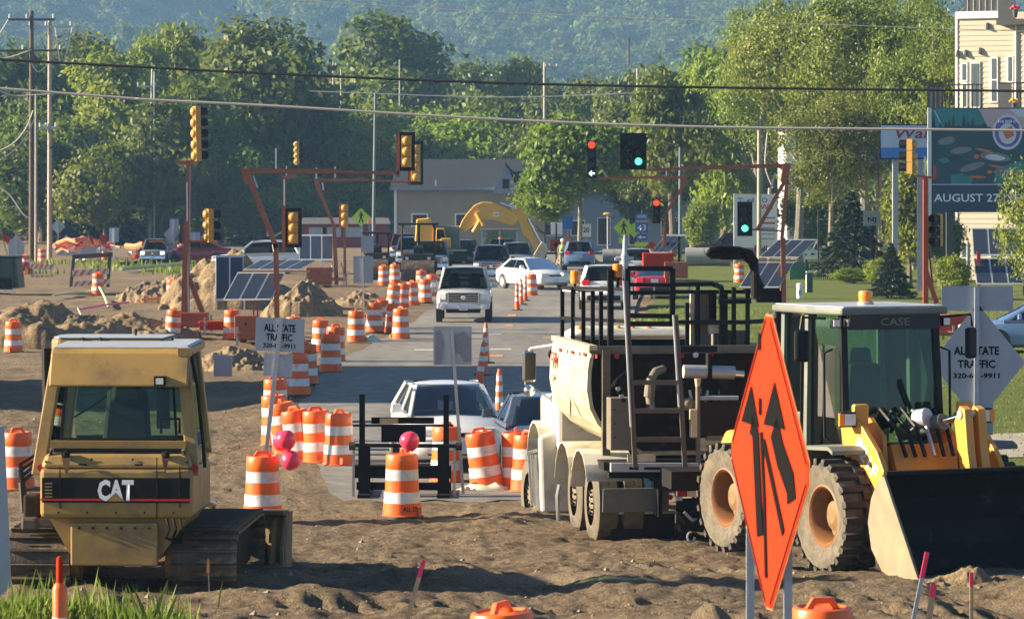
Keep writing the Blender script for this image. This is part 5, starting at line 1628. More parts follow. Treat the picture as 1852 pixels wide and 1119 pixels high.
def car(kind, mat, px, d, rz, label, sc=1.0, lit=False, group='vehicles on the road', py=None, grille='bars', z=None):
    K = KIND[kind]
    g = on(px, d)
    if z is not None: g.z = z
    elif road_l(d) - .5 < g.x < road_r(d): g.z = float(base_z(d)) - .01
    t = thing(kind if kind != 'suv' else 'sport_utility', label, {'sedan': 'car', 'suv': 'SUV', 'pickup': 'pickup'}[kind], g, R(rz), group)
    t.name = {'sedan': 'car', 'suv': 'suv_car', 'pickup': 'pickup_truck'}[kind]
    t.scale = (sc, sc, sc)
    loft(MB(), K['st']).build('body', mat, t, smooth=True)
    yr0, yr1, yf1, yf0, zr, zf, wb, wt, zt = K['cab']
    ym = (yr1 + yf1) / 2
    # roof
    n = 6
    vs = []
    for i in range(n + 1):
        for j in range(n + 1):
            a, b_ = j / n * 2 - 1, i / n
            y = yr1 - .05 + (yf1 + .05 - yr1 + .05) * b_
            vs.append((a * (wt + .035), y, zt + .035 - .05 * a * a - .05 * (2 * b_ - 1) ** 2))
    fs = [(i * (n + 1) + j, i * (n + 1) + j + 1, (i + 1) * (n + 1) + j + 1, (i + 1) * (n + 1) + j) for i in range(n) for j in range(n)]
    k0 = len(vs)
    vs += [(x, y, z - .05) for x, y, z in vs]
    bd = [j for j in range(n + 1)] + [i * (n + 1) + n for i in range(1, n + 1)] + [n * (n + 1) + j for j in range(n - 1, -1, -1)] + [i * (n + 1) for i in range(n - 1, 0, -1)]
    fs += [(bd[i], k0 + bd[i], k0 + bd[(i + 1) % len(bd)], bd[(i + 1) % len(bd)]) for i in range(len(bd))] + [tuple(k0 + i for i in f[::-1]) for f in fs[:n * n]]
    MB().add(vs, fs).build('roof', mat, t, smooth=True)
    for s_ in (-1, 1):
        m = MB()
        m.bar((s_ * wb, yf0 - .03, zf - .05), (s_ * wt, yf1, zt - .03), .075, .06)
        m.bar((s_ * wb, yr0 + .05, zr - .05), (s_ * wt, yr1, zt - .03), .16, .07)
        m.bar((s_ * wb, ym - .1, min(zr, zf) - .05), (s_ * wt, ym, zt - .03), .07, .06)
        m.bar((s_ * (wb + .01), yr0, zr - .02), (s_ * (wb + .01), yf0, zf - .02), .07)
        m.build('window_frame', mat, t)
    def glass(name, A, B, C_, D, bulge):
        A, B, C_, D = map(Vector, (A, B, C_, D))
        vs, fs = [], []
        for i in range(3):
            for j in range(7):
                a, b_ = j / 6, i / 2
                p = A.lerp(B, a).lerp(D.lerp(C_, a), b_)
                vs.append(p + Vector(bulge) * (1 - (2 * a - 1) ** 2))
        for i in range(2):
            for j in range(6):
                fs.append((i * 7 + j, i * 7 + j + 1, (i + 1) * 7 + j + 1, (i + 1) * 7 + j))
        MB().add(vs, fs).build(name, 'glass_car', t, smooth=True)
    e = .02
    glass('windshield', (-wb + e, yf0, zf), (wb - e, yf0, zf), (wt - e, yf1, zt), (-wt + e, yf1, zt), (0, .08, 0))
    glass('rear_window', (wb - e, yr0, zr), (-wb + e, yr0, zr), (-wt + e, yr1, zt), (wt - e, yr1, zt), (0, -.05, 0))
    for s_ in (-1, 1):
        x0, x1 = s_ * (wb - .01), s_ * (wt - .01)
        glass('side_window', (x0, yr0 + .1, zr), (x0, ym - .1, (zr + zf) / 2), (x1, ym, zt), (x1, yr1 + .03, zt), (s_ * .02, 0, 0))
        glass('side_window', (x0, ym - .1, (zr + zf) / 2), (x0, yf0 - .05, zf), (x1, yf1, zt), (x1, ym, zt), (s_ * .02, 0, 0))
    # inside
    m = MB()
    m.box((0, ym - .1, zf - .1), (wb * 1.7, yf0 - yr0 - .7, .12))
    for x in (-.36, .36):
        m.box((x, ym + .05, zf + .12), (.46, .14, .5), (-12, 0, 0), (.85, .8))
        m.box((x, ym - .03, zf + .44), (.24, .1, .17), None, (.8, .9))
    m.box((0, yf0 - .35, zf + .0), (wb * 1.7, .3, .14))
    m.build('interior', 'seat', t)
    MB().tube([(-.36 + .17 * math.cos(a * .628), yf0 - .62, zf + .1 + .17 * math.sin(a * .628)) for a in range(11)], .017, 5).build('steering_wheel', 'black', t)
    yw0, yw1, r, xw = K['wh']
    for x in (-xw, xw):
        for y in (yw0, yw1):
            wheel(t, x, y, r)
            MB().lathe([(r * 1.14, -.11), (r * 1.14, .085)], 20, (x + (.015 if x > 0 else -.015), y, r + .02), 'x').build('wheel_arch', 'interior', t)
    for s_ in (-1, 1):
        m = MB().box((s_ * (wb + .20), yf0 - .42, zf + .12), (.22, .13, .16), None, (.8, .8)).bar((s_ * (wb + .02), yf0 - .4, zf + .04), (s_ * (wb + .15), yf0 - .42, zf + .08), .05)
        m.build('mirror', mat, t, bevel=.03)
    yn, yt, hl, tl = K['nose'], K['tail'], K['hl'], K['tl']
    W = K['st'][-1][1]
    big = kind == 'pickup'
    for s_ in (-1, 1):
        MB().box((s_ * (W * .80 + (.06 if big else .06)), yn - (.06 if big else .1), hl), (.30 if big else .34, .22, .24 if big else .15), (0, 0, -s_ * 12)).build('headlight', 'lamp_head' if lit else 'headlight', t, bevel=.03)
        Wt = K['st'][0][1]
        MB().box((s_ * (Wt * .9 + .04), yt + .05, tl), (.20 if big else .30, .16, .36 if big else .2), (0, 0, s_ * 14)).build('taillight', 'taillight', t, bevel=.02)
    if big:
        MB().box((0, yn, .88), (1.06, .12, .36)).build('grille', 'black', t, bevel=.02)
        m = MB()
        for zz in (.72, .80, .88, .96, 1.04): m.box((0, yn + .07, zz), (1.04, .03, .022))
        for x in (-.53, .53): m.box((x, yn + .06, .88), (.035, .05, .38))
        m.build('grille_bars', 'chrome', t)
        MB().lathe([(.001, .02), (.07, .015), (.085, 0)], 14, (0, yn + .085, .88), 'y').build('badge', 'chrome', t)
        MB().box((0, yn - .02, .60), (1.86, .26, .24), None, (.98, .8)).build('bumper', 'car_silver' if mat == 'car_silver' else 'chrome', t, bevel=.05)
        MB().box((0, yn - .05, .43), (1.2, .2, .16)).build('air_dam', 'black', t)
        for s_ in (-1, 1):
            MB().lathe([(.001, .0), (.09, .0), (.1, -.03)], 12, (s_ * .72, yn + .115, .55), 'y').build('fog_light', 'headlight', t)
        MB().box((0, yt - .06, .62), (1.8, .18, .2)).build('rear_bumper', 'chrome', t, bevel=.03)
        MB().hexa([(-.9, -2.75, 1.125), (.9, -2.75, 1.125), (.9, -1.2, 1.135), (-.9, -1.2, 1.135)], [(-.9, -2.75, 1.15), (.9, -2.75, 1.15), (.9, -1.2, 1.16), (-.9, -1.2, 1.16)]).build('bed_cover', 'black', t)
    else:
        MB().box((0, yn - .02, hl - .06), (.62, .1, .1)).build('grille', 'black', t, bevel=.02)
        MB().box((0, yn - .04, .40), (1.15, .12, .17)).build('lower_grille', 'black', t, bevel=.03)
        MB().box((0, yt + .02, .46), (1.3, .12, .2)).build('rear_valance', 'black', t, bevel=.03)
        for s_ in (-1, 1):
            MB().lathe([(.001, 0), (.055, 0), (.06, -.03)], 10, (s_ * .66, yn - .03, .42), 'y').build('fog_light', 'headlight', t)
    MB().box((0, yn + (.12 if big else .035), .52 if big else .46), (.31, .015, .16)).build('license_plate', 'plate', t)
    MB().box((0, yt - (.165 if big else .025), .75 if big else .84), (.31, .015, .16)).build('license_plate', 'plate', t)
    return t
car('sedan', 'car_white', 808, 60.5, 187, 'white compact car coming towards us behind the black timber frame', 1.0)
car('sedan', 'car_dark', 988, 57.9, 5, 'dark blue grey car driving away beside the white compact car', .98)
car('pickup', 'car_silver', 840, 118.5, 180, 'silver pickup coming towards us in the open lane', 1.0, lit=False)
car('sedan', 'car_white', 963, 157, 208, 'white coupe turning across the junction', 1.0)
car('pickup', 'car_navy', 889, 168, 180, 'very dark blue pickup coming towards us behind the silver pickup')
car('pickup', 'car_blue', 781, 183, 181, 'dusty blue pickup left of the very dark one')
car('pickup', 'car_maroon', 733, 216, 179, 'red vehicle half hidden behind the black canopy machine')
car('suv', 'car_maroon', 908, 205, 180, 'dark maroon car roof behind the very dark pickup', lit=False)
car('suv', 'car_steelblue', 1048, 196, -1, 'dark blue SUV driving away in the right lane')
car('suv', 'car_white', 1091, 131, -1, 'white SUV driving away above the truck railing')
car('suv', 'car_silver', 1152, 170, -1, 'silver SUV roof behind the red car')
car('sedan', 'car_red', 1183, 143, -2, 'red sedan driving away right of the white SUV')
car('pickup', 'car_grey', 283, 209, 180, 'grey pickup with lit headlights coming from the side street', .86, lit=True)
car('sedan', 'car_red', 352, 213, 100, 'red car crossing behind the tall orange mast')
car('suv', 'car_white', 467, 186, 92, 'white car whose roof shows over the rubble pile', 1.1)
car('sedan', 'car_steelblue', 1885, 93, 90, 'blue car parked at the right edge behind the diamond sign back', z=.02)
car('pickup', 'car_maroon', 1330, 222, 75, 'dark red pickup parked far behind the right solar panels')
car('pickup', 'car_dark', 745, 199, 181, 'dark pickup waiting behind the black canopy machine')
car('suv', 'car_navy', 838, 201, 180, 'dark SUV waiting between the blue and the very dark pickups')
car('suv', 'car_grey', 935, 190, 180, 'grey SUV behind the white coupe')
class Frame:
    """local frame of a machine; at()/atx() turn a photo pixel into a local point at a given local y / x"""
    def __init__(s, loc, rz):
        s.l, s.c, s.s = Vector(loc), math.cos(rz), math.sin(rz)
    def at(s, px, py, y):
        k = (px - CX) / F_PX
        x = (k * (s.l.y + y * s.c) - s.l.x + y * s.s) / (s.c - k * s.s)
        wy = s.l.y + x * s.s + y * s.c
        return Vector((x, y, HC + (YH - py) / F_PX * wy - s.l.z))
    def atx(s, px, py, x):
        k = (px - CX) / F_PX
        y = (s.l.x + x * s.c - k * (s.l.y + x * s.s)) / (s.s + k * s.c)
        wy = s.l.y + x * s.s + y * s.c
        return Vector((x, y, HC + (YH - py) / F_PX * wy - s.l.z))
mk('rust_shade_yellow', (0.20, 0.12, 0.04), 0.7, var=0.3, scale=2, dirt=(0.09, 0.06, 0.035), dirt_amt=0.5)
# ============================================================ bulldozer seen from behind
D0 = 37.2
o = thing('bulldozer', 'yellow bulldozer seen from behind with CAT lettering on its tail', 'bulldozer', on(246, D0 + 1.6), R(-2.5))
o.location.z = 0.0
o.scale = (.93, .93, .93)
TZ = o.location
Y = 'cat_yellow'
def hull(m, yz, xb, xt=None):
    return m
# local frame: x right, y forward, z up; the rear face is at y = -1.55
# tail / engine-tank housing with sloping shoulders
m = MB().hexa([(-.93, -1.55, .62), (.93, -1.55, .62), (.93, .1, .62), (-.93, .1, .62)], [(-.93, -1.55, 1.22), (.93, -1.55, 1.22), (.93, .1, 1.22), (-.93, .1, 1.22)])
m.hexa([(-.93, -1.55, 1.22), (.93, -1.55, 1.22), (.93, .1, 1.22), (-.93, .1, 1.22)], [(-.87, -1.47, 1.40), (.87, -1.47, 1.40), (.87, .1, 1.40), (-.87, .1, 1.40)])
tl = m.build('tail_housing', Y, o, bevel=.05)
MB().box((0, -1.556, .96), (1.80, .012, .30)).build('black_band', 'black', tl)
MB().box((-.515, -1.565, .845), (.80, .012, .022)).build('red_line', 'red', tl)
MB().box((.515, -1.565, .845), (.80, .012, .022)).build('red_line', 'red', tl)
for x in (-.68, .50, .78):
    MB().box((x, -1.562, 1.0 if x > 0.6 else .99), (.012, .015, .74 if x == .50 else .5)).build('panel_seam', 'rust_dark', tl)
for k in range(5):
    MB().box((-.82, -1.566, .88 + k * .04), (.09, .014, .014)).build('louvre', 'cat_yellow', tl)
text('CAT', .44, .26, 'text_white', tl, (0, -1.572, .96), bold=.045)
MB().slab([(-.115, -1.577, .83), (.115, -1.577, .83), (0, -1.577, .935)], .003).build('triangle_mark', 'cat_yellow', tl)
# lower rear plate, ripper-less
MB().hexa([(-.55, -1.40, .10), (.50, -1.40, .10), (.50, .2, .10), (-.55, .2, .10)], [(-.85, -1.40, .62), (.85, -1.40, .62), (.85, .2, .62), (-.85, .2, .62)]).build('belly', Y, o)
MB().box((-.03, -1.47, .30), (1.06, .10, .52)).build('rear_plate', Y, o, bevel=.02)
for k in range(6):
    MB().lathe([(.018, -.02), (.018, .01)], 6, (-.45 + k * .17, -1.53, .50), 'y').build('bolt', 'rust_dark', o)
# cab
zb, zt = 1.40, 2.78
cb = dict(xl=-.80, xr=.80, tl=-.66, tr=.66)
m = MB()
yb0, yb1, yt0, yt1 = -1.42, .05, -1.22, .05
for s_ in (-1, 1):
    m = MB()
    m.hexa([(s_ * .95 - .11, yb0, 1.13), (s_ * .95 + .04, yb0, 1.13), (s_ * .95 + .04, yb0 + .16, 1.13), (s_ * .95 - .11, yb0 + .16, 1.13)], [(s_ * .76 - .075, yt0, zt - .12), (s_ * .76 + .075, yt0, zt - .12), (s_ * .76 + .075, yt0 + .14, zt - .12), (s_ * .76 - .075, yt0 + .14, zt - .12)])
    m.build('cab_post', Y, o, bevel=.015)
    m = MB()
    m.hexa([(s_ * .90 - .06, yb1 - .1, 1.3), (s_ * .90 + .06, yb1 - .1, 1.3), (s_ * .90 + .06, yb1, 1.3), (s_ * .90 - .06, yb1, 1.3)], [(s_ * .74 - .06, yt1 - .1, zt - .1), (s_ * .74 + .06, yt1 - .1, zt - .1), (s_ * .74 + .06, yt1, zt - .1), (s_ * .74 - .06, yt1, zt - .1)])
    m.build('cab_post', Y, o, bevel=.015)
MB().box((0, yb0 + .06, 1.50), (1.66, .12, .09)).build('cab_sill', Y, o)
mm = MB().prism([(-1.40, 2.20), (-1.46, 2.21), (-1.30, 2.60), (-1.22, 2.66), (.1, 2.69), (.1, 2.60), (-1.20, 2.56)], -.84, .86)
mm.build('cab_roof', Y, o, bevel=.02)
MB().hexa([(-.86, -1.2, 2.668), (.84, -1.2, 2.668), (.84, .1, 2.70), (-.86, .1, 2.70)], [(-.80, -1.1, 2.69), (.80, -1.1, 2.69), (.80, .1, 2.72), (-.80, .1, 2.72)]).build('roof_skin', 'galv', o)
cn = [(-.95, -.3), (-1.05, -.1), (-1.08, .5), (-1.0, .75), (.4, .75), (.4, -.3)]
MB().prism(cn, 2.55, 2.74, 'z').build('air_conditioner_cover', 'cat_yellow', o, bevel=.05)
MB().prism([(x * .97, y * .97) for x, y in cn], 2.741, 2.752, 'z').build('cover_skin', 'galv', o)
MB().lathe([(.012, 0), (.02, .08), (.001, .09)], 8, (-.05, .3, 2.75)).build('roof_fitting', 'black', o)
for x in (-.4, -.62, .5):
    MB().lathe([(.02, 0), (.02, .03), (.001, .035)], 8, (x, -.3, 2.72)).build('roof_bolt', 'black', o)
fr = [(-.71, 1.56), (.71, 1.56), (.655, 2.22), (-.655, 2.22)]
def ry(z): return yb0 + .03 + (z - 1.13) / (zt - 1.25) * .2
MB().slab([(x, ry(z), z) for x, z in fr], .008).build('rear_window', 'glass_dozer', o)
m = MB()
for a, b_ in ((fr[0], fr[1]), (fr[1], fr[2]), (fr[2], fr[3]), (fr[3], fr[0])):
    m.bar((a[0], ry(a[1]) - .01, a[1]), (b_[0], ry(b_[1]) - .01, b_[1]), .03, .03)
m.build('window_seal', 'black', o)
for s_ in (-1, 1):
    x0, x1 = s_ * .90, s_ * .77
    MB().slab([(x0, yb0 + .15, 1.45), (x0, yb1 - .1, 1.45), (x1, yt1 - .1, 2.6), (x1, yt0 + .14, 2.6)], .008).build('side_window', 'glass_dozer', o)
MB().slab([(-.78, .0, 1.5), (.78, .0, 1.5), (.70, .0, 2.6), (-.70, .0, 2.6)], .008).build('front_window', 'glass_dozer', o)
MB().box((0, .02, 1.36), (1.5, .08, .3)).build('dashboard', 'interior', o)
st = MB().box((-.02, -.55, 1.75), (.62, .2, .75), (-6, 0, 0), (.8, .8)).box((-.02, -.58, 2.08), (.42, .14, .25), None, (.8, .8)).build('seat', 'seat', o, bevel=.06)
for x in (-.17, .35):
    MB().box((x, -.02, 2.1), (.16, .08, 1.0)).build('front_post', 'interior', o)
MB().tube([(-.62, -.9, 1.8), (-.4, -.6, 1.95), (-.2, -.5, 2.1)], .012, 5).build('lever', 'black', o)
MB().tube([(.45, -.9, 1.6), (.45, -.9, 1.78), (.68, -.9, 1.78), (.68, -.9, 1.6)], .02, 5).build('hand_rail', 'black', o)
m = MB().box((.52, -1.425, 2.275), (.14, .09, .12))
lm = m.build('work_light', 'black', o)
MB().box((.52, -1.475, 2.275), (.09, .01, .075)).build('lens', 'headlight', lm)
for s_ in (-1, 1):
    MB().lathe([(.001, -.012), (.045, -.012), (.05, 0)], 14, (s_ * .94, yb0 - .003, 1.22), 'y').build('reflector', 'red_refl', o)
for x in (-.62, .60):
    MB().lathe([(.001, -.05), (.05, -.04), (.05, .02)], 10, (x, -1.5, 1.385), 'y').build('filler_cap', 'rust_dark', o)
MB().tube([(.86, -1.2, 2.62), (.93, -1.1, 2.2), (1.0, -1.1, 1.5), (1.02, -1.1, 1.2)], .025, 6).build('door_rail', 'black', o)
MB().box((.80, -1.26, 2.62), (.16, .12, .1)).build('roof_bracket', Y, o)
mk('clear_sheet', (0.45, 0.45, 0.5), 0.3, var=.1)
MB().box((1.02, .6, 2.36), (.24, .02, .28)).build('mirror', 'clear_sheet', o, bevel=.02)
MB().box((0, yb0 - .01, 1.432), (1.56, .03, .05)).build('window_gap', 'black', o)
for s_ in (-1, 1):
    MB().bar((s_ * .80, yb0 - .03, 1.43), (s_ * .86, yb0 - .06, 1.24), .03, .03).build('window_gap', 'black', o)
# exhaust stack on the left and hood ahead
MB().cyl((-1.04, -.35, .75), (-1.07, -.35, 2.62), .062, n=10).build('exhaust_stack', 'black', o)
MB().hexa([(-.5, .1, .8), (.5, .1, .8), (.45, 1.7, .8), (-.45, 1.7, .8)], [(-.45, .1, 1.4), (.45, .1, 1.4), (.4, 1.7, 1.2), (-.4, 1.7, 1.2)]).build('hood', Y, o, bevel=.04)
for k in range(3):
    MB().tube([(.62 + .08 * k, -1.57, .62), (.66 + .08 * k, -1.6, .5), (.60 + .09 * k, -1.5, .38), (.75, -1.3, .3)], .018, 6).build('hydraulic_hose', 'black', o, smooth=True)
for x, z in ((-.7, .69), (-.35, .69), (0, .69), (.35, .69), (.7, .69), (-.86, 1.3), (.86, 1.3), (-.3, 1.33), (.2, 1.33)):
    MB().lathe([(.014, -.012), (.014, .0)], 6, (x, -1.553 if z < 1 else -1.515, z), 'y').build('bolt', 'rust_dark', o)
for x in (-.4, .28):
    MB().box((x, -1.562, 1.27), (.10, .02, .02)).build('door_latch', 'black', o)
MB().slab([(-.66, -1.558, 1.35), (-.55, -1.558, 1.35), (-.58, -1.558, 1.2), (-.60, -1.558, 1.14), (-.63, -1.558, 1.22)], .002).build('oil_streak', 'rust_shade_yellow', tl)
MB().slab([(.56, -1.558, 1.35), (.65, -1.558, 1.35), (.62, -1.558, 1.24), (.60, -1.558, 1.16)], .002).build('oil_streak', 'rust_shade_yellow', tl)
# steps and left hand details
m = MB()
for k in range(4): m.bar((-1.0, -.75, 1.1 + k * .13), (-.90, .0, 1.2 + k * .13), .02)
m.build('step_guard', 'galv', o)
MB().box((-1.1, -1.05, .72), (.2, .3, .3)).build('valve_block', 'rust_dark', o, bevel=.03)
MB().box((-1.1, -1.25, .52), (.2, .2, .16)).build('valve_block', 'track_steel', o, bevel=.03)
for k in range(4):
    MB().tube([(-1.3, -.7 + k * .1, .6), (-1.35, -.6, .95 + .08 * k), (-1.15, -.3, 1.15 + .06 * k), (-1.0, -.2, .9)], .03, 6).build('hydraulic_hose', 'black', o, smooth=True)
# tracks
def track(xc, w):
    r = .345
    L_ = 2.3
    tr = MB()
    cyc = []
    n = 44
    per = 2 * L_ + 2 * math.pi * r
    y0 = -1.0
    for k in range(n):
        s_ = per * k / n
        if s_ < L_: cyc.append((y0 + s_, 2 * r, 0))
        elif s_ < L_ + math.pi * r:
            a = (s_ - L_) / r; cyc.append((y0 + L_ + r * math.sin(a), r + r * math.cos(a), a))
        elif s_ < 2 * L_ + math.pi * r: cyc.append((y0 + L_ - (s_ - L_ - math.pi * r), 0, math.pi))
        else:
            a = math.pi + (s_ - 2 * L_ - math.pi * r) / r; cyc.append((y0 + r * math.sin(a), r + r * math.cos(a), a))
    par = MB().prism([(y0 - r * .72, r), (y0 - r * .5, r * .5), (y0, r * .3), (y0 + L_, r * .3), (y0 + L_ + r * .7, r), (y0 + L_, r * 1.6), (y0, r * 1.6)], xc - w * .3, xc + w * .3).build('track', 'rust_dark', o)
    sh = None
    for k, (y, z, a) in enumerate(cyc):
        if sh is None:
            s2 = MB().box((0, 0, 0), (w, .16, .03)).bar((-w / 2, .06, .035), (w / 2, .06, .035), .02, .065)
            s2.bar((-w * .18, -.03, .022), (w * .12, -.03, .022), .02, .02)
            ob = s2.build('track_shoe', 'track_steel', par)
            sh = ob
        else:
            ob = sh.copy(); COL.objects.link(ob); ob.parent = par
        ob.location = (xc, y, z + .0)
        ob.rotation_euler = (-a, 0, 0)
    MB().lathe([(.001, -w * .32), (r * .75, -w * .31), (r * .82, 0), (r * .75, w * .31), (.001, w * .32)], 18, (xc, y0, r), 'x').build('sprocket', 'cat_yellow', par)
UP = [c for c in o.children]
track(-.98, .76)
track(1.04, .80)
for s_, x in ((-1, -.57), (1, .60)):
    MB().lathe([(.001, -.05), (.24, -.05), (.26, .05), (.001, .05)], 16, (x, -1.0, .36), 'x').build('final_drive', 'cat_yellow', o, smooth=True)
# fender shelf and blade ahead
MB().box((.9, -.7, .50), (.3, 1.2, .04)).build('fender', Y, o)
m = MB()
ys_, zs_ = [], []
prof = [(2.10, .0), (2.02, .25), (2.0, .5), (2.06, .78), (2.16, .96)]
for (ya, za), (yb_, zb_) in zip(prof[:-1], prof[1:]):
    m.hexa([(-1.3, ya, za), (1.3, ya, za), (1.3, ya + .05, za), (-1.3, ya + .05, za)], [(-1.3, yb_, zb_), (1.3, yb_, zb_), (1.3, yb_ + .05, zb_), (-1.3, yb_ + .05, zb_)])
bl = m.build('blade', 'rust_shade_yellow', o)  # blade coloured darker to stand in for the bulldozer's own shadow
MB().box((.0, 2.08, .97), (2.6, .2, .06)).build('blade_top', 'rust_shade_yellow', bl, bevel=.01)
for x in (-.3, .6, 1.15):
    MB().prism([(2.02, .1), (1.8, .2), (1.85, .7), (2.05, .92)], x, x + .04).build('blade_rib', 'rust_shade_yellow', bl)
MB().slab([(1.30, 2.25, 0), (1.30, 2.0, .02), (1.30, 1.96, .5), (1.30, 2.1, .98), (1.30, 2.3, .98)], .04).build('blade_end', 'bucket_side', bl)
for s_ in (-1, 1):
    MB().bar((s_ * .5, .6, .5), (s_ * .9, 2.05, .35), .14).build('push_arm', Y, o)
    MB().cyl((s_ * .5, .9, 1.0), (s_ * .7, 2.0, .75), .06).build('blade_cylinder', 'steel', o)

for c in UP:
    c.location.z += .29
bl.location = (-.12, .1, -.30)
bl.rotation_euler = (0, 0, R(-16))
# ============================================================ cream concrete truck seen from behind
g = P(1258, 990, 41.8)
o = thing('concrete_truck', 'cream volumetric concrete truck seen from behind with black roof railings and ladder', 'truck', (g.x * 1.11, g.y * 1.11, -.46), R(8.5))
o.scale = (1.11, 1.11, 1.11)
FR = Frame((g.x, g.y, 0.0), R(8.5))
A = FR.at
# hopper: sides slope in towards the belt
prof = [(-1.13, 2.46), (-1.17, 2.2), (-1.18, 1.95), (-1.14, 1.72), (-1.04, 1.52), (-.88, 1.36), (-.66, 1.22), (-.45, 1.12), (.45, 1.12), (.66, 1.22), (.88, 1.36), (1.04, 1.52), (1.14, 1.72), (1.18, 1.95), (1.17, 2.2), (1.13, 2.46)]
m = MB()
for (x0, z0), (x1, z1) in zip(prof[:-1], prof[1:]):
    t_ = Vector((x1 - x0, z1 - z0)).normalized()
    nx, nz = -t_.y * .05, t_.x * .05
    m.hexa([(x0, .75, z0), (x0 + nx, .75, z0 + nz), (x0 + nx, 3.75, z0 + nz), (x0, 3.75, z0)], [(x1, .75, z1), (x1 + nx, .75, z1 + nz), (x1 + nx, 3.75, z1 + nz), (x1, 3.75, z1)])
m.v = [(x - .08, y, z) for x, y, z in m.v]
hop = m.build('hopper', 'cream', o, smooth=True)
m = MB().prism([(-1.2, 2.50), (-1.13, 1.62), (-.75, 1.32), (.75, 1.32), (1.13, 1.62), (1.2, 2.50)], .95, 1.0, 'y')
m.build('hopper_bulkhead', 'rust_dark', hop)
for x in (-1.18, 1.04):
    MB().box((x, 2.25, 2.50), (.1, 3.05, .06)).build('hopper_rim', 'cream', hop)
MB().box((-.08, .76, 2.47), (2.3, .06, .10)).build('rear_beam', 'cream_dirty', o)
mk('tape_red', (0.45, 0.03, 0.03), 0.4, var=.1)
for k in range(7):
    p = FR.atx(1012 + k * 11, 634 + k * 2.0, -1.25)
    MB().box((-1.247, p.y, p.z - .02), (.006, .14, .045)).build('reflective_tape', 'tape_red' if k % 2 == 0 else 'white', hop)
text('FM', .42, .22, 'tape_red', hop, (-1.275, 3.3, 2.22), (0, -1, 0))
text('24', .26, .08, 'text_black', hop, (-1.275, 3.3, 1.98), (0, -1, 0))
MB().slab([(-1.275, 1.95, 1.8), (-1.275, 1.86, 1.72), (-1.275, 1.9, 1.52), (-1.275, 1.99, 1.62)], .003).build('stain', 'rust_dark', hop)
# side post behind the hopper and rear cabinet column
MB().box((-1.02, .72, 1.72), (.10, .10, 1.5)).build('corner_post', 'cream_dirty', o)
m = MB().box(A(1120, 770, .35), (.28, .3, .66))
cl = m.build('side_locker', 'cream_dirty', o, bevel=.01)
for k in range(3):
    p = A(1112, 745 + k * 25, .18)
    MB().lathe([(.012, -.01), (.012, .01)], 6, p, 'y').build('rivet', 'rust_dark', cl)
# chassis
MB().box((0, 2.6, .92), (.9, 6.6, .22)).build('chassis_rail', 'black_dirt_shade', o)
MB().box((-.03, .35, 1.04), (2.25, .5, .10)).build('rear_deck', 'black_dirt_shade', o)
m = MB()
p0, p1 = A(1104, 849, .05), A(1262, 849, .05)
m.bar(p0, p1, .1, .11)
m.build('deck_edge', 'galv', o)
for x0, x1 in ((1138, 1155), (1165, 1205), (1225, 1258)):
    MB().bar(A(x0, 851, .0), A(x1, 851, .0), .01, .035).build('paint_chip', 'rust_dark', o)
MB().bar(A(1100, 863, .1), A(1310, 863, .1), .12, .07).build('lower_beam', 'black_dirt_shade', o)
MB().bar(A(1200, 888, .0), A(1315, 885, .0), .16, .05).build('chute_lip', 'rust_dark', o)
MB().bar(A(1225, 897, -.05), A(1310, 896, -.05), .02, .075).build('tail_bar', 'tape_red', o)
MB().box(A(1255, 897, -.065), (.17, .012, .072)).build('reflective_tape', 'white', o)
MB().lathe([(.001, -.01), (.035, -.01)], 10, A(1212, 903, 0), 'y').build('taillight', 'taillight', o)
MB().box(A(1228, 905, 0), (.08, .02, .06)).build('license_plate', 'plate', o)
MB().box(A(1163, 958, .55), (.82, .02, .42)).build('mud_flap', 'black', o)
MB().box(A(1370, 958, .55), (.6, .02, .42)).build('mud_flap', 'black', o)
MB().bar(A(1100, 932, .5), A(1222, 930, .5), .05, .03).build('flap_hanger', 'galv', o)
MB().box(A(1190, 905, .3), (.05, .3, .45)).build('hitch_plate', 'black_dirt_shade', o)
MB().box(A(1262, 935, .3), (.5, .3, .4)).build('winch_box', 'black_dirt_shade', o)
for k in range(4):
    MB().tube([A(1225 + 12 * k, 930, .1), A(1238 + 14 * k, 950 - 5 * k, .1), A(1252 + 13 * k, 940, .2), A(1262 + 10 * k, 962, .2)], .022, 6).build('hose', 'galv' if k == 1 else 'black', o, smooth=True)
MB().tube([A(1250 + 7 * math.cos(a * .6), 975 + 9 * math.sin(a * .6), .1) for a in range(9)], .015, 6).build('tow_hook', 'steel', o, smooth=True)
# wheels: tandem duals at the rear, steering axle ahead
def truck_wheel(x, y, r=.51, w=.30, steer=0, mat='rubber_dusty', out=-1):
    tr = MB().lathe([(r * .58, -w / 2), (r * .9, -w / 2), (r, -w / 2.6), (r, w / 2.6), (r * .9, w / 2), (r * .58, w / 2)], 32, (0, 0, 0), 'x', caps=False)
    ob = tr.build('wheel', mat, o, smooth=True, loc=(x, y, r), rot=(0, 0, R(steer)))
    MB().lathe([(.001, -.03), (.16, -.05), (.2, .04), (r * .58, .05)], 24, (out * w * .3, 0, 0), 'x', caps=False).build('rim', 'cream_dirty', ob, smooth=True)
    lug = None
    for k in range(10):
        a = k * .628
        l2 = MB().cyl((out * (w * .3 + .04), .13 * math.cos(a), .13 * math.sin(a)), (out * (w * .3 + .08), .13 * math.cos(a), .13 * math.sin(a)), .016, n=6) if k == 0 else None
        if lug is None:
            lug = MB().cyl((0, 0, 0), (out * .05, 0, 0), .016, n=6).build('lug_nut', 'rust_dark', ob); q_ = lug
        else:
            q_ = lug.copy(); COL.objects.link(q_); q_.parent = ob
        q_.location = (out * (w * .3 + .03), .14 * math.cos(a), .14 * math.sin(a))
    return ob
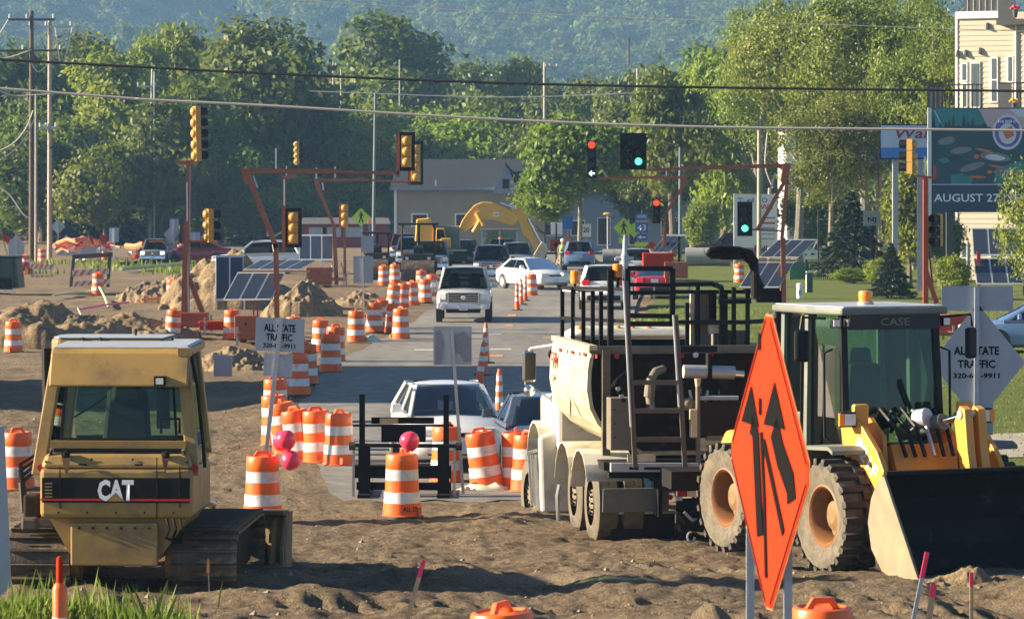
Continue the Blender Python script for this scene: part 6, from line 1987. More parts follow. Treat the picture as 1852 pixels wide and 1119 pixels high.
for x, ot in ((-1.03, -1), (-.70, -1), (1.03, 1), (.70, 1)):
    for y in (.95, 2.25):
        truck_wheel(x, y, out=ot)
fwp = FR.at(958, 968, 5.0)
steer = truck_wheel(fwp.x + .16, 5.0, .54, .36, 4)
steer.location.z = fwp.z + .54
truck_wheel(1.0, 5.0, .54, .36, 4, out=1)
# chunky tread blocks on the visible steering tyre
blk = None
for k in range(30):
    for j, xx in enumerate((-.11, .0, .11)):
        a = 2 * math.pi * (k + .5 * (j % 2)) / 30
        if blk is None:
            blk = MB().box((0, 0, 0), (.095, .075, .03)).build('tread_block', 'rubber_dusty', steer); q_ = blk
        else:
            q_ = blk.copy(); COL.objects.link(q_); q_.parent = steer
        q_.location = (xx, .545 * math.sin(a), .545 * math.cos(a)); q_.rotation_euler = (-a, 0, .2)
# fenders over the tandem
for x in (-1.02, 1.02):
    for y in (.95, 2.25):
        m = MB()
        pts = [(y + .66 * math.cos(a), .52 + .66 * math.sin(a)) for a in [R(k) for k in range(12, 172, 20)]]
        for (ya, za), (yb_, zb_) in zip(pts[:-1], pts[1:]):
            m.hexa([(x - .31, ya, za), (x + .31, ya, za), (x + .31, ya, za + .02), (x - .31, ya, za + .02)], [(x - .31, yb_, zb_), (x + .31, yb_, zb_), (x + .31, yb_, zb_ + .02), (x - .31, yb_, zb_ + .02)])
        m.build('fender', 'truck_white', o, smooth=True)
MB().box(A(1150, 908, .32), (.85, .03, .30), (8, 0, 0)).build('rear_fender_panel', 'case_grey', o)
# cab ahead
m = MB().hexa([(-1.12, 3.9, .95), (1.05, 3.9, .95), (1.0, 5.9, .95), (-1.05, 5.9, .95)], [(-1.12, 3.9, 1.75), (1.05, 3.9, 1.75), (1.0, 5.9, 1.6), (-1.05, 5.9, 1.6)])
m.hexa([(-1.12, 3.9, 1.75), (1.05, 3.9, 1.75), (1.02, 4.9, 1.75), (-1.08, 4.9, 1.75)], [(-.95, 3.95, 2.50), (.90, 3.95, 2.50), (.85, 4.75, 2.50), (-.9, 4.75, 2.50)])
cbt = m.build('cab', 'truck_white', o, bevel=.06)
m = MB()
m.hexa([(-1.0, 3.85, 2.50), (.95, 3.85, 2.50), (.9, 4.9, 2.50), (-.95, 4.9, 2.50)], [(-.75, 3.95, 2.62), (.70, 3.95, 2.62), (.68, 4.8, 2.62), (-.72, 4.8, 2.62)])
m.build('cab_roof', 'truck_white', cbt, bevel=.04)
MB().slab([(-.8, 3.885, 2.2), (.75, 3.885, 2.2), (.7, 3.94, 2.46), (-.75, 3.94, 2.46)], -.01).build('rear_window', 'glass_car', cbt)
for px in (1049, 1118, 1144, 1173):
    p = A(px, 601, 4.0)
    MB().lathe([(.035, 0), (.04, .03), (.02, .05), (.001, .052)], 10, (p.x, p.y, 2.60)).build('marker_light', 'amber', cbt, smooth=True)
# front fender and ribbed flap on the left
pts = [(5.0 + .70 * math.cos(R(k)), .56 + .70 * math.sin(R(k))) for k in range(0, 200, 20)]
m = MB()
for (ya, za), (yb_, zb_) in zip(pts[:-1], pts[1:]):
    m.hexa([(-1.28, ya, za), (-.86, ya, za), (-.86, ya, za + .03), (-1.28, ya, za + .03)], [(-1.28, yb_, zb_), (-.86, yb_, zb_), (-.86, yb_, zb_ + .03), (-1.28, yb_, zb_ + .03)])
m.build('front_fender', 'truck_white', o, smooth=True)
q0, q1 = A(978, 800, 4.2), A(1008, 930, 4.2)
MB().hexa([(q0.x, 4.1, q1.z), (q1.x + .25, 4.1, q1.z), (q1.x + .25, 4.3, q1.z), (q0.x, 4.3, q1.z)], [(q0.x - .03, 4.1, q0.z + .05), (q1.x + .25, 4.1, q0.z + .22), (q1.x + .25, 4.3, q0.z + .22), (q0.x - .03, 4.3, q0.z + .05)]).build('side_skirt', 'truck_white', o, bevel=.04)
for k in range(4):
    a, b_ = A(956 + 6 * k, 826, 4.28), A(962 + 6 * k, 918, 4.28)
    MB().bar(a, b_, .035, .02).build('ribbed_flap', 'galv', o)
MB().bar(A(952, 824, 4.3), A(972, 818, 4.3), .04).build('flap_bar', 'galv', o)
# round tank/step box with hubs between the axles
MB().tube([A(1012, 880, 3.2), A(1008, 900, 3.2), A(1010, 945, 3.2), A(1018, 948, 3.2)], .03, 6).build('exhaust_pipe', 'steel', o, smooth=True)
# mirrors
mp = A(957, 666, 4.7)
mo = MB().box((mp.x, 4.7, mp.z), (.19, .10, .44)).build('mirror', 'chrome', o, bevel=.04)
MB().box((mp.x + .01, 4.645, mp.z), (.15, .012, .38)).build('mirror_glass', 'lens_off', mo, bevel=.02)
sp = A(957, 710, 4.7)
MB().sphere(sp, .085, 14).build('spot_mirror', 'chrome', o, smooth=True)
MB().tube([mp + Vector((0, 0, .22)), A(960, 634, 4.7), A(1012, 626, 4.5)], .02, 6).build('mirror_arm', 'white', o, smooth=True)
MB().tube([A(962, 704, 4.7), A(1000, 728, 4.5)], .016, 6).build('mirror_arm', 'steel', o, smooth=True)
MB().bar(A(948, 640, 4.72), A(950, 700, 4.72), .015).build('mirror_bracket', 'white', o)
p = A(1000, 644, 4.3)
MB().box(p, (.14, .08, .12)).build('hood_mirror', 'black', o, bevel=.04)
# roof railings
K = .045
def rail(pts, w=K, name='railing', mat='black'):
    m = MB()
    for a, b_ in zip(pts[:-1], pts[1:]): m.bar(a, b_, w)
    m.build(name, mat, o)
LB, LT = 634, 522
rail([A(1017, 524, 3.4), A(1137, 528, .8)]); rail([A(1017, 579, 3.4), A(1137, 586, .8)]); rail([A(1019, 529, 3.35), A(1062, 531, 2.7), A(1110, 534, 1.2)], .03, mat='galv')
for px, yl, t0, t1 in ((1017, 3.4, 522, 622), (1036, 2.9, 524, 628), (1055, 2.3, 530, 628), (1072, 1.8, 530, 630), (1087, 1.3, 531, 632), (1106, .9, 493, 640)):
    rail([A(px, t0, yl), A(px, t1, yl)], .05, 'railing_post')
rail([A(1104, 492, .85), A(1104, 640, .85)], .07, 'railing_post')
gt = [A(1135, 490, .7), A(1216, 490, .7), A(1216, 590, .7), A(1135, 590, .7), A(1135, 490, .7)]
rail(gt, .065, 'gate_frame')
rail([A(1137, 519, .7), A(1214, 520, .7)], .05); rail([A(1137, 534, .7), A(1214, 533, .7)], .05); rail([A(1140, 575, .7), A(1214, 576, .7)], .06)
rail([A(1220, 519, .75), A(1290, 518, .8), A(1305, 524, .9), A(1306, 640, .9)], .055)
rail([A(1222, 532, .75), A(1345, 532, 1.2)], .05)
rail([A(1222, 587, .75), A(1345, 587, .9), A(1408, 583, 1.3)], .055)
rail([A(1232, 636, .72), A(1345, 634, .8), A(1408, 632, 1.2)], .07)
rail([A(1345, 531, 1.2), A(1408, 530, 1.3), A(1408, 634, 1.3)], .07)
for px, t0 in ((1243, 552), (1262, 520), (1312, 532), (1327, 524), (1352, 530)):
    rail([A(px, t0, 1.0), A(px, 634, .9)], .05, 'railing_post')
rail([A(1300, 550, .8), A(1358, 549, .8)], .06)
MB().box(A(1386, 540, 1.2), (.27, .1, .16)).build('control_box', 'black', o)
for px, py in ((1040, 505), (1117, 494)):
    p = A(px, py, 3.0 if px < 1100 else .9)
    b_ = MB().lathe([(.062, -.085), (.066, -.03), (.060, .0), (.066, .03), (.062, .085), (.001, .09)], 18, p).build('beacon', 'amber', o, smooth=True)
    MB().bar(p + Vector((0, 0, -.09)), p + Vector((0, 0, -.22)), .03).build('beacon_stalk', 'black', b_)
# cream post and tank on the platform
pp = A(1268, 580, 1.1)
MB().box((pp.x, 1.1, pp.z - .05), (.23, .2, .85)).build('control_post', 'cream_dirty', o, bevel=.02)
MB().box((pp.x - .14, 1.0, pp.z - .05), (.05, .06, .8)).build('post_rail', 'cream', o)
MB().box(A(1288, 560, 1.0), (.08, .16, .4)).build('valve_stack', 'black_dirt_shade', o)
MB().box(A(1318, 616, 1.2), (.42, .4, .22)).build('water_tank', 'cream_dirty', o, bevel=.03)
MB().box(A(1290, 598, 1.0), (.16, .1, .14)).build('meter_box', 'truck_white', o, bevel=.02)
# tall black loop pipe on the right
MB().tube([A(1368, 545, .9), A(1367, 500, .9), A(1366, 476, .9), A(1358, 462, .9), A(1335, 456, .9), A(1300, 455, .9), A(1285, 458, .9), A(1281, 463, .9), A(1287, 467, .9), A(1310, 467, .9), A(1345, 468, .9), A(1358, 478, .9), A(1366, 500, .95), A(1378, 524, 1.0)], .045, 8).build('loop_pipe', 'black', o, smooth=True)
MB().cyl(A(1366, 540, .9), A(1366, 500, .9), .06, n=12).build('pipe_coupling', 'black_dirt_shade', o)
MB().box(A(1320, 467, .9), (.24, .11, .10)).build('pipe_clamp', 'black_dirt_shade', o)
# ladder at the back
for (xa, ya, xb, yb_, nm) in ((1132, 512, 1149, 850, 'a'), (1222, 574, 1239, 850, 'b')):
    a, b2 = A(xa, ya, .05), A(xb, yb_, -.02)
    MB().bar(a, b2, .06, .035).build('ladder_rail', 'ladder', o)
    top = a.lerp(b2, .0); mid = a.lerp(b2, .78 if nm == 'a' else .6)
    MB().cyl(top + Vector((-.035, -.03, 0)), mid + Vector((-.035, -.03, 0)), .015, n=8).build('ladder_handrail', 'steel', o, smooth=True)
for y, x0, x1 in ((696, 1141, 1229), (747, 1144, 1232), (799, 1146, 1235)):
    MB().bar(A(x0, y, .0), A(x1, y, .0), .05, .06).build('ladder_rung', 'ladder', o)
MB().box(A(1160, 835, .12), (.36, .02, .13)).build('kick_plate', 'cream', o)
# machinery in the shade under the hopper
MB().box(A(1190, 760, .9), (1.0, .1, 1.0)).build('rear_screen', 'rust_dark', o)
MB().tube([A(1178, 745, .4), A(1174, 715, .4), A(1177, 690, .45), A(1186, 676, .5), A(1200, 672, .6)], .055, 10).build('elbow_pipe', 'cream_dirty', o, smooth=True)
MB().cyl(A(1174, 722, .4), A(1176, 700, .4), .07, n=12).build('pipe_collar', 'cream_dirty', o)
MB().cyl(A(1174, 742, .38), A(1180, 742, .38), .05, n=10).build('pipe_flange', 'steel', o)
MB().cyl(A(1236, 676, .3), A(1328, 678, .3), .085, n=16).build('hydraulic_cylinder', 'galv', o, smooth=True)
MB().cyl(A(1328, 680, .3), A(1345, 681, .3), .05, n=12).build('cylinder_rod', 'chrome', o, smooth=True)
MB().box(A(1282, 668, .28), (.05, .16, .34)).build('cylinder_clamp', 'black_dirt_shade', o)
MB().box(A(1254, 770, .1), (.09, .10, .36)).build('valve_body', 'cream', o, bevel=.015)
MB().cyl(A(1262, 692, .1), A(1263, 858, .1), .03, n=10).build('stand_pipe', 'cream_dirty', o, smooth=True)
MB().cyl(A(1262, 689, .1), A(1262, 712, .1), .045, .02, n=10).build('sight_tube', 'cream', o, smooth=True)
MB().cyl(A(1264, 724, .12), A(1335, 724, .12), .03, n=8).build('cross_pipe', 'galv', o, smooth=True)
MB().sphere(A(1245, 735, .2), .085, 12, (1, .8, 1)).build('filter_bowl', 'cream_dirty', o, smooth=True)
MB().box(A(1300, 760, .3), (.55, .4, .42)).build('mixer_box', 'black', o)
MB().box(A(1320, 793, .15), (.6, .1, .1)).build('mixer_lip', 'cream_dirty', o)
MB().box(A(1320, 830, .5), (.55, .2, .3)).build('mixer_panel', 'case_orange', o)
MB().tube([A(1106, 705, .3), A(1112, 695, .3), A(1125, 682, .3), A(1135, 676, .35)], .02, 6).build('hose', 'black', o, smooth=True)
for k in range(7):
    a = A(1236 + 11 * k, 706 + (k % 3) * 4, .25)
    MB().tube([a, a + Vector((.05 * math.sin(k), 0, -.18)), a + Vector((.10 * math.sin(k * 2), .05, -.42))], .018, 6).build('hose', 'galv' if k % 3 == 1 else 'black_dirt_shade', o, smooth=True)
for k in range(5):
    a = A(1115 + 3 * k, 700 + 7 * k, .2)
    MB().lathe([(.001, -.02), (.03, -.02), (.03, .02), (.001, .02)], 8, a, 'y').build('fitting', 'steel' if k % 2 else 'black_dirt_shade', o)
for px, py, mt in ((1115, 648, 'taillight'), (1232, 647, 'taillight'), (1258, 646, 'headlight'), (1285, 646, 'taillight')):
    MB().lathe([(.001, -.02), (.035, -.02), (.04, 0)], 12, A(px, py, .72), 'y').build('marker_light', mt, o)
# ============================================================ wheel loader facing right of the camera
LZ0, LR = -.40, R(203)
o = thing('wheel_loader', 'orange and grey wheel loader with its bucket, blackened for shade, towards us, lettered 821F', 'wheel loader', (5.21 * .95, 43.44 * .95, 4.5 - (4.5 - LZ0) * .95), LR)
o.scale = (.95, .95, .95)
FR = Frame((5.21, 43.44, LZ0), LR)
A, AX = FR.at, FR.atx
O, GY_ = 'case_orange', 'case_grey'
# tyres with deep bars
def big_tyre(x, y, r=.73, w=.58, det=True, out=1):
    pr = [(r * .56, -w / 2 * .8), (r * .8, -w / 2), (r * .93, -w / 2 * .95), (r * .95, -w / 2 * .7), (r * .95, w / 2 * .7), (r * .93, w / 2 * .95), (r * .8, w / 2), (r * .56, w / 2 * .8)]
    ob = MB().lathe(pr, 36, (0, 0, 0), 'x', caps=False).build('wheel', 'rubber_dusty', o, smooth=True, loc=(x, y, r))
    MB().lathe([(r * .57, out * .23), (r * .53, out * .24), (r * .48, out * .20), (r * .45, -out * .02)], 30, (0, 0, 0), 'x', caps=False).build('rim', 'rim_orange', ob, smooth=True)
    MB().lathe([(r * .46, -out * .02), (.2, -out * .03), (.19, out * .08), (.10, out * .12), (.001, out * .12)], 24, (0, 0, 0), 'x', caps=False).build('hub', 'rust_shade_yellow', ob)
    if det:
        bk = None
        n = 22
        for k in range(n):
            for s_ in (-1, 1):
                a = 2 * math.pi * (k + (.5 if s_ > 0 else 0)) / n
                if bk is None:
                    bk = MB().hexa([(-.17, -.055, -.03), (.15, -.045, -.03), (.15, .045, -.03), (-.17, .055, -.03)], [(-.165, -.045, .05), (.14, -.038, .05), (.14, .038, .05), (-.165, .045, .05)]).build('tread_lug', 'rubber', ob); q_ = bk
                else:
                    q_ = bk.copy(); COL.objects.link(q_); q_.parent = ob
                q_.location = (s_ * w * .27, r * .955 * math.sin(a), r * .955 * math.cos(a))
                q_.rotation_mode = 'XYZ'
                q_.rotation_euler = (-a, 0, R(0))
                q_.scale = (s_, 1, 1)
    return ob
big_tyre(1.05, 0, out=1); big_tyre(-1.05, 0, out=-1); big_tyre(1.05, -2.85, out=1); big_tyre(-1.05, -2.85, det=False, out=-1)
MB().cyl((-1.0, 0, .73), (1.0, 0, .73), .2, n=16).build('front_axle', 'rust_dark', o)
MB().cyl((-1.0, -2.85, .73), (1.0, -2.85, .73), .2, n=16).build('rear_axle', 'rust_dark', o)
# front frame
MB().hexa([(-.45, -1.2, .5), (.45, -1.2, .5), (.45, .8, .55), (-.45, .8, .55)], [(-.45, -1.2, 1.2), (.45, -1.2, 1.2), (.45, .3, 1.65), (-.45, .3, 1.65)]).build('front_frame', O, o)
for s_ in (-1, 1):
    MB().prism([(-.55, .9), (.35, .9), (.25, 1.75), (-.1, 1.98), (-.35, 1.9)], s_ * .52 - .03, s_ * .52 + .03).build('boom_tower', O, o)
# front fenders
for s_ in (1, -1):
    m = MB()
    pts = [(-.86, .85), (-.72, 1.30), (-.5, 1.56), (.30, 1.60), (.42, 1.55)]
    for (ya, za), (yb_, zb_) in zip(pts[:-1], pts[1:]):
        m.hexa([(s_ * 1.05 - .33, ya, za), (s_ * 1.05 + .33, ya, za), (s_ * 1.05 + .33, ya, za + .05), (s_ * 1.05 - .33, ya, za + .05)], [(s_ * 1.05 - .33, yb_, zb_), (s_ * 1.05 + .33, yb_, zb_), (s_ * 1.05 + .33, yb_, zb_ + .05), (s_ * 1.05 - .33, yb_, zb_ + .05)])
    m.build('fender', GY_, o, smooth=True)
# boom arms (curved plates) and cross tube
arm = [(-.28, 2.0), (-.05, 2.06), (.30, 1.92), (.72, 1.60), (1.02, 1.2), (1.10, .8), (1.0, .62), (.85, .75), (.62, 1.0), (.30, 1.2), (-.15, 1.5)]
for s_ in (1, -1):
    x0 = s_ * .86
    ab = MB().prism(arm, x0 - .04, x0 + .04).build('lift_arm', O, o, bevel=.012)
    if s_ == 1:
        text('821F', .66, .22, 'text_white', ab, (x0 + .046, .46, 1.50), (0, .78, -.62), (0, .62, .78), bold=.03)
MB().cyl((-.72, .75, 1.15), (.72, .75, 1.15), .12, n=14).build('cross_tube', O, o, smooth=True)
# bell crank, tilt cylinder and pins
m = MB().prism([(.62, 1.95), (.75, 2.16), (.88, 2.12), (.95, 1.6), (1.1, .95), (1.0, .8), (.85, 1.0), (.72, 1.5)], -.42, -.30)
bc = m.build('bell_crank', O, o, bevel=.012)
MB().prism([(.62, 1.95), (.75, 2.16), (.88, 2.12), (.95, 1.6), (1.1, .95), (1.0, .8), (.85, 1.0), (.72, 1.5)], -.62, -.50).build('bell_crank', O, o, bevel=.012)
MB().cyl((-.28, .78, 2.05), (-.64, .78, 2.05), .06, n=12).build('pin', 'steel', bc)
MB().cyl((-.1, -.35, 1.75), (-.30, .35, 1.93), .11, n=14).build('tilt_cylinder', GY_, o, smooth=True)
MB().cyl((-.30, .35, 1.93), (-.42, .78, 2.05), .05, n=12).build('tilt_rod', 'chrome', o, smooth=True)
MB().cyl((-.05, .1, 1.95), (-.12, .25, 1.98), .13, n=12).build('valve_cover', 'galv', o, smooth=True)
for k in range(6):
    MB().tube([(-.45 + .16 * k, -.45, 1.75), (-.42 + .16 * k, -.1, 2.05 + .03 * (k % 2)), (-.38 + .15 * k, .3, 1.85), (-.36 + .14 * k, .5, 1.5)], .03, 6).build('hydraulic_hose', 'black' if k != 2 else 'steel', o, smooth=True)
for s_ in (1, -1):
    MB().cyl((s_ * .58, -.6, .9), (s_ * .60, .55, 1.15), .075, n=12).build('lift_cylinder', GY_, o, smooth=True)
# head lights on brackets
for s_ in (1, -1):
    p = Vector((s_ * 1.02, .12, 1.98))
    lb = MB().box(p + Vector((-s_ * .24, -.05, .02)), (.22, .1, .34)).build('light_bracket', O, o, bevel=.03)
    MB().box(p + Vector((-s_ * .24, -.05, -.28)), (.22, .1, .4)).build('bracket_arm', O, lb)
    MB().box(p, (.24, .16, .20)).build('head_light', 'black', lb, bevel=.02)
    MB().box(p + Vector((-s_ * .02, .085, 0)), (.16, .012, .15)).build('lens', 'headlight', lb)
    MB().box(p + Vector((s_ * .10, .07, 0)), (.07, .04, .16)).build('turn_signal', 'amber', lb)
MB().lathe([(.001, .02), (.07, .02), (.085, 0)], 12, (.78, .03, 2.0), 'y').build('horn', GY_, o)
MB().box((-1.25, -.2, 1.9), (.26, .04, .42)).build('guard_plate', 'sign_back', o, bevel=.04)
# bucket: curved shell open to the front
bp = [(2.35, .26), (1.75, .22), (1.45, .30), (1.20, .55), (1.12, .85), (1.2, 1.15), (1.40, 1.42), (1.48, 1.46)]
W = 1.47
m = MB()
for (ya, za), (yb_, zb_) in zip(bp[:-1], bp[1:]):
    t_ = Vector((yb_ - ya, zb_ - za)).normalized(); ny, nz = t_.y * .04, -t_.x * .04
    m.hexa([(-W, ya, za), (W, ya, za), (W, ya - ny, za - nz), (-W, ya - ny, za - nz)], [(-W, yb_, zb_), (W, yb_, zb_), (W, yb_ - ny, zb_ - nz), (-W, yb_ - ny, zb_ - nz)])
bk_ = m.build('bucket', 'black_dirt_shade', o)  # shell coloured black to paint in the shade inside the bucket
for s_ in (1, -1):
    MB().prism([(2.35, .26), (1.75, .20), (1.45, .27), (1.18, .52), (1.09, .85), (1.17, 1.15), (1.38, 1.44), (1.5, 1.46)], s_ * W, s_ * (W + .035)).build('bucket_side', 'bucket_side', bk_)
MB().box((0, 1.46, 1.49), (2 * W, .10, .06)).build('spill_guard', 'black_dirt_shade', bk_, bevel=.015)
MB().box((0, 2.40, .25), (2 * W + .06, .26, .035)).build('cutting_edge', 'steel', bk_)
bk_.location = (-.26, .02, -.10)
# cab
zb, zt = 1.45, 3.40
cy0, cy1 = -2.05, -.55
def post(p0, p1, w=.09, d_=.09): return MB().bar(p0, p1, w, d_)
for nm, (x, y0, y1) in dict(a=(.72, cy1 + .12, cy1 - .02), b=(-.72, cy1 + .12, cy1 - .02), c=(.80, -1.30, -1.30), d=(-.80, -1.30, -1.30), e=(.76, cy0, cy0), f=(-.76, cy0, cy0)).items():
    post((x, y0, zb - .1), (x * .96, y1, zt - .1), .09 if nm in 'ab' else .13).build('cab_post', GY_ if nm not in 'ab' else 'black', o)
MB().prism([(-.92, cy0 - .1), (.92, cy0 - .1), (.92, -.9), (.80, -.38), (-.80, -.38), (-.92, -.9)], zt - .10, zt, 'z').build('cab_roof', GY_, o, bevel=.03)
MB().prism([(-.88, cy0 - .05), (.88, cy0 - .05), (.88, -.9), (.76, -.42), (-.76, -.42), (-.88, -.9)], zt, zt + .015, 'z').build('roof_skin', 'galv', o)
MB().box((0, -.42, zt - .19), (1.36, .06, .20)).build('front_visor', 'interior', o)
text('CASE', .44, .10, 'case_grey', o, (0, -.385, zt - .19), (-1, 0, 0))
MB().slab([(.68, cy1 + .1, 1.55), (-.68, cy1 + .1, 1.55), (-.66, cy1, zt - .3), (.66, cy1, zt - .3)], .01).build('windshield', 'glass_clear', o)
for s_ in (1, -1):
    MB().slab([(s_ * .75, cy1 + .05, zb + .1), (s_ * .80, -1.25, zb + .1), (s_ * .78, -1.25, zt - .15), (s_ * .70, cy1 - .02, zt - .15)], .008).build('side_window', 'glass_clear', o)
    MB().slab([(s_ * .80, -1.36, zb + .45), (s_ * .77, cy0 + .05, zb + .45), (s_ * .75, cy0 + .05, zt - .15), (s_ * .78, -1.36, zt - .15)], .008).build('side_window', 'glass_clear', o)
MB().slab([(.7, cy0, zb + .3), (-.7, cy0, zb + .3), (-.68, cy0, zt - .15), (.68, cy0, zt - .15)], .008).build('rear_window', 'glass_clear', o)
MB().box((0, -1.3, 1.22), (1.66, 1.5, .5)).build('cab_base', GY_, o, bevel=.03)
MB().box((.84, -1.72, 1.62), (.05, .62, .72)).build('door_panel', GY_, o, bevel=.02)
MB().box((0, -.55, 1.52), (1.3, .2, .18)).build('dashboard', 'interior', o, bevel=.03)
st = MB().box((.0, -1.3, 2.2), (.55, .18, .85), (-8, 0, 0), (.85, .8)).box((.0, -1.1, 1.85), (.55, .55, .16)).box((.0, -1.36, 2.72), (.38, .12, .22), None, (.8, .8))
st.build('seat', 'seat', o, bevel=.05)
MB().cyl((0, -.7, 1.55), (0, -.92, 1.92), .03, n=8).build('steering_column', 'black', o)
MB().tube([(.2 * math.cos(a * .524), -.92 - .06 * math.sin(a * .524), 1.93 + .17 * math.sin(a * .524)) for a in range(13)], .018, 6).build('steering_wheel', 'black', o, smooth=True)
MB().tube([(-.45, cy1 + .13, 1.62), (-.3, cy1 + .11, 2.0), (-.12, cy1 + .08, 2.45)], .014, 5).build('wiper', 'black', o)
MB().bar((-.36, cy1 + .125, 1.75), (-.12, cy1 + .085, 2.4), .03).build('wiper_blade', 'black', o)
# beacon, work lights, mirrors, grab rails
b_ = MB().lathe([(.085, 0), (.095, .06), (.095, .12), (.085, .145), (.001, .15)], 18, (.05, -1.1, zt + .05)).build('beacon', 'amber', o, smooth=True)
MB().lathe([(.11, 0), (.11, .03), (.09, .045)], 16, (.05, -1.1, zt + .012)).build('beacon_base', 'galv', b_, smooth=True)
for x in (.86, .66, -.62, -.80):
    l_ = MB().box((x, -.46, zt - .2), (.12, .08, .12)).build('work_light', 'black', o, bevel=.015)
    MB().box((x, -.415, zt - .2), (.09, .01, .09)).build('lens', 'headlight', l_)
for s_ in (1, -1):
    MB().tube([(s_ * .85, -.75, zt - .15), (s_ * 1.28, -.6, zt - .12), (s_ * 1.30, -.6, zt - .28)], .018, 6).build('mirror_arm', 'black', o, smooth=True)
    mo = MB().box((s_ * 1.28, -.60, zt - .5), (.20, .08, .42), (0, 0, s_ * -20)).build('mirror', 'black', o, bevel=.04)
    MB().box((s_ * 1.28, -.645, zt - .5), (.16, .01, .36), (0, 0, s_ * -20)).build('mirror_glass', 'lens_off', mo)
MB().tube([(.93, -1.2, 2.9), (.96, -1.2, 2.88), (.96, -1.22, 1.6), (.92, -1.22, 1.55)], .018, 6).build('grab_rail', 'black', o, smooth=True)
MB().tube([(.82, -.62, 2.85), (.95, -.6, 2.8), (.95, -.58, 1.7), (.80, -.55, 1.62)], .018, 6).build('grab_rail', 'black', o, smooth=True)
MB().tube([(-.82, -.62, 2.85), (-.95, -.6, 2.8), (-.95, -.58, 1.7), (-.80, -.55, 1.62)], .018, 6).build('grab_rail', 'black', o, smooth=True)
# steps and rear body
for k in range(3):
    MB().box((.98, -1.75, .55 + .28 * k), (.22, .5, .04)).build('step', 'black_dirt_shade', o)
m = MB()
for k in range(9): m.box((.90, -2.1, 1.35 + .07 * k), (.06, .03, .025))
for x_ in (-2.13, -2.07): m.bar((.90, x_, 1.3), (.90, x_, 2.0), .02)
m.build('step_ladder', GY_, o)
MB().hexa([(-.75, -4.4, 1.0), (.75, -4.4, 1.0), (.75, -2.1, 1.0), (-.75, -2.1, 1.0)], [(-.6, -4.2, 1.55), (.6, -4.2, 1.55), (.70, -2.1, 1.7), (-.70, -2.1, 1.7)]).build('engine_hood', O, o, bevel=.06)
MB().hexa([(-.7, -4.5, .5), (.7, -4.5, .5), (.7, -1.4, .55), (-.7, -1.4, .55)], [(-.7, -4.5, 1.0), (.7, -4.5, 1.0), (.7, -1.4, 1.1), (-.7, -1.4, 1.1)]).build('rear_frame', O, o, bevel=.03)
MB().box((.62, -1.2, 1.02), (.5, .7, .34)).build('side_tank', O, o, bevel=.03)
MB().cyl((-.4, -2.9, 2.1), (-.4, -2.9, 2.75), .07, n=12).build('exhaust_stack', 'black', o)
# ============================================================ machines and materials in the junction
d = 186.0
o = thing('excavator', 'yellow excavator with its boom arched over the waiting cars', 'excavator', on(850, d), 0)
b = o.location
def q(px, py, dd=0.0): return P(px, py, d + dd) - b
def plate(name, pts, y0, y1, mat, parent=None, bevel=0.0):
    """solid with a side outline given in photo pixels, between local depths y0 and y1"""
    n = len(pts)
    vs = [q(x, y) for x, y in pts]
    V = [(v.x, y0, v.z) for v in vs] + [(v.x, y1, v.z) for v in vs]
    fs = [tuple(range(n)), tuple(range(2 * n - 1, n - 1, -1))] + [((k + 1) % n, k, n + k, n + (k + 1) % n) for k in range(n)]
    return MB().add(V, fs).build(name, mat, parent or o, bevel=bevel)
bm = plate('boom', [(830, 413), (836, 398), (846, 384), (858, 371), (872, 365), (890, 366), (912, 375), (934, 387), (938, 392), (937, 400), (926, 409), (908, 403), (890, 398), (874, 398), (862, 403), (852, 410), (842, 420)], -.32, .32, 'exc_yellow', bevel=.04)
MB().box((q(898, 388).x, -.325, q(898, 388).z), (.30, .01, .26)).build('emblem', 'white', bm)
text('CAT', .24, .12, 'text_black', bm, q(898, 388) + Vector((0, -.335, 0)))
plate('stick', [(926, 376), (934, 373), (944, 378), (957, 396), (962, 412), (972, 430), (984, 446), (978, 462), (968, 456), (957, 432), (946, 424), (940, 404), (930, 388)], -.24, .24, 'exc_yellow', bevel=.03)
for a, c, r in (((874, 408), (862, 385), .13), ((856, 420), (872, 392), .12), ((905, 367), (934, 378), .09), ((955, 395), (978, 440), .07)):
    MB().cyl(q(*a) + Vector((0, -.4, 0)), q(*c) + Vector((0, -.36, 0)), r, n=10).build('hydraulic_cylinder', 'exc_yellow' if r > .1 else 'chrome', o, smooth=True)
plate('bucket', [(973, 446), (980, 436), (988, 441), (990, 452), (984, 466), (972, 470), (964, 462)], -.6, .6, 'cream', bevel=.03)
plate('linkage', [(966, 428), (972, 428), (985, 446), (980, 450)], -.3, -.25, 'steel')
plate('upper_body', [(762, 405), (830, 410), (832, 452), (762, 452)], -.6, 1.5, 'case_grey', bevel=.05)
plate('engine_hood', [(754, 396), (778, 394), (780, 404), (785, 404), (784, 440), (778, 444), (768, 442), (751, 436)], -1.0, .4, 'exc_yellow', bevel=.06)
plate('cab', [(790, 412), (804, 412), (808, 450), (788, 450)], -1.2, -.2, 'exc_yellow', bevel=.03)
MB().slab([q(791, 415) + Vector((0, -1.22, 0)), q(803, 415) + Vector((0, -1.22, 0)), q(806, 432) + Vector((0, -1.22, 0)), q(790, 432) + Vector((0, -1.22, 0))], .01).build('cab_window', 'glass_car', o)
plate('side_step', [(798, 430), (816, 430), (816, 448), (798, 448)], -1.4, -.6, 'exc_yellow', bevel=.04)
for y0 in (-1.3, .9):
    tr = plate('track', [(765, 462), (772, 452), (850, 452), (858, 462), (852, 472), (770, 472)], y0, y0 + .6, 'rust_dark', bevel=.05)
MB().box((q(812, 452).x, -1.35, q(812, 452).z), (2.0, .1, .09)).build('handrail', 'hose', o)
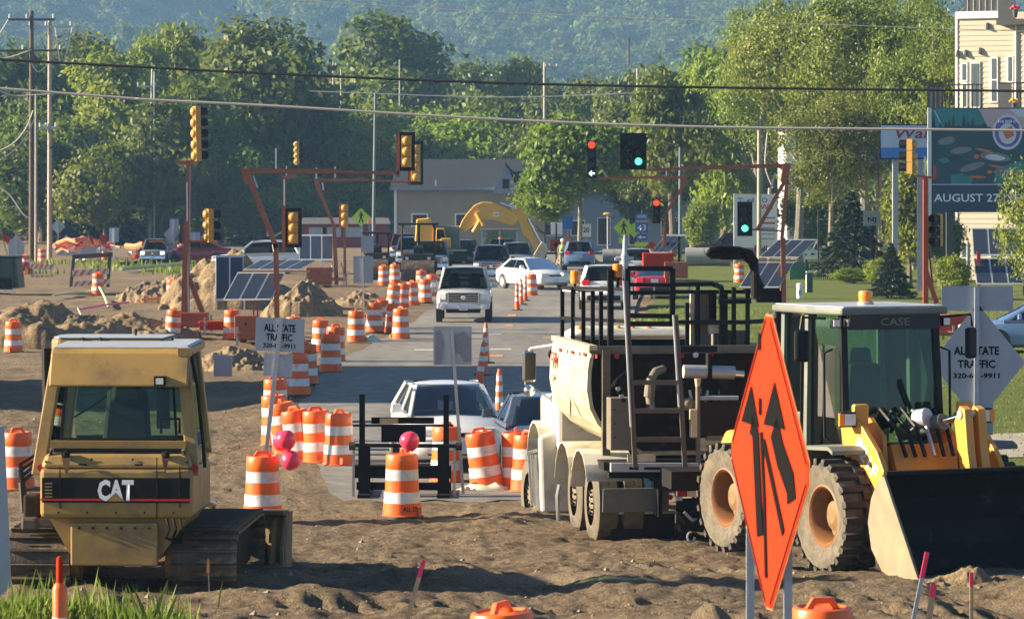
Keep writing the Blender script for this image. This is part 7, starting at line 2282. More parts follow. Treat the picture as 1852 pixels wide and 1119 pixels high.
MB().cyl((q(810, 455).x, 0, .6), (q(810, 455).x, 0, 1.1), .8, n=18).build('slew_ring', 'rust_dark', o)

def canopy_machine(px, d_, w_px, top_py, label, name='roller'):
    s = F_PX / d_
    g = on(px, d_)
    t = thing(name, label, 'road roller', g, 0, 'dark rollers with black canopies')
    w = w_px / s
    zt = HC + (YH - top_py) / s - g.z
    MB().box((0, 0, zt), (w * 1.1, 1.7, .10)).build('canopy', 'black', t, bevel=.04)
    for x in (-w * .45, w * .45):
        MB().tube([(x, -.6, 1.3), (x, -.65, zt - .25), (x * .9, -.6, zt - .03)], .06, 6).build('canopy_post', 'black', t, smooth=True)
    MB().bar((0, .5, 1.3), (0, .5, zt), .12).build('canopy_post', 'black', t)
    MB().box((0, .2, 1.05), (w * .95, 2.6, .75), None, (.9, .9)).build('body', 'black_dirt_shade', t, bevel=.08)
    MB().box((0, .1, 1.6), (.5, .5, .5), None, (.9, .5)).build('seat', 'seat', t, bevel=.06)
    MB().box((0, -.45, 1.55), (.5, .2, .4)).build('console', 'black_dirt_shade', t, bevel=.04)
    MB().tube([(.2 * math.cos(a * .524), -.3, 1.85 + .2 * math.sin(a * .524)) for a in range(13)], .02, 5).build('steering_wheel', 'black', t)
    for y in (-1.3, 1.5):
        MB().cyl((-w * .45, y, .55), (w * .45, y, .55), .55, n=26).build('drum', 'track_steel', t, smooth=True)
        for x in (-w * .48, w * .48):
            MB().bar((x, y, .55), (x, 0, .95), .1).build('yoke', 'black_dirt_shade', t)
    for x in (-w * .3, w * .3):
        MB().box((x, -1.12, 1.2), (.16, .1, .14)).build('work_light', 'headlight', t)
    return t
canopy_machine(757, 172, 66, 405, 'dark roller under a black canopy left of the excavator')
canopy_machine(682, 176, 48, 421, 'dark roller under a black canopy left of the other one')
# backhoe cab behind the dark pickup
d = 197.0
o = thing('backhoe', 'backhoe cab with pale frame and green glass behind the very dark pickup', 'backhoe', on(903, d), 0)
b = o.location
z0, z1 = q(0, 455).z, q(0, 416).z
x0, x1 = q(872, 0).x, q(935, 0).x
for x in (x0, x1, (x0 + x1) * .45):
    for y in (-.4, .9):
        MB().bar((x, y, z0 - .6), (x, y, z1), .09).build('cab_post', 'galv', o)
MB().box(((x0 + x1) / 2, .25, z1), (x1 - x0 + .2, 1.6, .12)).build('cab_roof', 'cream_dirty', o, bevel=.03)
MB().slab([(x0, -.42, z0), (x1, -.42, z0), (x1, -.42, z1), (x0, -.42, z1)], .01).build('front_window', 'glass_clear', o)
MB().box(((x0 + x1) / 2, .5, z0 - .7), (x1 - x0, 2.6, .8)).build('body', 'black_dirt_shade', o, bevel=.05)
for x in (x0 - .1, x1 + .1):
    for y in (-.6, 1.6):
        MB().lathe([(.2, -.15), (.55, -.15), (.6, 0), (.55, .15), (.2, .15)], 22, (x, y, .6), 'x').build('wheel', 'rubber', o, smooth=True)
MB().lathe([(.1, 0), (.12, .1), (.001, .14)], 12, (q(905, 432).x, -.45, q(905, 432).z)).build('beacon', 'amber', o, smooth=True)

# concrete pipes lying beside the right lane
def pipe(px0, px1, py, d_, rpx, label):
    s = F_PX / d_
    r = rpx / s
    a, c = P(px0, py, d_), P(px1, py, d_)
    z = max(gh(a.x, d_), 0) + r
    t = thing('concrete_pipe', label, 'pipe', (a.x, d_, z), 0, 'concrete pipes waiting to be laid')
    L_ = c.x - a.x
    MB().lathe([(r * .8, 0), (r, 0), (r, L_ * .85), (r * 1.08, L_ * .86), (r * 1.08, L_), (r * .8, L_), (r * .8, 0)], 26, (0, 0, 0), 'x', caps=False).build('barrel', 'concrete', t, smooth=True)
    MB().lathe([(r * 1.005, L_ * .4), (r * 1.015, L_ * .4), (r * 1.015, L_ * .41), (r * 1.005, L_ * .41)], 24, (0, 0, 0), 'x', caps=False).build('strap', 'steel', t)
    return t
pipe(1240, 1320, 455, 205, 17, 'grey concrete pipe lying right of the far right signal')
pipe(1090, 1140, 455, 214, 13, 'pale concrete pipe lying behind the dark blue SUV')
pipe(1500, 1590, 600, 100, 28, 'grey pipe hidden behind the loader cab') if False else None
o = thing('standpipe', 'silver standpipe behind the white SUV', 'standpipe', on(1130, 150), 0)
zt = P(1130, 424, 150).z
MB().lathe([(.14, 0), (.14, 1.2), (.18, 1.25), (.18, zt - .9), (.10, zt - .8), (.09, zt - .2), (.05, zt - .15), (.05, zt), (.001, zt)], 16).build('body', 'sign_back', o, smooth=True)
MB().cyl((-.4, 0, 1.6), (.4, 0, 1.6), .1, n=12).build('outlet', 'galv', o, smooth=True)
# waste container at the left edge
o = thing('dumpster', 'dark green steel dumpster cut by the left frame edge', 'dumpster', on(-12, 148), 0)
b = o.location
d = 148
x0, x1 = q(-60, 0).x, q(34, 0).x
zt = q(0, 466).z
mk('dump_green', (0.035, 0.075, 0.055), 0.5, var=.2, dirt=(.1, .09, .07), dirt_amt=.2)
MB().hexa([(x0, -.8, .25), (x1 + .15, -.8, .25), (x1 + .15, .9, .25), (x0, .9, .25)], [(x0, -.9, zt), (x1, -.9, zt), (x1, 1.0, zt), (x0, 1.0, zt)]).build('bin', 'dump_green', o, bevel=.03)
MB().box(((x0 + x1) / 2, 0.05, zt + .03), (x1 - x0 + .2, 2.1, .08)).build('rim', 'black', o)
for x in (x1 - .15, x1 - .75):
    MB().box((x, -.92, zt * .55), (.08, .06, zt * .8)).build('rib', 'dump_green', o)
MB().box((x1 - .5, -.95, .45), (.7, .1, .5)).build('fork_pocket', 'black', o)
for x in (x1 - .1, x1 - .45):
    MB().lathe([(.001, -.03), (.1, -.03), (.1, .03), (.001, .03)], 10, (x, -.95, .12), 'y').build('lamp', 'headlight', o)
# worker in a lime vest
g = on(1017, 199)
pe = thing('person', 'person in a lime vest and white helmet standing beside the dark blue SUV', 'person', g, R(200))
J = {'pel': (0, 0, .95, .13), 'chest': (0, .02, 1.30, .16), 'neck': (0, .02, 1.50, .065), 'head': (0, .04, 1.63, .10), 'crown': (0, .03, 1.72, .085),
     'ls': (-.19, .02, 1.42, .07), 'le': (-.25, .02, 1.15, .05), 'lw': (-.20, .16, .98, .04), 'lh': (-.17, .24, .95, .045),
     'rs': (.19, .02, 1.42, .07), 're': (.27, -.02, 1.16, .05), 'rw': (.26, .06, .92, .04), 'rh': (.25, .09, .82, .045),
     'lp': (-.10, 0, .88, .10), 'lk': (-.12, .02, .48, .065), 'la': (-.13, -.02, .09, .05), 'lt': (-.14, .14, .04, .045),
     'rp': (.10, 0, .88, .10), 'rk': (.12, .03, .48, .065), 'ra': (.14, 0, .09, .05), 'rt': (.16, .16, .04, .045)}
nm = list(J)
E = [('pel', 'chest'), ('chest', 'neck'), ('neck', 'head'), ('head', 'crown'), ('chest', 'ls'), ('ls', 'le'), ('le', 'lw'), ('lw', 'lh'), ('chest', 'rs'), ('rs', 're'), ('re', 'rw'), ('rw', 'rh'), ('pel', 'lp'), ('lp', 'lk'), ('lk', 'la'), ('la', 'lt'), ('pel', 'rp'), ('rp', 'rk'), ('rk', 'ra'), ('ra', 'rt')]
me = bpy.data.meshes.new('body')
me.from_pydata([J[k][:3] for k in nm], [(nm.index(a), nm.index(c)) for a, c in E], [])
bo = bpy.data.objects.new('body', me); COL.objects.link(bo); bo.parent = pe
sk = bo.modifiers.new('skin', 'SKIN')
for i, k in enumerate(nm):
    me.skin_vertices[0].data[i].radius = (J[k][3], J[k][3])
me.skin_vertices[0].data[0].use_root = True
sb = bo.modifiers.new('sub', 'SUBSURF'); sb.levels = 1; sb.render_levels = 2
me.materials.append(MATS['pants'])
MB().lathe([(.19, .98), (.205, 1.1), (.215, 1.3), (.20, 1.42), (.10, 1.48)], 16, caps=False).build('vest', 'hivis', pe, smooth=True)
MB().lathe([(.208, 1.12), (.216, 1.12), (.22, 1.17), (.212, 1.17)], 16, caps=False).build('vest_band', 'white', pe)
MB().lathe([(.15, 1.68), (.125, 1.69), (.12, 1.76), (.08, 1.83), (.001, 1.85)], 14, (0, .035, 0)).build('helmet', 'white', pe, smooth=True)
MB().sphere((0, .085, 1.62), .085, 12, (.9, .8, 1.15)).build('face', 'skin', pe, smooth=True)
# fence, utility boxes
d = 172.0
o = thing('timber_fence', 'weathered green timber fence with open pickets behind the lawn', 'fence', on(1500, d), 0)
b = o.location
mk('fence_wood', (0.085, 0.115, 0.085), .8, var=.25, scale=3)
mk('fence_green', (0.06, 0.20, 0.09), .6, var=.1)
for k in range(30):
    xp = 1458 + k * 3.9
    if xp > 1570: break
    p0, p1 = q(xp, 503 - (xp - 1458) * .05), q(xp, 474 - (xp - 1458) * .03)
    MB().bar((p0.x, 0, 0), (p1.x, 0, p1.z), .06, .03).build('picket', 'fence_wood', o)
for y in (475, 486, 500):
    MB().bar(q(1430, y + 1, .05), q(1572, y - 4, .05), .05, .09).build('rail', 'fence_wood', o)
for x in (1431, 1458, 1546, 1571):
    p1 = q(x, 470, .1)
    MB().bar((p1.x, .1, 0), p1, .16).build('post', 'fence_wood', o)
p0, p1 = q(1432, 505), q(1456, 476)
MB().box(((p0.x + p1.x) / 2, -.03, (p0.z + p1.z) / 2), (p1.x - p0.x, .03, p1.z - p0.z)).build('green_panel', 'fence_green', o)
g = on(1446, 142)
o = thing('utility_pedestal', 'short cream cable pedestal on the lawn', 'utility box', g, 0)
MB().lathe([(.13, 0), (.13, .62), (.11, .68), (.001, .70)], 14).build('body', 'white', o, smooth=True)
MB().box((0, -.12, .3), (.12, .05, .2)).build('door', 'galv', o)
g = on(1464, 150)
o = thing('utility_pedestal', 'green and white cable cabinet beside the cream pedestal', 'utility box', g, 0)
MB().box((0, 0, .48), (.28, .28, .96)).build('body', 'dump_green', o, bevel=.02)
MB().box((0, 0, .98), (.32, .32, .08)).build('cap', 'galv', o, bevel=.02)
MB().box((-.145, 0, .45), (.02, .26, .85)).build('side_plate', 'white', o)
g = on(1528, 118)
o = thing('utility_pedestal', 'white hoop marker on the soil above the loader roof', 'utility box', g, 0)
MB().tube([(-.2, 0, 0), (-.2, 0, .3), (0, 0, .34), (.2, 0, .28), (.22, 0, 0)], .05, 8).build('hoop', 'white', o, smooth=True)
MB().box((-.2, 0, .15), (.16, .1, .3)).build('foot', 'galv', o)

# ============================================================ buildings
mk('stucco', (0.28, 0.245, 0.185), .9, var=.06, scale=1, bump=.05)
mk('shingle', (0.016, 0.023, 0.034), .85, var=.25, scale=2, bump=.2)  # darkened to put the trees' shade into the tan house's roof colour
mk('pole_grey', (.10, .13, .16), .6, var=.1)
mk('bluewall', (0.20, 0.25, 0.31), .8, var=.08)
mk('greywall', (0.28, 0.28, 0.27), .8, var=.1)
mk('darkroof', (0.09, 0.085, 0.085), .8, var=.2)
mk('siding', (0.52, 0.45, 0.34), .65, var=.04, scale=2)
mk('trim_white', (0.78, 0.77, 0.72), .5, var=.03)
mk('pane_dark', (.09, .11, .115), .15, var=.1)
mk('dark_metal', (0.05, 0.052, 0.052), .5, var=.15)
d = 246.0
o = thing('house', 'tan house with a dark shingle roof behind the excavator', 'house', on(830, d), 0)
b = o.location
x0, x1 = q(715, 0).x, q(985, 0).x
ze, zr = q(0, 341).z, P(0, 288, d + 5).z - b.z
MB().box(((x0 + x1) / 2, 5, ze / 2), (x1 - x0, 10, ze)).build('wall', 'stucco', o)
rf = MB().hexa([(x0 - .4, -.5, ze), (x1 + .4, -.5, ze), (x1 + .4, 10.5, ze), (x0 - .4, 10.5, ze)], [(x0 + .1, 4.8, zr), (x1 - .1, 4.8, zr), (x1 - .1, 5.2, zr), (x0 + .1, 5.2, zr)]).build('roof', 'shingle', o)
MB().bar((x0 - .4, -.52, ze - .02), (x1 + .4, -.52, ze - .02), .1, .2).build('gutter', 'bluewall', rf)
xg = q(916, 0).x
MB().prism([(xg - 1.1, ze - .4), (xg + 1.0, ze - .4), (xg + .0, ze + 1.75)], -1.2, 2.5, 'y').build('dormer', 'bluewall', rf)
MB().box((xg - .05, -1.21, ze + .35), (.5, .04, .7)).build('dormer_window', 'glass_car', rf)
MB().prism([(xg - .1, ze + 1.95), (xg - .1, ze + 1.75), (xg + 1.6, ze - .4), (xg + 1.7, ze - .2)], -1.35, 2.6, 'y').build('dormer_roof', 'shingle', rf)
for wx in (759, 838):
    p = q(wx, 398)
    fr = MB().box((p.x, -.03, p.z), (1.25, .08, 1.0)).build('window', 'trim_white', o)
    MB().box((p.x, -.075, p.z), (1.05, .03, .8)).build('pane', 'lens_off', fr)
MB().box((x0, -.02, ze / 2), (.18, .06, ze)).build('corner_board', 'trim_white', o)
MB().bar(q(788, 326) + Vector((0, -.3, 0)), q(788, 336) + Vector((0, -.3, 0)), .12).build('roof_vent', 'trim_white', rf)
d = 262.0
o = thing('building', 'pale blue grey building in shade behind the crossing signs', 'building', on(1080, d), 0)
b = o.location
x0, x1 = q(940, 0).x, q(1330, 0).x
zt = q(0, 352).z
MB().box(((x0 + x1) / 2, 5, zt / 2), (x1 - x0, 10, zt)).build('wall', 'bluewall', o)
MB().box(((x0 + x1) / 2, 5, zt + .12), (x1 - x0 + .8, 10.8, .25)).build('roof', 'darkroof', o)
for px, w_, top, bot in ((1092, .9, 395, 442), (1145, .6, 360, 442), (1000, 1.2, 400, 425), (1045, 1.0, 400, 425), (1215, 1.6, 395, 425)):
    p0, p1 = q(px, bot), q(px, top)
    f = MB().box((p0.x, -.03, (p0.z + p1.z) / 2), (w_ + .16, .06, p1.z - p0.z + .16)).build('window', 'trim_white', o)
    MB().box((p0.x, -.07, (p0.z + p1.z) / 2), (w_, .03, p1.z - p0.z)).build('pane', 'lens_off', f)
d = 232.0
o = thing('building', 'grey workshop with a dark roof and a tall white silo behind the cottonwood', 'building', on(1470, d), 0)
b = o.location
x0, x1 = q(1412, 0).x, q(1560, 0).x
ze, zr = q(0, 398).z, q(0, 330).z
MB().box(((x0 + x1) / 2, 5, ze / 2), (x1 - x0, 10, ze)).build('wall', 'greywall', o)
MB().hexa([(x0 - .3, -.4, ze), (x1 + .3, -.4, ze), (x1 + .3, 10.4, ze), (x0 - .3, 10.4, ze)], [(x0 - .2, 4.8, zr), (x1 + .2, 4.8, zr), (x1 + .2, 5.2, zr), (x0 - .2, 5.2, zr)]).build('roof', 'darkroof', o)
p = q(1421, 225)
MB().lathe([(.62, 0), (.62, p.z), (.3, p.z + .3), (.001, p.z + .35)], 20, (p.x, -1, 0)).build('silo', 'trim_white', o, smooth=True)
p0, p1 = q(1414, 0).x, q(1476, 0).x
MB().box(((p0 + p1) / 2 + .2, -1.2, q(0, 392).z / 2), (p1 - p0, 2.0, q(0, 392).z)).build('annex', 'trim_white', o)
x0_, x1_ = q(1432, 0).x, q(1530, 0).x
MB().box(((x0_ + x1_) / 2, 3.5, q(0, 250).z / 2 + 1), (x1_ - x0_, 3, q(0, 250).z + 2)).build('upper_storey', 'bluewall', o)
d = 275.0
o = thing('shed', 'long dark red shed behind the far left signal', 'building', on(625, d), 0)
b = o.location
mk('red_wall', (0.16, 0.02, 0.025), .7, var=.15)
x0, x1 = q(545, 0).x, q(700, 0).x
MB().box(((x0 + x1) / 2, 3, q(0, 405).z / 2), (x1 - x0, 6, q(0, 405).z)).build('wall', 'red_wall', o)
MB().hexa([(x0 - .3, -.4, q(0, 405).z), (x1 + .3, -.4, q(0, 405).z), (x1 + .3, 6.4, q(0, 405).z), (x0 - .3, 6.4, q(0, 405).z)], [(x0, 2.8, q(0, 394).z), (x1, 2.8, q(0, 394).z), (x1, 3.2, q(0, 394).z), (x0, 3.2, q(0, 394).z)]).build('roof', 'darkroof', o)
for px in (575, 600, 640):
    p = q(px, 420)
    MB().box((p.x, -.02, p.z), (1.5, .06, .8)).build('door', 'sign_back', o)

# cream apartment block on the right, its boards laid one by one
d = 172.0
AY = R(-22)
g = on(1731, d)
o = thing('apartment_block', 'cream board clad apartment block with white trimmed windows and black balconies', 'building', g, AY)
FA = Frame(o.location, AY)
A = FA.at
Wd_ = 9.0
Ht = A(1731, 24, 0).z
MB().box((Wd_ / 2, 4.0, Ht / 2), (Wd_, 7.92, Ht)).build('core_wall', 'siding', o)
bh = .27
brd = None
nb = int(Ht / bh)
xs_step = A(1806, 40, 0).x
zs_step = A(1806, 42, 0).z
for k in range(nb):
    z = bh * (k + .5)
    L_ = Wd_ if z < zs_step else xs_step
    ob = None
    if brd is None:
        brd = MB().hexa([(0, -.03, -bh / 2), (1, -.03, -bh / 2), (1, 0.03, -bh / 2), (0, .03, -bh / 2)], [(0, -.005, bh / 2), (1, -.005, bh / 2), (1, .03, bh / 2), (0, .03, bh / 2)]).build('siding_board', 'siding', o); ob = brd
    else:
        ob = brd.copy(); COL.objects.link(ob); ob.parent = o
    ob.location = (0, 0, z); ob.scale = (L_, 1, 1)
MB().box((-.03, 0, Ht / 2), (.12, .12, Ht)).build('corner_board', 'trim_white', o)
MB().box((xs_step / 2, -.05, Ht - .12), (xs_step + .1, .16, .36)).build('parapet', 'trim_white', o)
px_ = A(1838, 100, 0).x
MB().cyl((px_, -.08, 0), (px_, -.08, zs_step), .05, n=8).build('downspout', 'trim_white', o)
for x0p, x1p, y0p, y1p, split in ((1738, 1750, 113, 148, 0), (1739, 1750, 150, 196, 0), (1755, 1773, 112, 196, 1), (1791, 1805, 103, 186, 2), (1821, 1833, 100, 150, 0), (1738, 1750, 437, 495, 2), (1790, 1806, 437, 495, 0)):
    a, c = A(x0p, y1p, 0), A(x1p, y0p, 0)
    f = MB().box(((a.x + c.x) / 2, -.03, (a.z + c.z) / 2), (c.x - a.x, .10, c.z - a.z)).build('window', 'trim_white', o)
    m_ = .09
    if split == 2:
        zc = (a.z + c.z) / 2
        for z0_, z1_ in ((a.z + m_, zc - .04), (zc + .04, c.z - m_)):
            MB().box(((a.x + c.x) / 2, -.09, (z0_ + z1_) / 2), (c.x - a.x - 2 * m_, .02, z1_ - z0_)).build('pane', 'pane_dark', f)
    elif split == 1:
        for xx in (-.25, .25):
            MB().box(((a.x + c.x) / 2 + xx * (c.x - a.x) * .8, -.09, (a.z + c.z) / 2), ((c.x - a.x) * .36, .02, c.z - a.z - 2 * m_)).build('pane', 'pane_dark', f)
    else:
        MB().box(((a.x + c.x) / 2, -.09, (a.z + c.z) / 2), (c.x - a.x - 2 * m_, .02, c.z - a.z - 2 * m_)).build('pane', 'pane_dark', f)
for px, py in ((1747, 96), (1773, 92), (1786, 47), (1732, 97)):
    MB().hexa([(A(px, py, 0).x - .06, -.2, A(px, py, 0).z - .18)] + [(A(px, py, 0).x + a_, b2, A(px, py, 0).z - .18) for a_, b2 in ((.06, -.2), (.06, 0), (-.06, 0))], [(A(px, py, 0).x + a_, b2, A(px, py, 0).z + .16) for a_, b2 in ((-.04, -.1), (.04, -.1), (.04, 0), (-.04, 0))]).build('wall_lamp', 'dark_metal', o)
# roof screen above
zt0 = Ht + .0
x0, x1 = A(1745, 10, 1.5).x, A(1832, 10, 1.5).x
m = MB().box(((x0 + x1) / 2, 1.5, zt0 + .6), (x1 - x0, .1, 1.6))
rs_ = m.build('roof_screen', 'dark_metal', o)
for k in range(8):
    MB().box((x0 + (x1 - x0) * (k + .5) / 8, 1.44, zt0 + .6), (.06, .04, 1.6)).build('screen_rib', 'greywall', rs_)
xb0, xb1 = A(1806, 30, -.6).x, A(1852, 30, -.6).x + .6
MB().box(((xb0 + xb1) / 2, -.5, zs_step + .0), (xb1 - xb0, 1.2, .28)).build('upper_balcony', 'dark_metal', o)
MB().box((xb0 + .5, -.9, zs_step + .7), (.9, .1, 1.2)).build('balcony_panel', 'dark_metal', o)
# lower balcony with black rail
a, c = A(1677, 196, -1.3), A(1775, 153, -1.3)
MB().box(((a.x + c.x) / 2, -.65, a.z - .1), (c.x - a.x, 1.3, .2)).build('balcony_floor', 'dark_metal', o)
for k in range(13):
    x = a.x + (c.x - a.x) * k / 12
    MB().box((x, -1.28, (a.z + c.z) / 2), (.04, .04, c.z - a.z)).build('baluster', 'black', o)
MB().bar((a.x, -1.28, c.z), (c.x, -1.28, c.z), .06).build('hand_rail', 'black', o)
MB().box((a.x + .4, -1.22, (a.z + c.z) / 2), (.85, .04, c.z - a.z)).build('balcony_panel', 'dark_metal', o)
a2, c2 = A(1805, 198, -1.0), A(1860, 150, -1.0)
MB().box((a2.x + .36, -1.0, (a2.z + c2.z) / 2), (.7, .05, c2.z - a2.z)).build('balcony_panel', 'dark_metal', o)
for k in range(7):
    MB().box((a2.x + .8 + .2 * k, -1.0, (a2.z + c2.z) / 2), (.04, .04, c2.z - a2.z)).build('baluster', 'black', o)
MB().bar((a2.x, -1.0, c2.z), (c2.x, -1.0, c2.z), .06).build('hand_rail', 'black', o)
mk('flowers_red', (.6, .05, .1), .7, var=.3); mk('flowers_gold', (.7, .35, .03), .7, var=.3)
for px, py, mt, lb in ((1836, 14, 'flowers_red', 'red flowers in a pot on the top balcony'), (1834, 182, 'flowers_gold', 'golden flowers in a pot on the lower balcony')):
    p = P(px, py, 168.5)
    t = thing('flower_pot', lb, 'flower pot', p, 0)
    MB().lathe([(.10, -.5), (.16, -.12), (.15, -.12), (.001, -.13)], 10).build('pot', 'dark_metal', t, smooth=True)
    m = MB()
    for k in range(16): m.sphere((.2 * math.sin(k * 2.4) * (k / 16) ** .5, .2 * math.cos(k * 2.4) * (k / 16) ** .5, .05 * math.cos(k)), .08, 6)
    tag(m.build('blossoms', mt, t), kind='stuff')

# ------------------------------------------------------------ billboard
d = 146.0
o = thing('billboard', 'teal event billboard lettered AUGUST 27 behind the leafy branch', 'billboard', on(1770, d), 0)
b = o.location
X0, X1 = 1684, 1905
mk('bb_dark', (.012, .055, .085), .5, var=.15, scale=.8); mk('bb_teal', (.02, .20, .22), .5, var=.2, scale=.8); mk('bb_navy', (.012, .035, .09), .5, var=.05)
mk('bb_pink', (.50, .36, .38), .5, var=.08); mk('bb_pale', (.55, .56, .66), .5, var=.05); mk('bb_grey', (.17, .19, .20), .5, var=.3, scale=3); mk('bb_orange', (.55, .13, .05), .5, var=.1); mk('bb_violet', (.10, .08, .35), .5, var=.1); mk('bb_green', (.01, .045, .05), .6, var=.2)
MB().box((q((X0 + X1) / 2, 0).x, .12, (q(0, 195).z + q(0, 384).z) / 2), (q(X1, 0).x - q(X0, 0).x, .2, q(0, 195).z - q(0, 384).z)).build('frame', 'dark_metal', o)
def flat(name, pts, mat, lay):
    V = [q(x, y) for x, y in pts]
    return MB().slab([(v.x, .018 - .004 * lay, v.z) for v in V], -.002).build(name, mat, pan)
MB().bar(q(1681, 195), q(1681, 390), .16).build('side_post', 'panel_frame', o)
pan = MB().slab([(v.x, .019, v.z) for v in [q(x, y) for x, y in rect(X0, 196, X1, 382)]], -.002).build('poster', 'bb_dark', o)
flat('print_sky', [(X0, 197), (1772, 197), (1785, 225), (X0, 232)], 'bb_teal', 1)
flat('print_dusk', [(1770, 197), (X1, 197), (X1, 240), (1790, 236), (1780, 216)], 'bb_pink', 2)
flat('print_dusk', [(1826, 197), (X1, 197), (X1, 222), (1840, 210)], 'bb_pale', 3)
rgb_ = random.Random(8)
for k in range(17):
    x = 1690 + k * 9 + rgb_.uniform(-3, 3)
    h_ = rgb_.uniform(14, 34); w_ = rgb_.uniform(5, 8)
    if 1770 < x < 1790: h_ *= .6
    flat('print_pine', [(x - w_, 238), (x - w_ * .4, 238 - h_ * .5), (x - w_ * .5, 238 - h_ * .5), (x, 238 - h_), (x + w_ * .5, 238 - h_ * .5), (x + w_ * .4, 238 - h_ * .5), (x + w_, 238)], 'bb_green', 4 + .2 * (k % 3))
flat('print_water', [(X0, 232), (X1, 232), (X1, 333), (X0, 333)], 'bb_dark', 5)
flat('print_streak', [(1689, 200), (1691, 200), (1702, 222), (1700, 222)], 'bb_pale', 6)
flat('print_teal_patch', [(1719, 317), (1740, 314), (1760, 322), (1757, 333), (1720, 333)], 'bb_teal', 6)
flat('print_teal_patch', [(1697, 288), (1712, 285), (1718, 292), (1705, 296)], 'bb_teal', 6)
flat('print_teal_patch', [(1800, 305), (1850, 290), (1860, 333), (1800, 333)], 'bb_teal', 5.5)
def ell(cx, cy, rx, ry, rot=0, n=18):
    return [(cx + rx * math.cos(t_) * math.cos(rot) - ry * math.sin(t_) * math.sin(rot), cy + rx * math.cos(t_) * math.sin(rot) + ry * math.sin(t_) * math.cos(rot)) for t_ in [2 * math.pi * k / n for k in range(n)]]
for cx, cy, rx, ry, rot, mt in ((1712, 255, 16, 7, -.2, 'bb_grey'), (1738, 272, 20, 6, -.15, 'bb_grey'), (1728, 288, 12, 7, 0, 'bb_green'), (1800, 284, 28, 8, .12, 'bb_grey'), (1800, 285, 18, 5, .1, 'bb_pale'), (1758, 302, 24, 6, -.3, 'bb_grey'), (1822, 314, 26, 8, .1, 'bb_grey'), (1822, 315, 17, 5, .05, 'bb_violet'), (1779, 272, 16, 2.2, .2, 'bb_orange'), (1766, 283, 5, 4, 0, 'bb_orange'), (1790, 311, 5, 3.5, 0, 'bb_orange'), (1802, 301, 15, 2, .15, 'bb_orange'), (1768, 320, 16, 2, .05, 'bb_orange')):
    flat('print_canoe', ell(cx, cy, rx, ry, rot), mt, 7 if mt == 'bb_grey' else 8)
flat('badge', ell(1822, 239, 27, 32, 0, 30), 'bb_pale', 9)
flat('badge_ring', ell(1822, 239, 23, 27, 0, 30), 'bb_violet', 10)
flat('badge_core', ell(1822, 242, 16, 19, 0, 24), 'bb_pale', 11)
flat('badge_mark', [(1812, 236), (1830, 228), (1834, 246), (1820, 252)], 'bb_orange', 12)
text('THE BEST OF', 34 / 40, 5 / 40, 'text_white', pan, q(1822, 220) + Vector((0, -.036, 0)))
flat('date_strip', [(X0, 334), (X1, 334), (X1, 382), (X0, 382)], 'bb_navy', 6)
flat('strip_line', [(X0, 333), (X1, 333), (X1, 334.5), (X0, 334.5)], 'bb_pale', 9)
text('AUGUST 27 | 8PM | 11', 214 / 41.1, 19 / 41.1, 'text_white', pan, q(1796, 360) + Vector((0, -.02, 0)), name='lettering')
for px in (1720, 1860):
    MB().box((q(px, 0).x, .5, q(0, 384).z / 2), (.3, .3, q(0, 384).z + .6)).build('support', 'dark_metal', o)
# blue and white pole sign
d = 152.0
o = thing('pole_sign', 'white over blue pole sign with red script letters left of the billboard', 'sign', on(1640, d), 0)
b = o.location
MB().box((q(1640, 0).x, .15, q(0, 256.5).z), (q(1690, 0).x - q(1591, 0).x, .3, q(0, 225).z - q(0, 288).z)).build('box', 'text_black', o)
mk('sky_white', (.50, .58, .72), .4, var=.03); mk('sky_blue', (.06, .22, .62), .4, var=.05)
MB().slab([q(x, y) + Vector((0, -.01, 0)) for x, y in rect(1593, 227, 1688, 267)], .004).build('upper_face', 'sky_white', o)
MB().slab([q(x, y) + Vector((0, -.01, 0)) for x, y in rect(1593, 267, 1688, 286)], .004).build('lower_face', 'sky_blue', o)
mk('script_red', (.30, .01, .05), .5, var=0)
tt = text('Walg', 78 / 39.5, 24 / 39.5, 'script_red', o, q(1655, 244) + Vector((0, -.03, 0)))
zc = q(0, 244).z
for v in tt.data.vertices: v.co.x += (v.co.z - zc) * .3
for px in (1620, 1665):
    MB().box((q(px, 0).x, .2, q(0, 287).z / 2), (.25, .25, q(0, 287).z)).build('support', 'galv', o)

# ============================================================ poles and overhead lines
def pole(px, d_, top, label, mat, r=.16, arms=(), name='utility_pole', cat='utility pole', grp='utility poles', ins=True, lean=0):
    g = on(px, d_)
    t = thing(name, label, cat, g, 0, grp)
    s = F_PX / d_
    zt = HC + (YH - top) / s - g.z
    MB().cyl((0, 0, 0), (lean / s, 0, zt), r, r * .72, 10).build('shaft', mat, t, smooth=True)
    for x0p, x1p, py, am in arms:
        z = HC + (YH - py) / s - g.z
        x0, x1 = (x0p - px) / s, (x1p - px) / s
        ab = MB().bar((x0, -.15, z), (x1, -.15, z), .12, .14).build('crossarm', am, t)
        if ins:
            for xx in (x0 + .1, (x0 * .6 + x1 * .4), x1 - .1):
                MB().lathe([(.03, .06), (.08, .12), (.05, .2), (.09, .26), (.04, .36), (.001, .38)], 8, (xx, -.15, z)).build('insulator', 'insulator', ab, smooth=True)
    return t
pole(57, 216, 20, 'dark brown utility pole, tallest at the far left', 'wood_pole_dark', .19, ((15, 100, 36, 'wood_pole_dark'), (-5, 112, 92, 'wood_pole_dark')))
pole(90, 222, 34, 'pale utility pole just right of the dark brown one', 'wood_pole', .18, ((52, 131, 49, 'galv'), (70, 104, 232, 'galv')))
pole(65, 219, 170, 'thin pale pole between the two tallest utility poles', 'wood_pole', .10)
pole(270, 290, 121, 'grey wooden pole with a small crossarm in the left trees', 'wood_pole', .17, ((248, 282, 157, 'galv'),), lean=6)
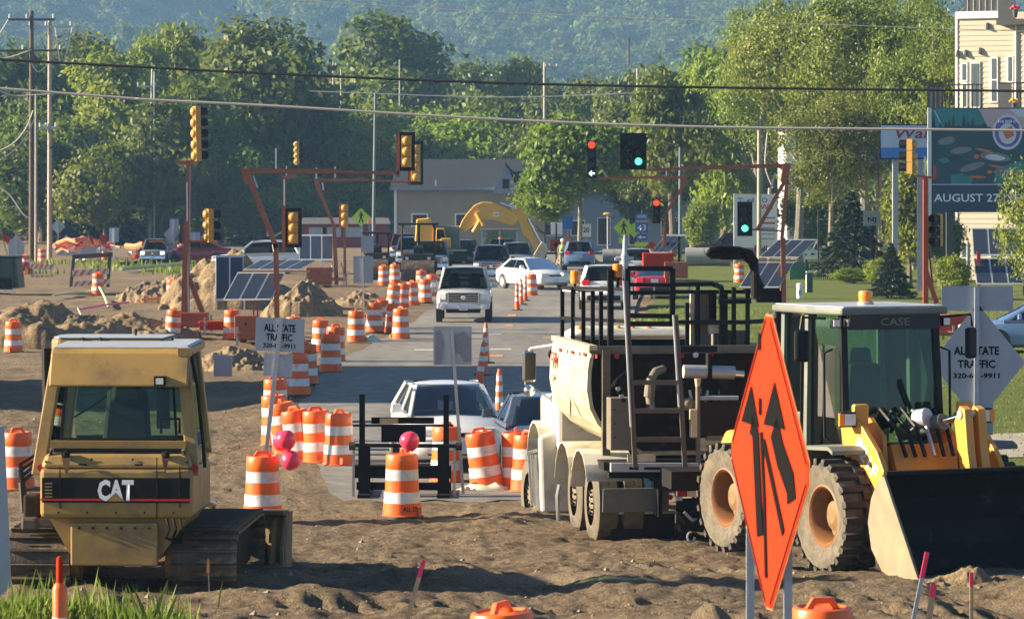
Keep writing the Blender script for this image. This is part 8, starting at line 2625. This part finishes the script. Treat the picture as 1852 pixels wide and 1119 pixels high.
pole(279, 288, 130, 'slim second pole touching the grey wooden pole', 'galv', .07)
pole(675, 236, 168, 'blue grey steel street light pole left of the tan house', 'pole_grey', .13, (), 'street_light', 'street light', 'steel poles', lean=4)
pole(985, 352, 112, 'weathered pole standing out above the middle trees', 'wood_pole', .2, ((985, 1008, 122, 'wood_pole'),))
pole(1137, 405, 68, 'thin dark pole rising highest against the hills', 'wood_pole_dark', .15)
pole(1153, 300, 124, 'brown pole behind the doghouse signal', 'wood_pole', .15, ((1140, 1157, 186, 'galv'),))
pole(1230, 230, 266, 'grey pole behind the far right signal arm', 'pole_grey', .13)
pole(1373, 192, 236, 'pale wooden pole left of the near right mast', 'wood_pole', .14)
pole(1392, 200, 340, 'short pale pole beside the notice board', 'wood_pole', .14)
pole(603, 380, 112, 'distant pole left of the large middle tree', 'wood_pole', .16, ((592, 630, 120, 'wood_pole'),))
pole(617, 385, 125, 'second distant pole left of the large middle tree', 'wood_pole', .14)
pole(723, 370, 108, 'distant pole in front of the large middle tree', 'wood_pole', .12)
pole(1480, 178, 378, 'thin black pole in front of the white annex', 'black', .06, (), 'sign_post', 'pole', 'steel poles')
# overhead cables
def cable(label, pts, d_, r, mat, grp='overhead cables', ext=True):
    W = [P(x, y, d_) for x, y in pts]
    if ext:
        a, c = W[0] - W[1], W[-1] - W[-2]
        W = [W[0] + a * (25 / a.length)] + W + [W[-1] + c * (25 / c.length)]
    out = []
    for i in range(len(W) - 1):
        p0, p1, p2, p3 = W[max(i - 1, 0)], W[i], W[i + 1], W[min(i + 2, len(W) - 1)]
        for k in range(6):
            t_ = k / 6
            out.append(.5 * ((2 * p1) + (p2 - p0) * t_ + (2 * p0 - 5 * p1 + 4 * p2 - p3) * t_ ** 2 + (3 * p1 - p0 - 3 * p2 + p3) * t_ ** 3))
    out.append(W[-1])
    c_ = out[len(out) // 2]
    o_ = MB().tube([p - c_ for p in out], r, 6).build('overhead_cable', mat, smooth=True)
    o_.location = c_
    return tag(o_, label, 'cable', grp)
cable('thick dark cable crossing the whole picture in front of the trees', [(0, 108), (460, 132), (926, 151), (1400, 160), (1852, 165)], 70, .030, 'cable_dark')
cable('thick pale cable crossing the picture just above the signals', [(0, 160), (250, 179), (500, 192), (926, 217), (1300, 230), (1852, 236)], 55, .024, 'cable_light')
cable('thin cable across the blue hills at the top', [(520, 0), (900, 22), (1300, 38), (1852, 57)], 80, .010, 'cable_light')
cable('faint wire below the dark cable in the middle', [(560, 165), (900, 176), (1160, 168)], 300, .05, 'cable_light', ext=False)
GW = 'wires at the left poles'
for k, (pts, mt, lb) in enumerate([([(-20, 155), (20, 172), (60, 172), (90, 170)], 'cable_light', 'pale wire sagging to the pale pole under the thick cable'), ([(-20, 95), (10, 105), (57, 90)], 'cable_light', 'wire from the left edge to the dark pole crossarm'),
        ([(-20, 280), (20, 262), (45, 235), (60, 200)], 'cable_light', 'wire climbing from the left edge to the dark pole'), ([(-20, 300), (15, 280), (45, 250), (62, 215)], 'cable_light', 'lower wire climbing from the left edge to the dark pole'),
        ([(100, 50), (112, 120), (131, 50)], 'cable_light', 'wire hanging between the pale pole and its crossarm'), ([(15, 36), (0, 60), (-10, 70)], 'cable_light', 'wire from the dark pole top to the left edge'),
        ([(104, 235), (108, 250), (98, 262), (90, 268)], 'cable_dark', 'looped jumper wire on the pale pole'), ([(-20, 330), (15, 350), (40, 385), (55, 395)], 'cable_light', 'low wire drooping to the left of the poles'),
        ([(57, 115), (70, 130), (90, 112)], 'cable_light', 'jumper wire between the two tall poles'), ([(1388, 240), (1384, 300), (1398, 340)], 'cable_light', 'loose wire hanging beside the pale right pole')]):
    cable(lb, pts, 214 if k < 9 else 190, .045, mt, GW, ext=False)
# house left of the frame whose shadow lies across the road
o = thing('house', 'grey house standing left of the view, its shadow falling across the road', 'house', (-24.5, 80.5, -.4), 0)
MB().box((0, 0, 3.6), (12, 12.2, 7.6)).build('wall', 'siding', o)
MB().box((0, 0, 7.6), (12.8, 12.8, .5)).build('roof', 'shingle', o)
for y in (-4, 0, 4):
    for z in (2, 5):
        f = MB().box((6.02, y, z), (.08, 1.4, 1.5)).build('window', 'trim_white', o)
        MB().box((6.07, y, z), (.03, 1.2, 1.3)).build('pane', 'lens_off', f)
# ============================================================ air
hz = bpy.data.materials.new('haze')
hz.use_nodes = True
N, L = hz.node_tree.nodes, hz.node_tree.links
N.remove(N['Principled BSDF'])
pv = N.new('ShaderNodeVolumePrincipled')
pv.inputs['Color'].default_value = (0.33, 0.62, 1.0, 1)
pv.inputs['Density'].default_value = 0.00023
pv.inputs['Density Attribute'].default_value = ''
L.new(pv.outputs[0], N['Material Output'].inputs['Volume'])
try: hz.cycles.homogeneous_volume = True
except Exception: pass
MATS['haze'] = hz
tag(MB().box((0, 1300, 130), (3600, 3200, 265)).build('haze', 'haze'), 'thin blue air between the camera and the wooded hills', 'haze', kind='stuff')
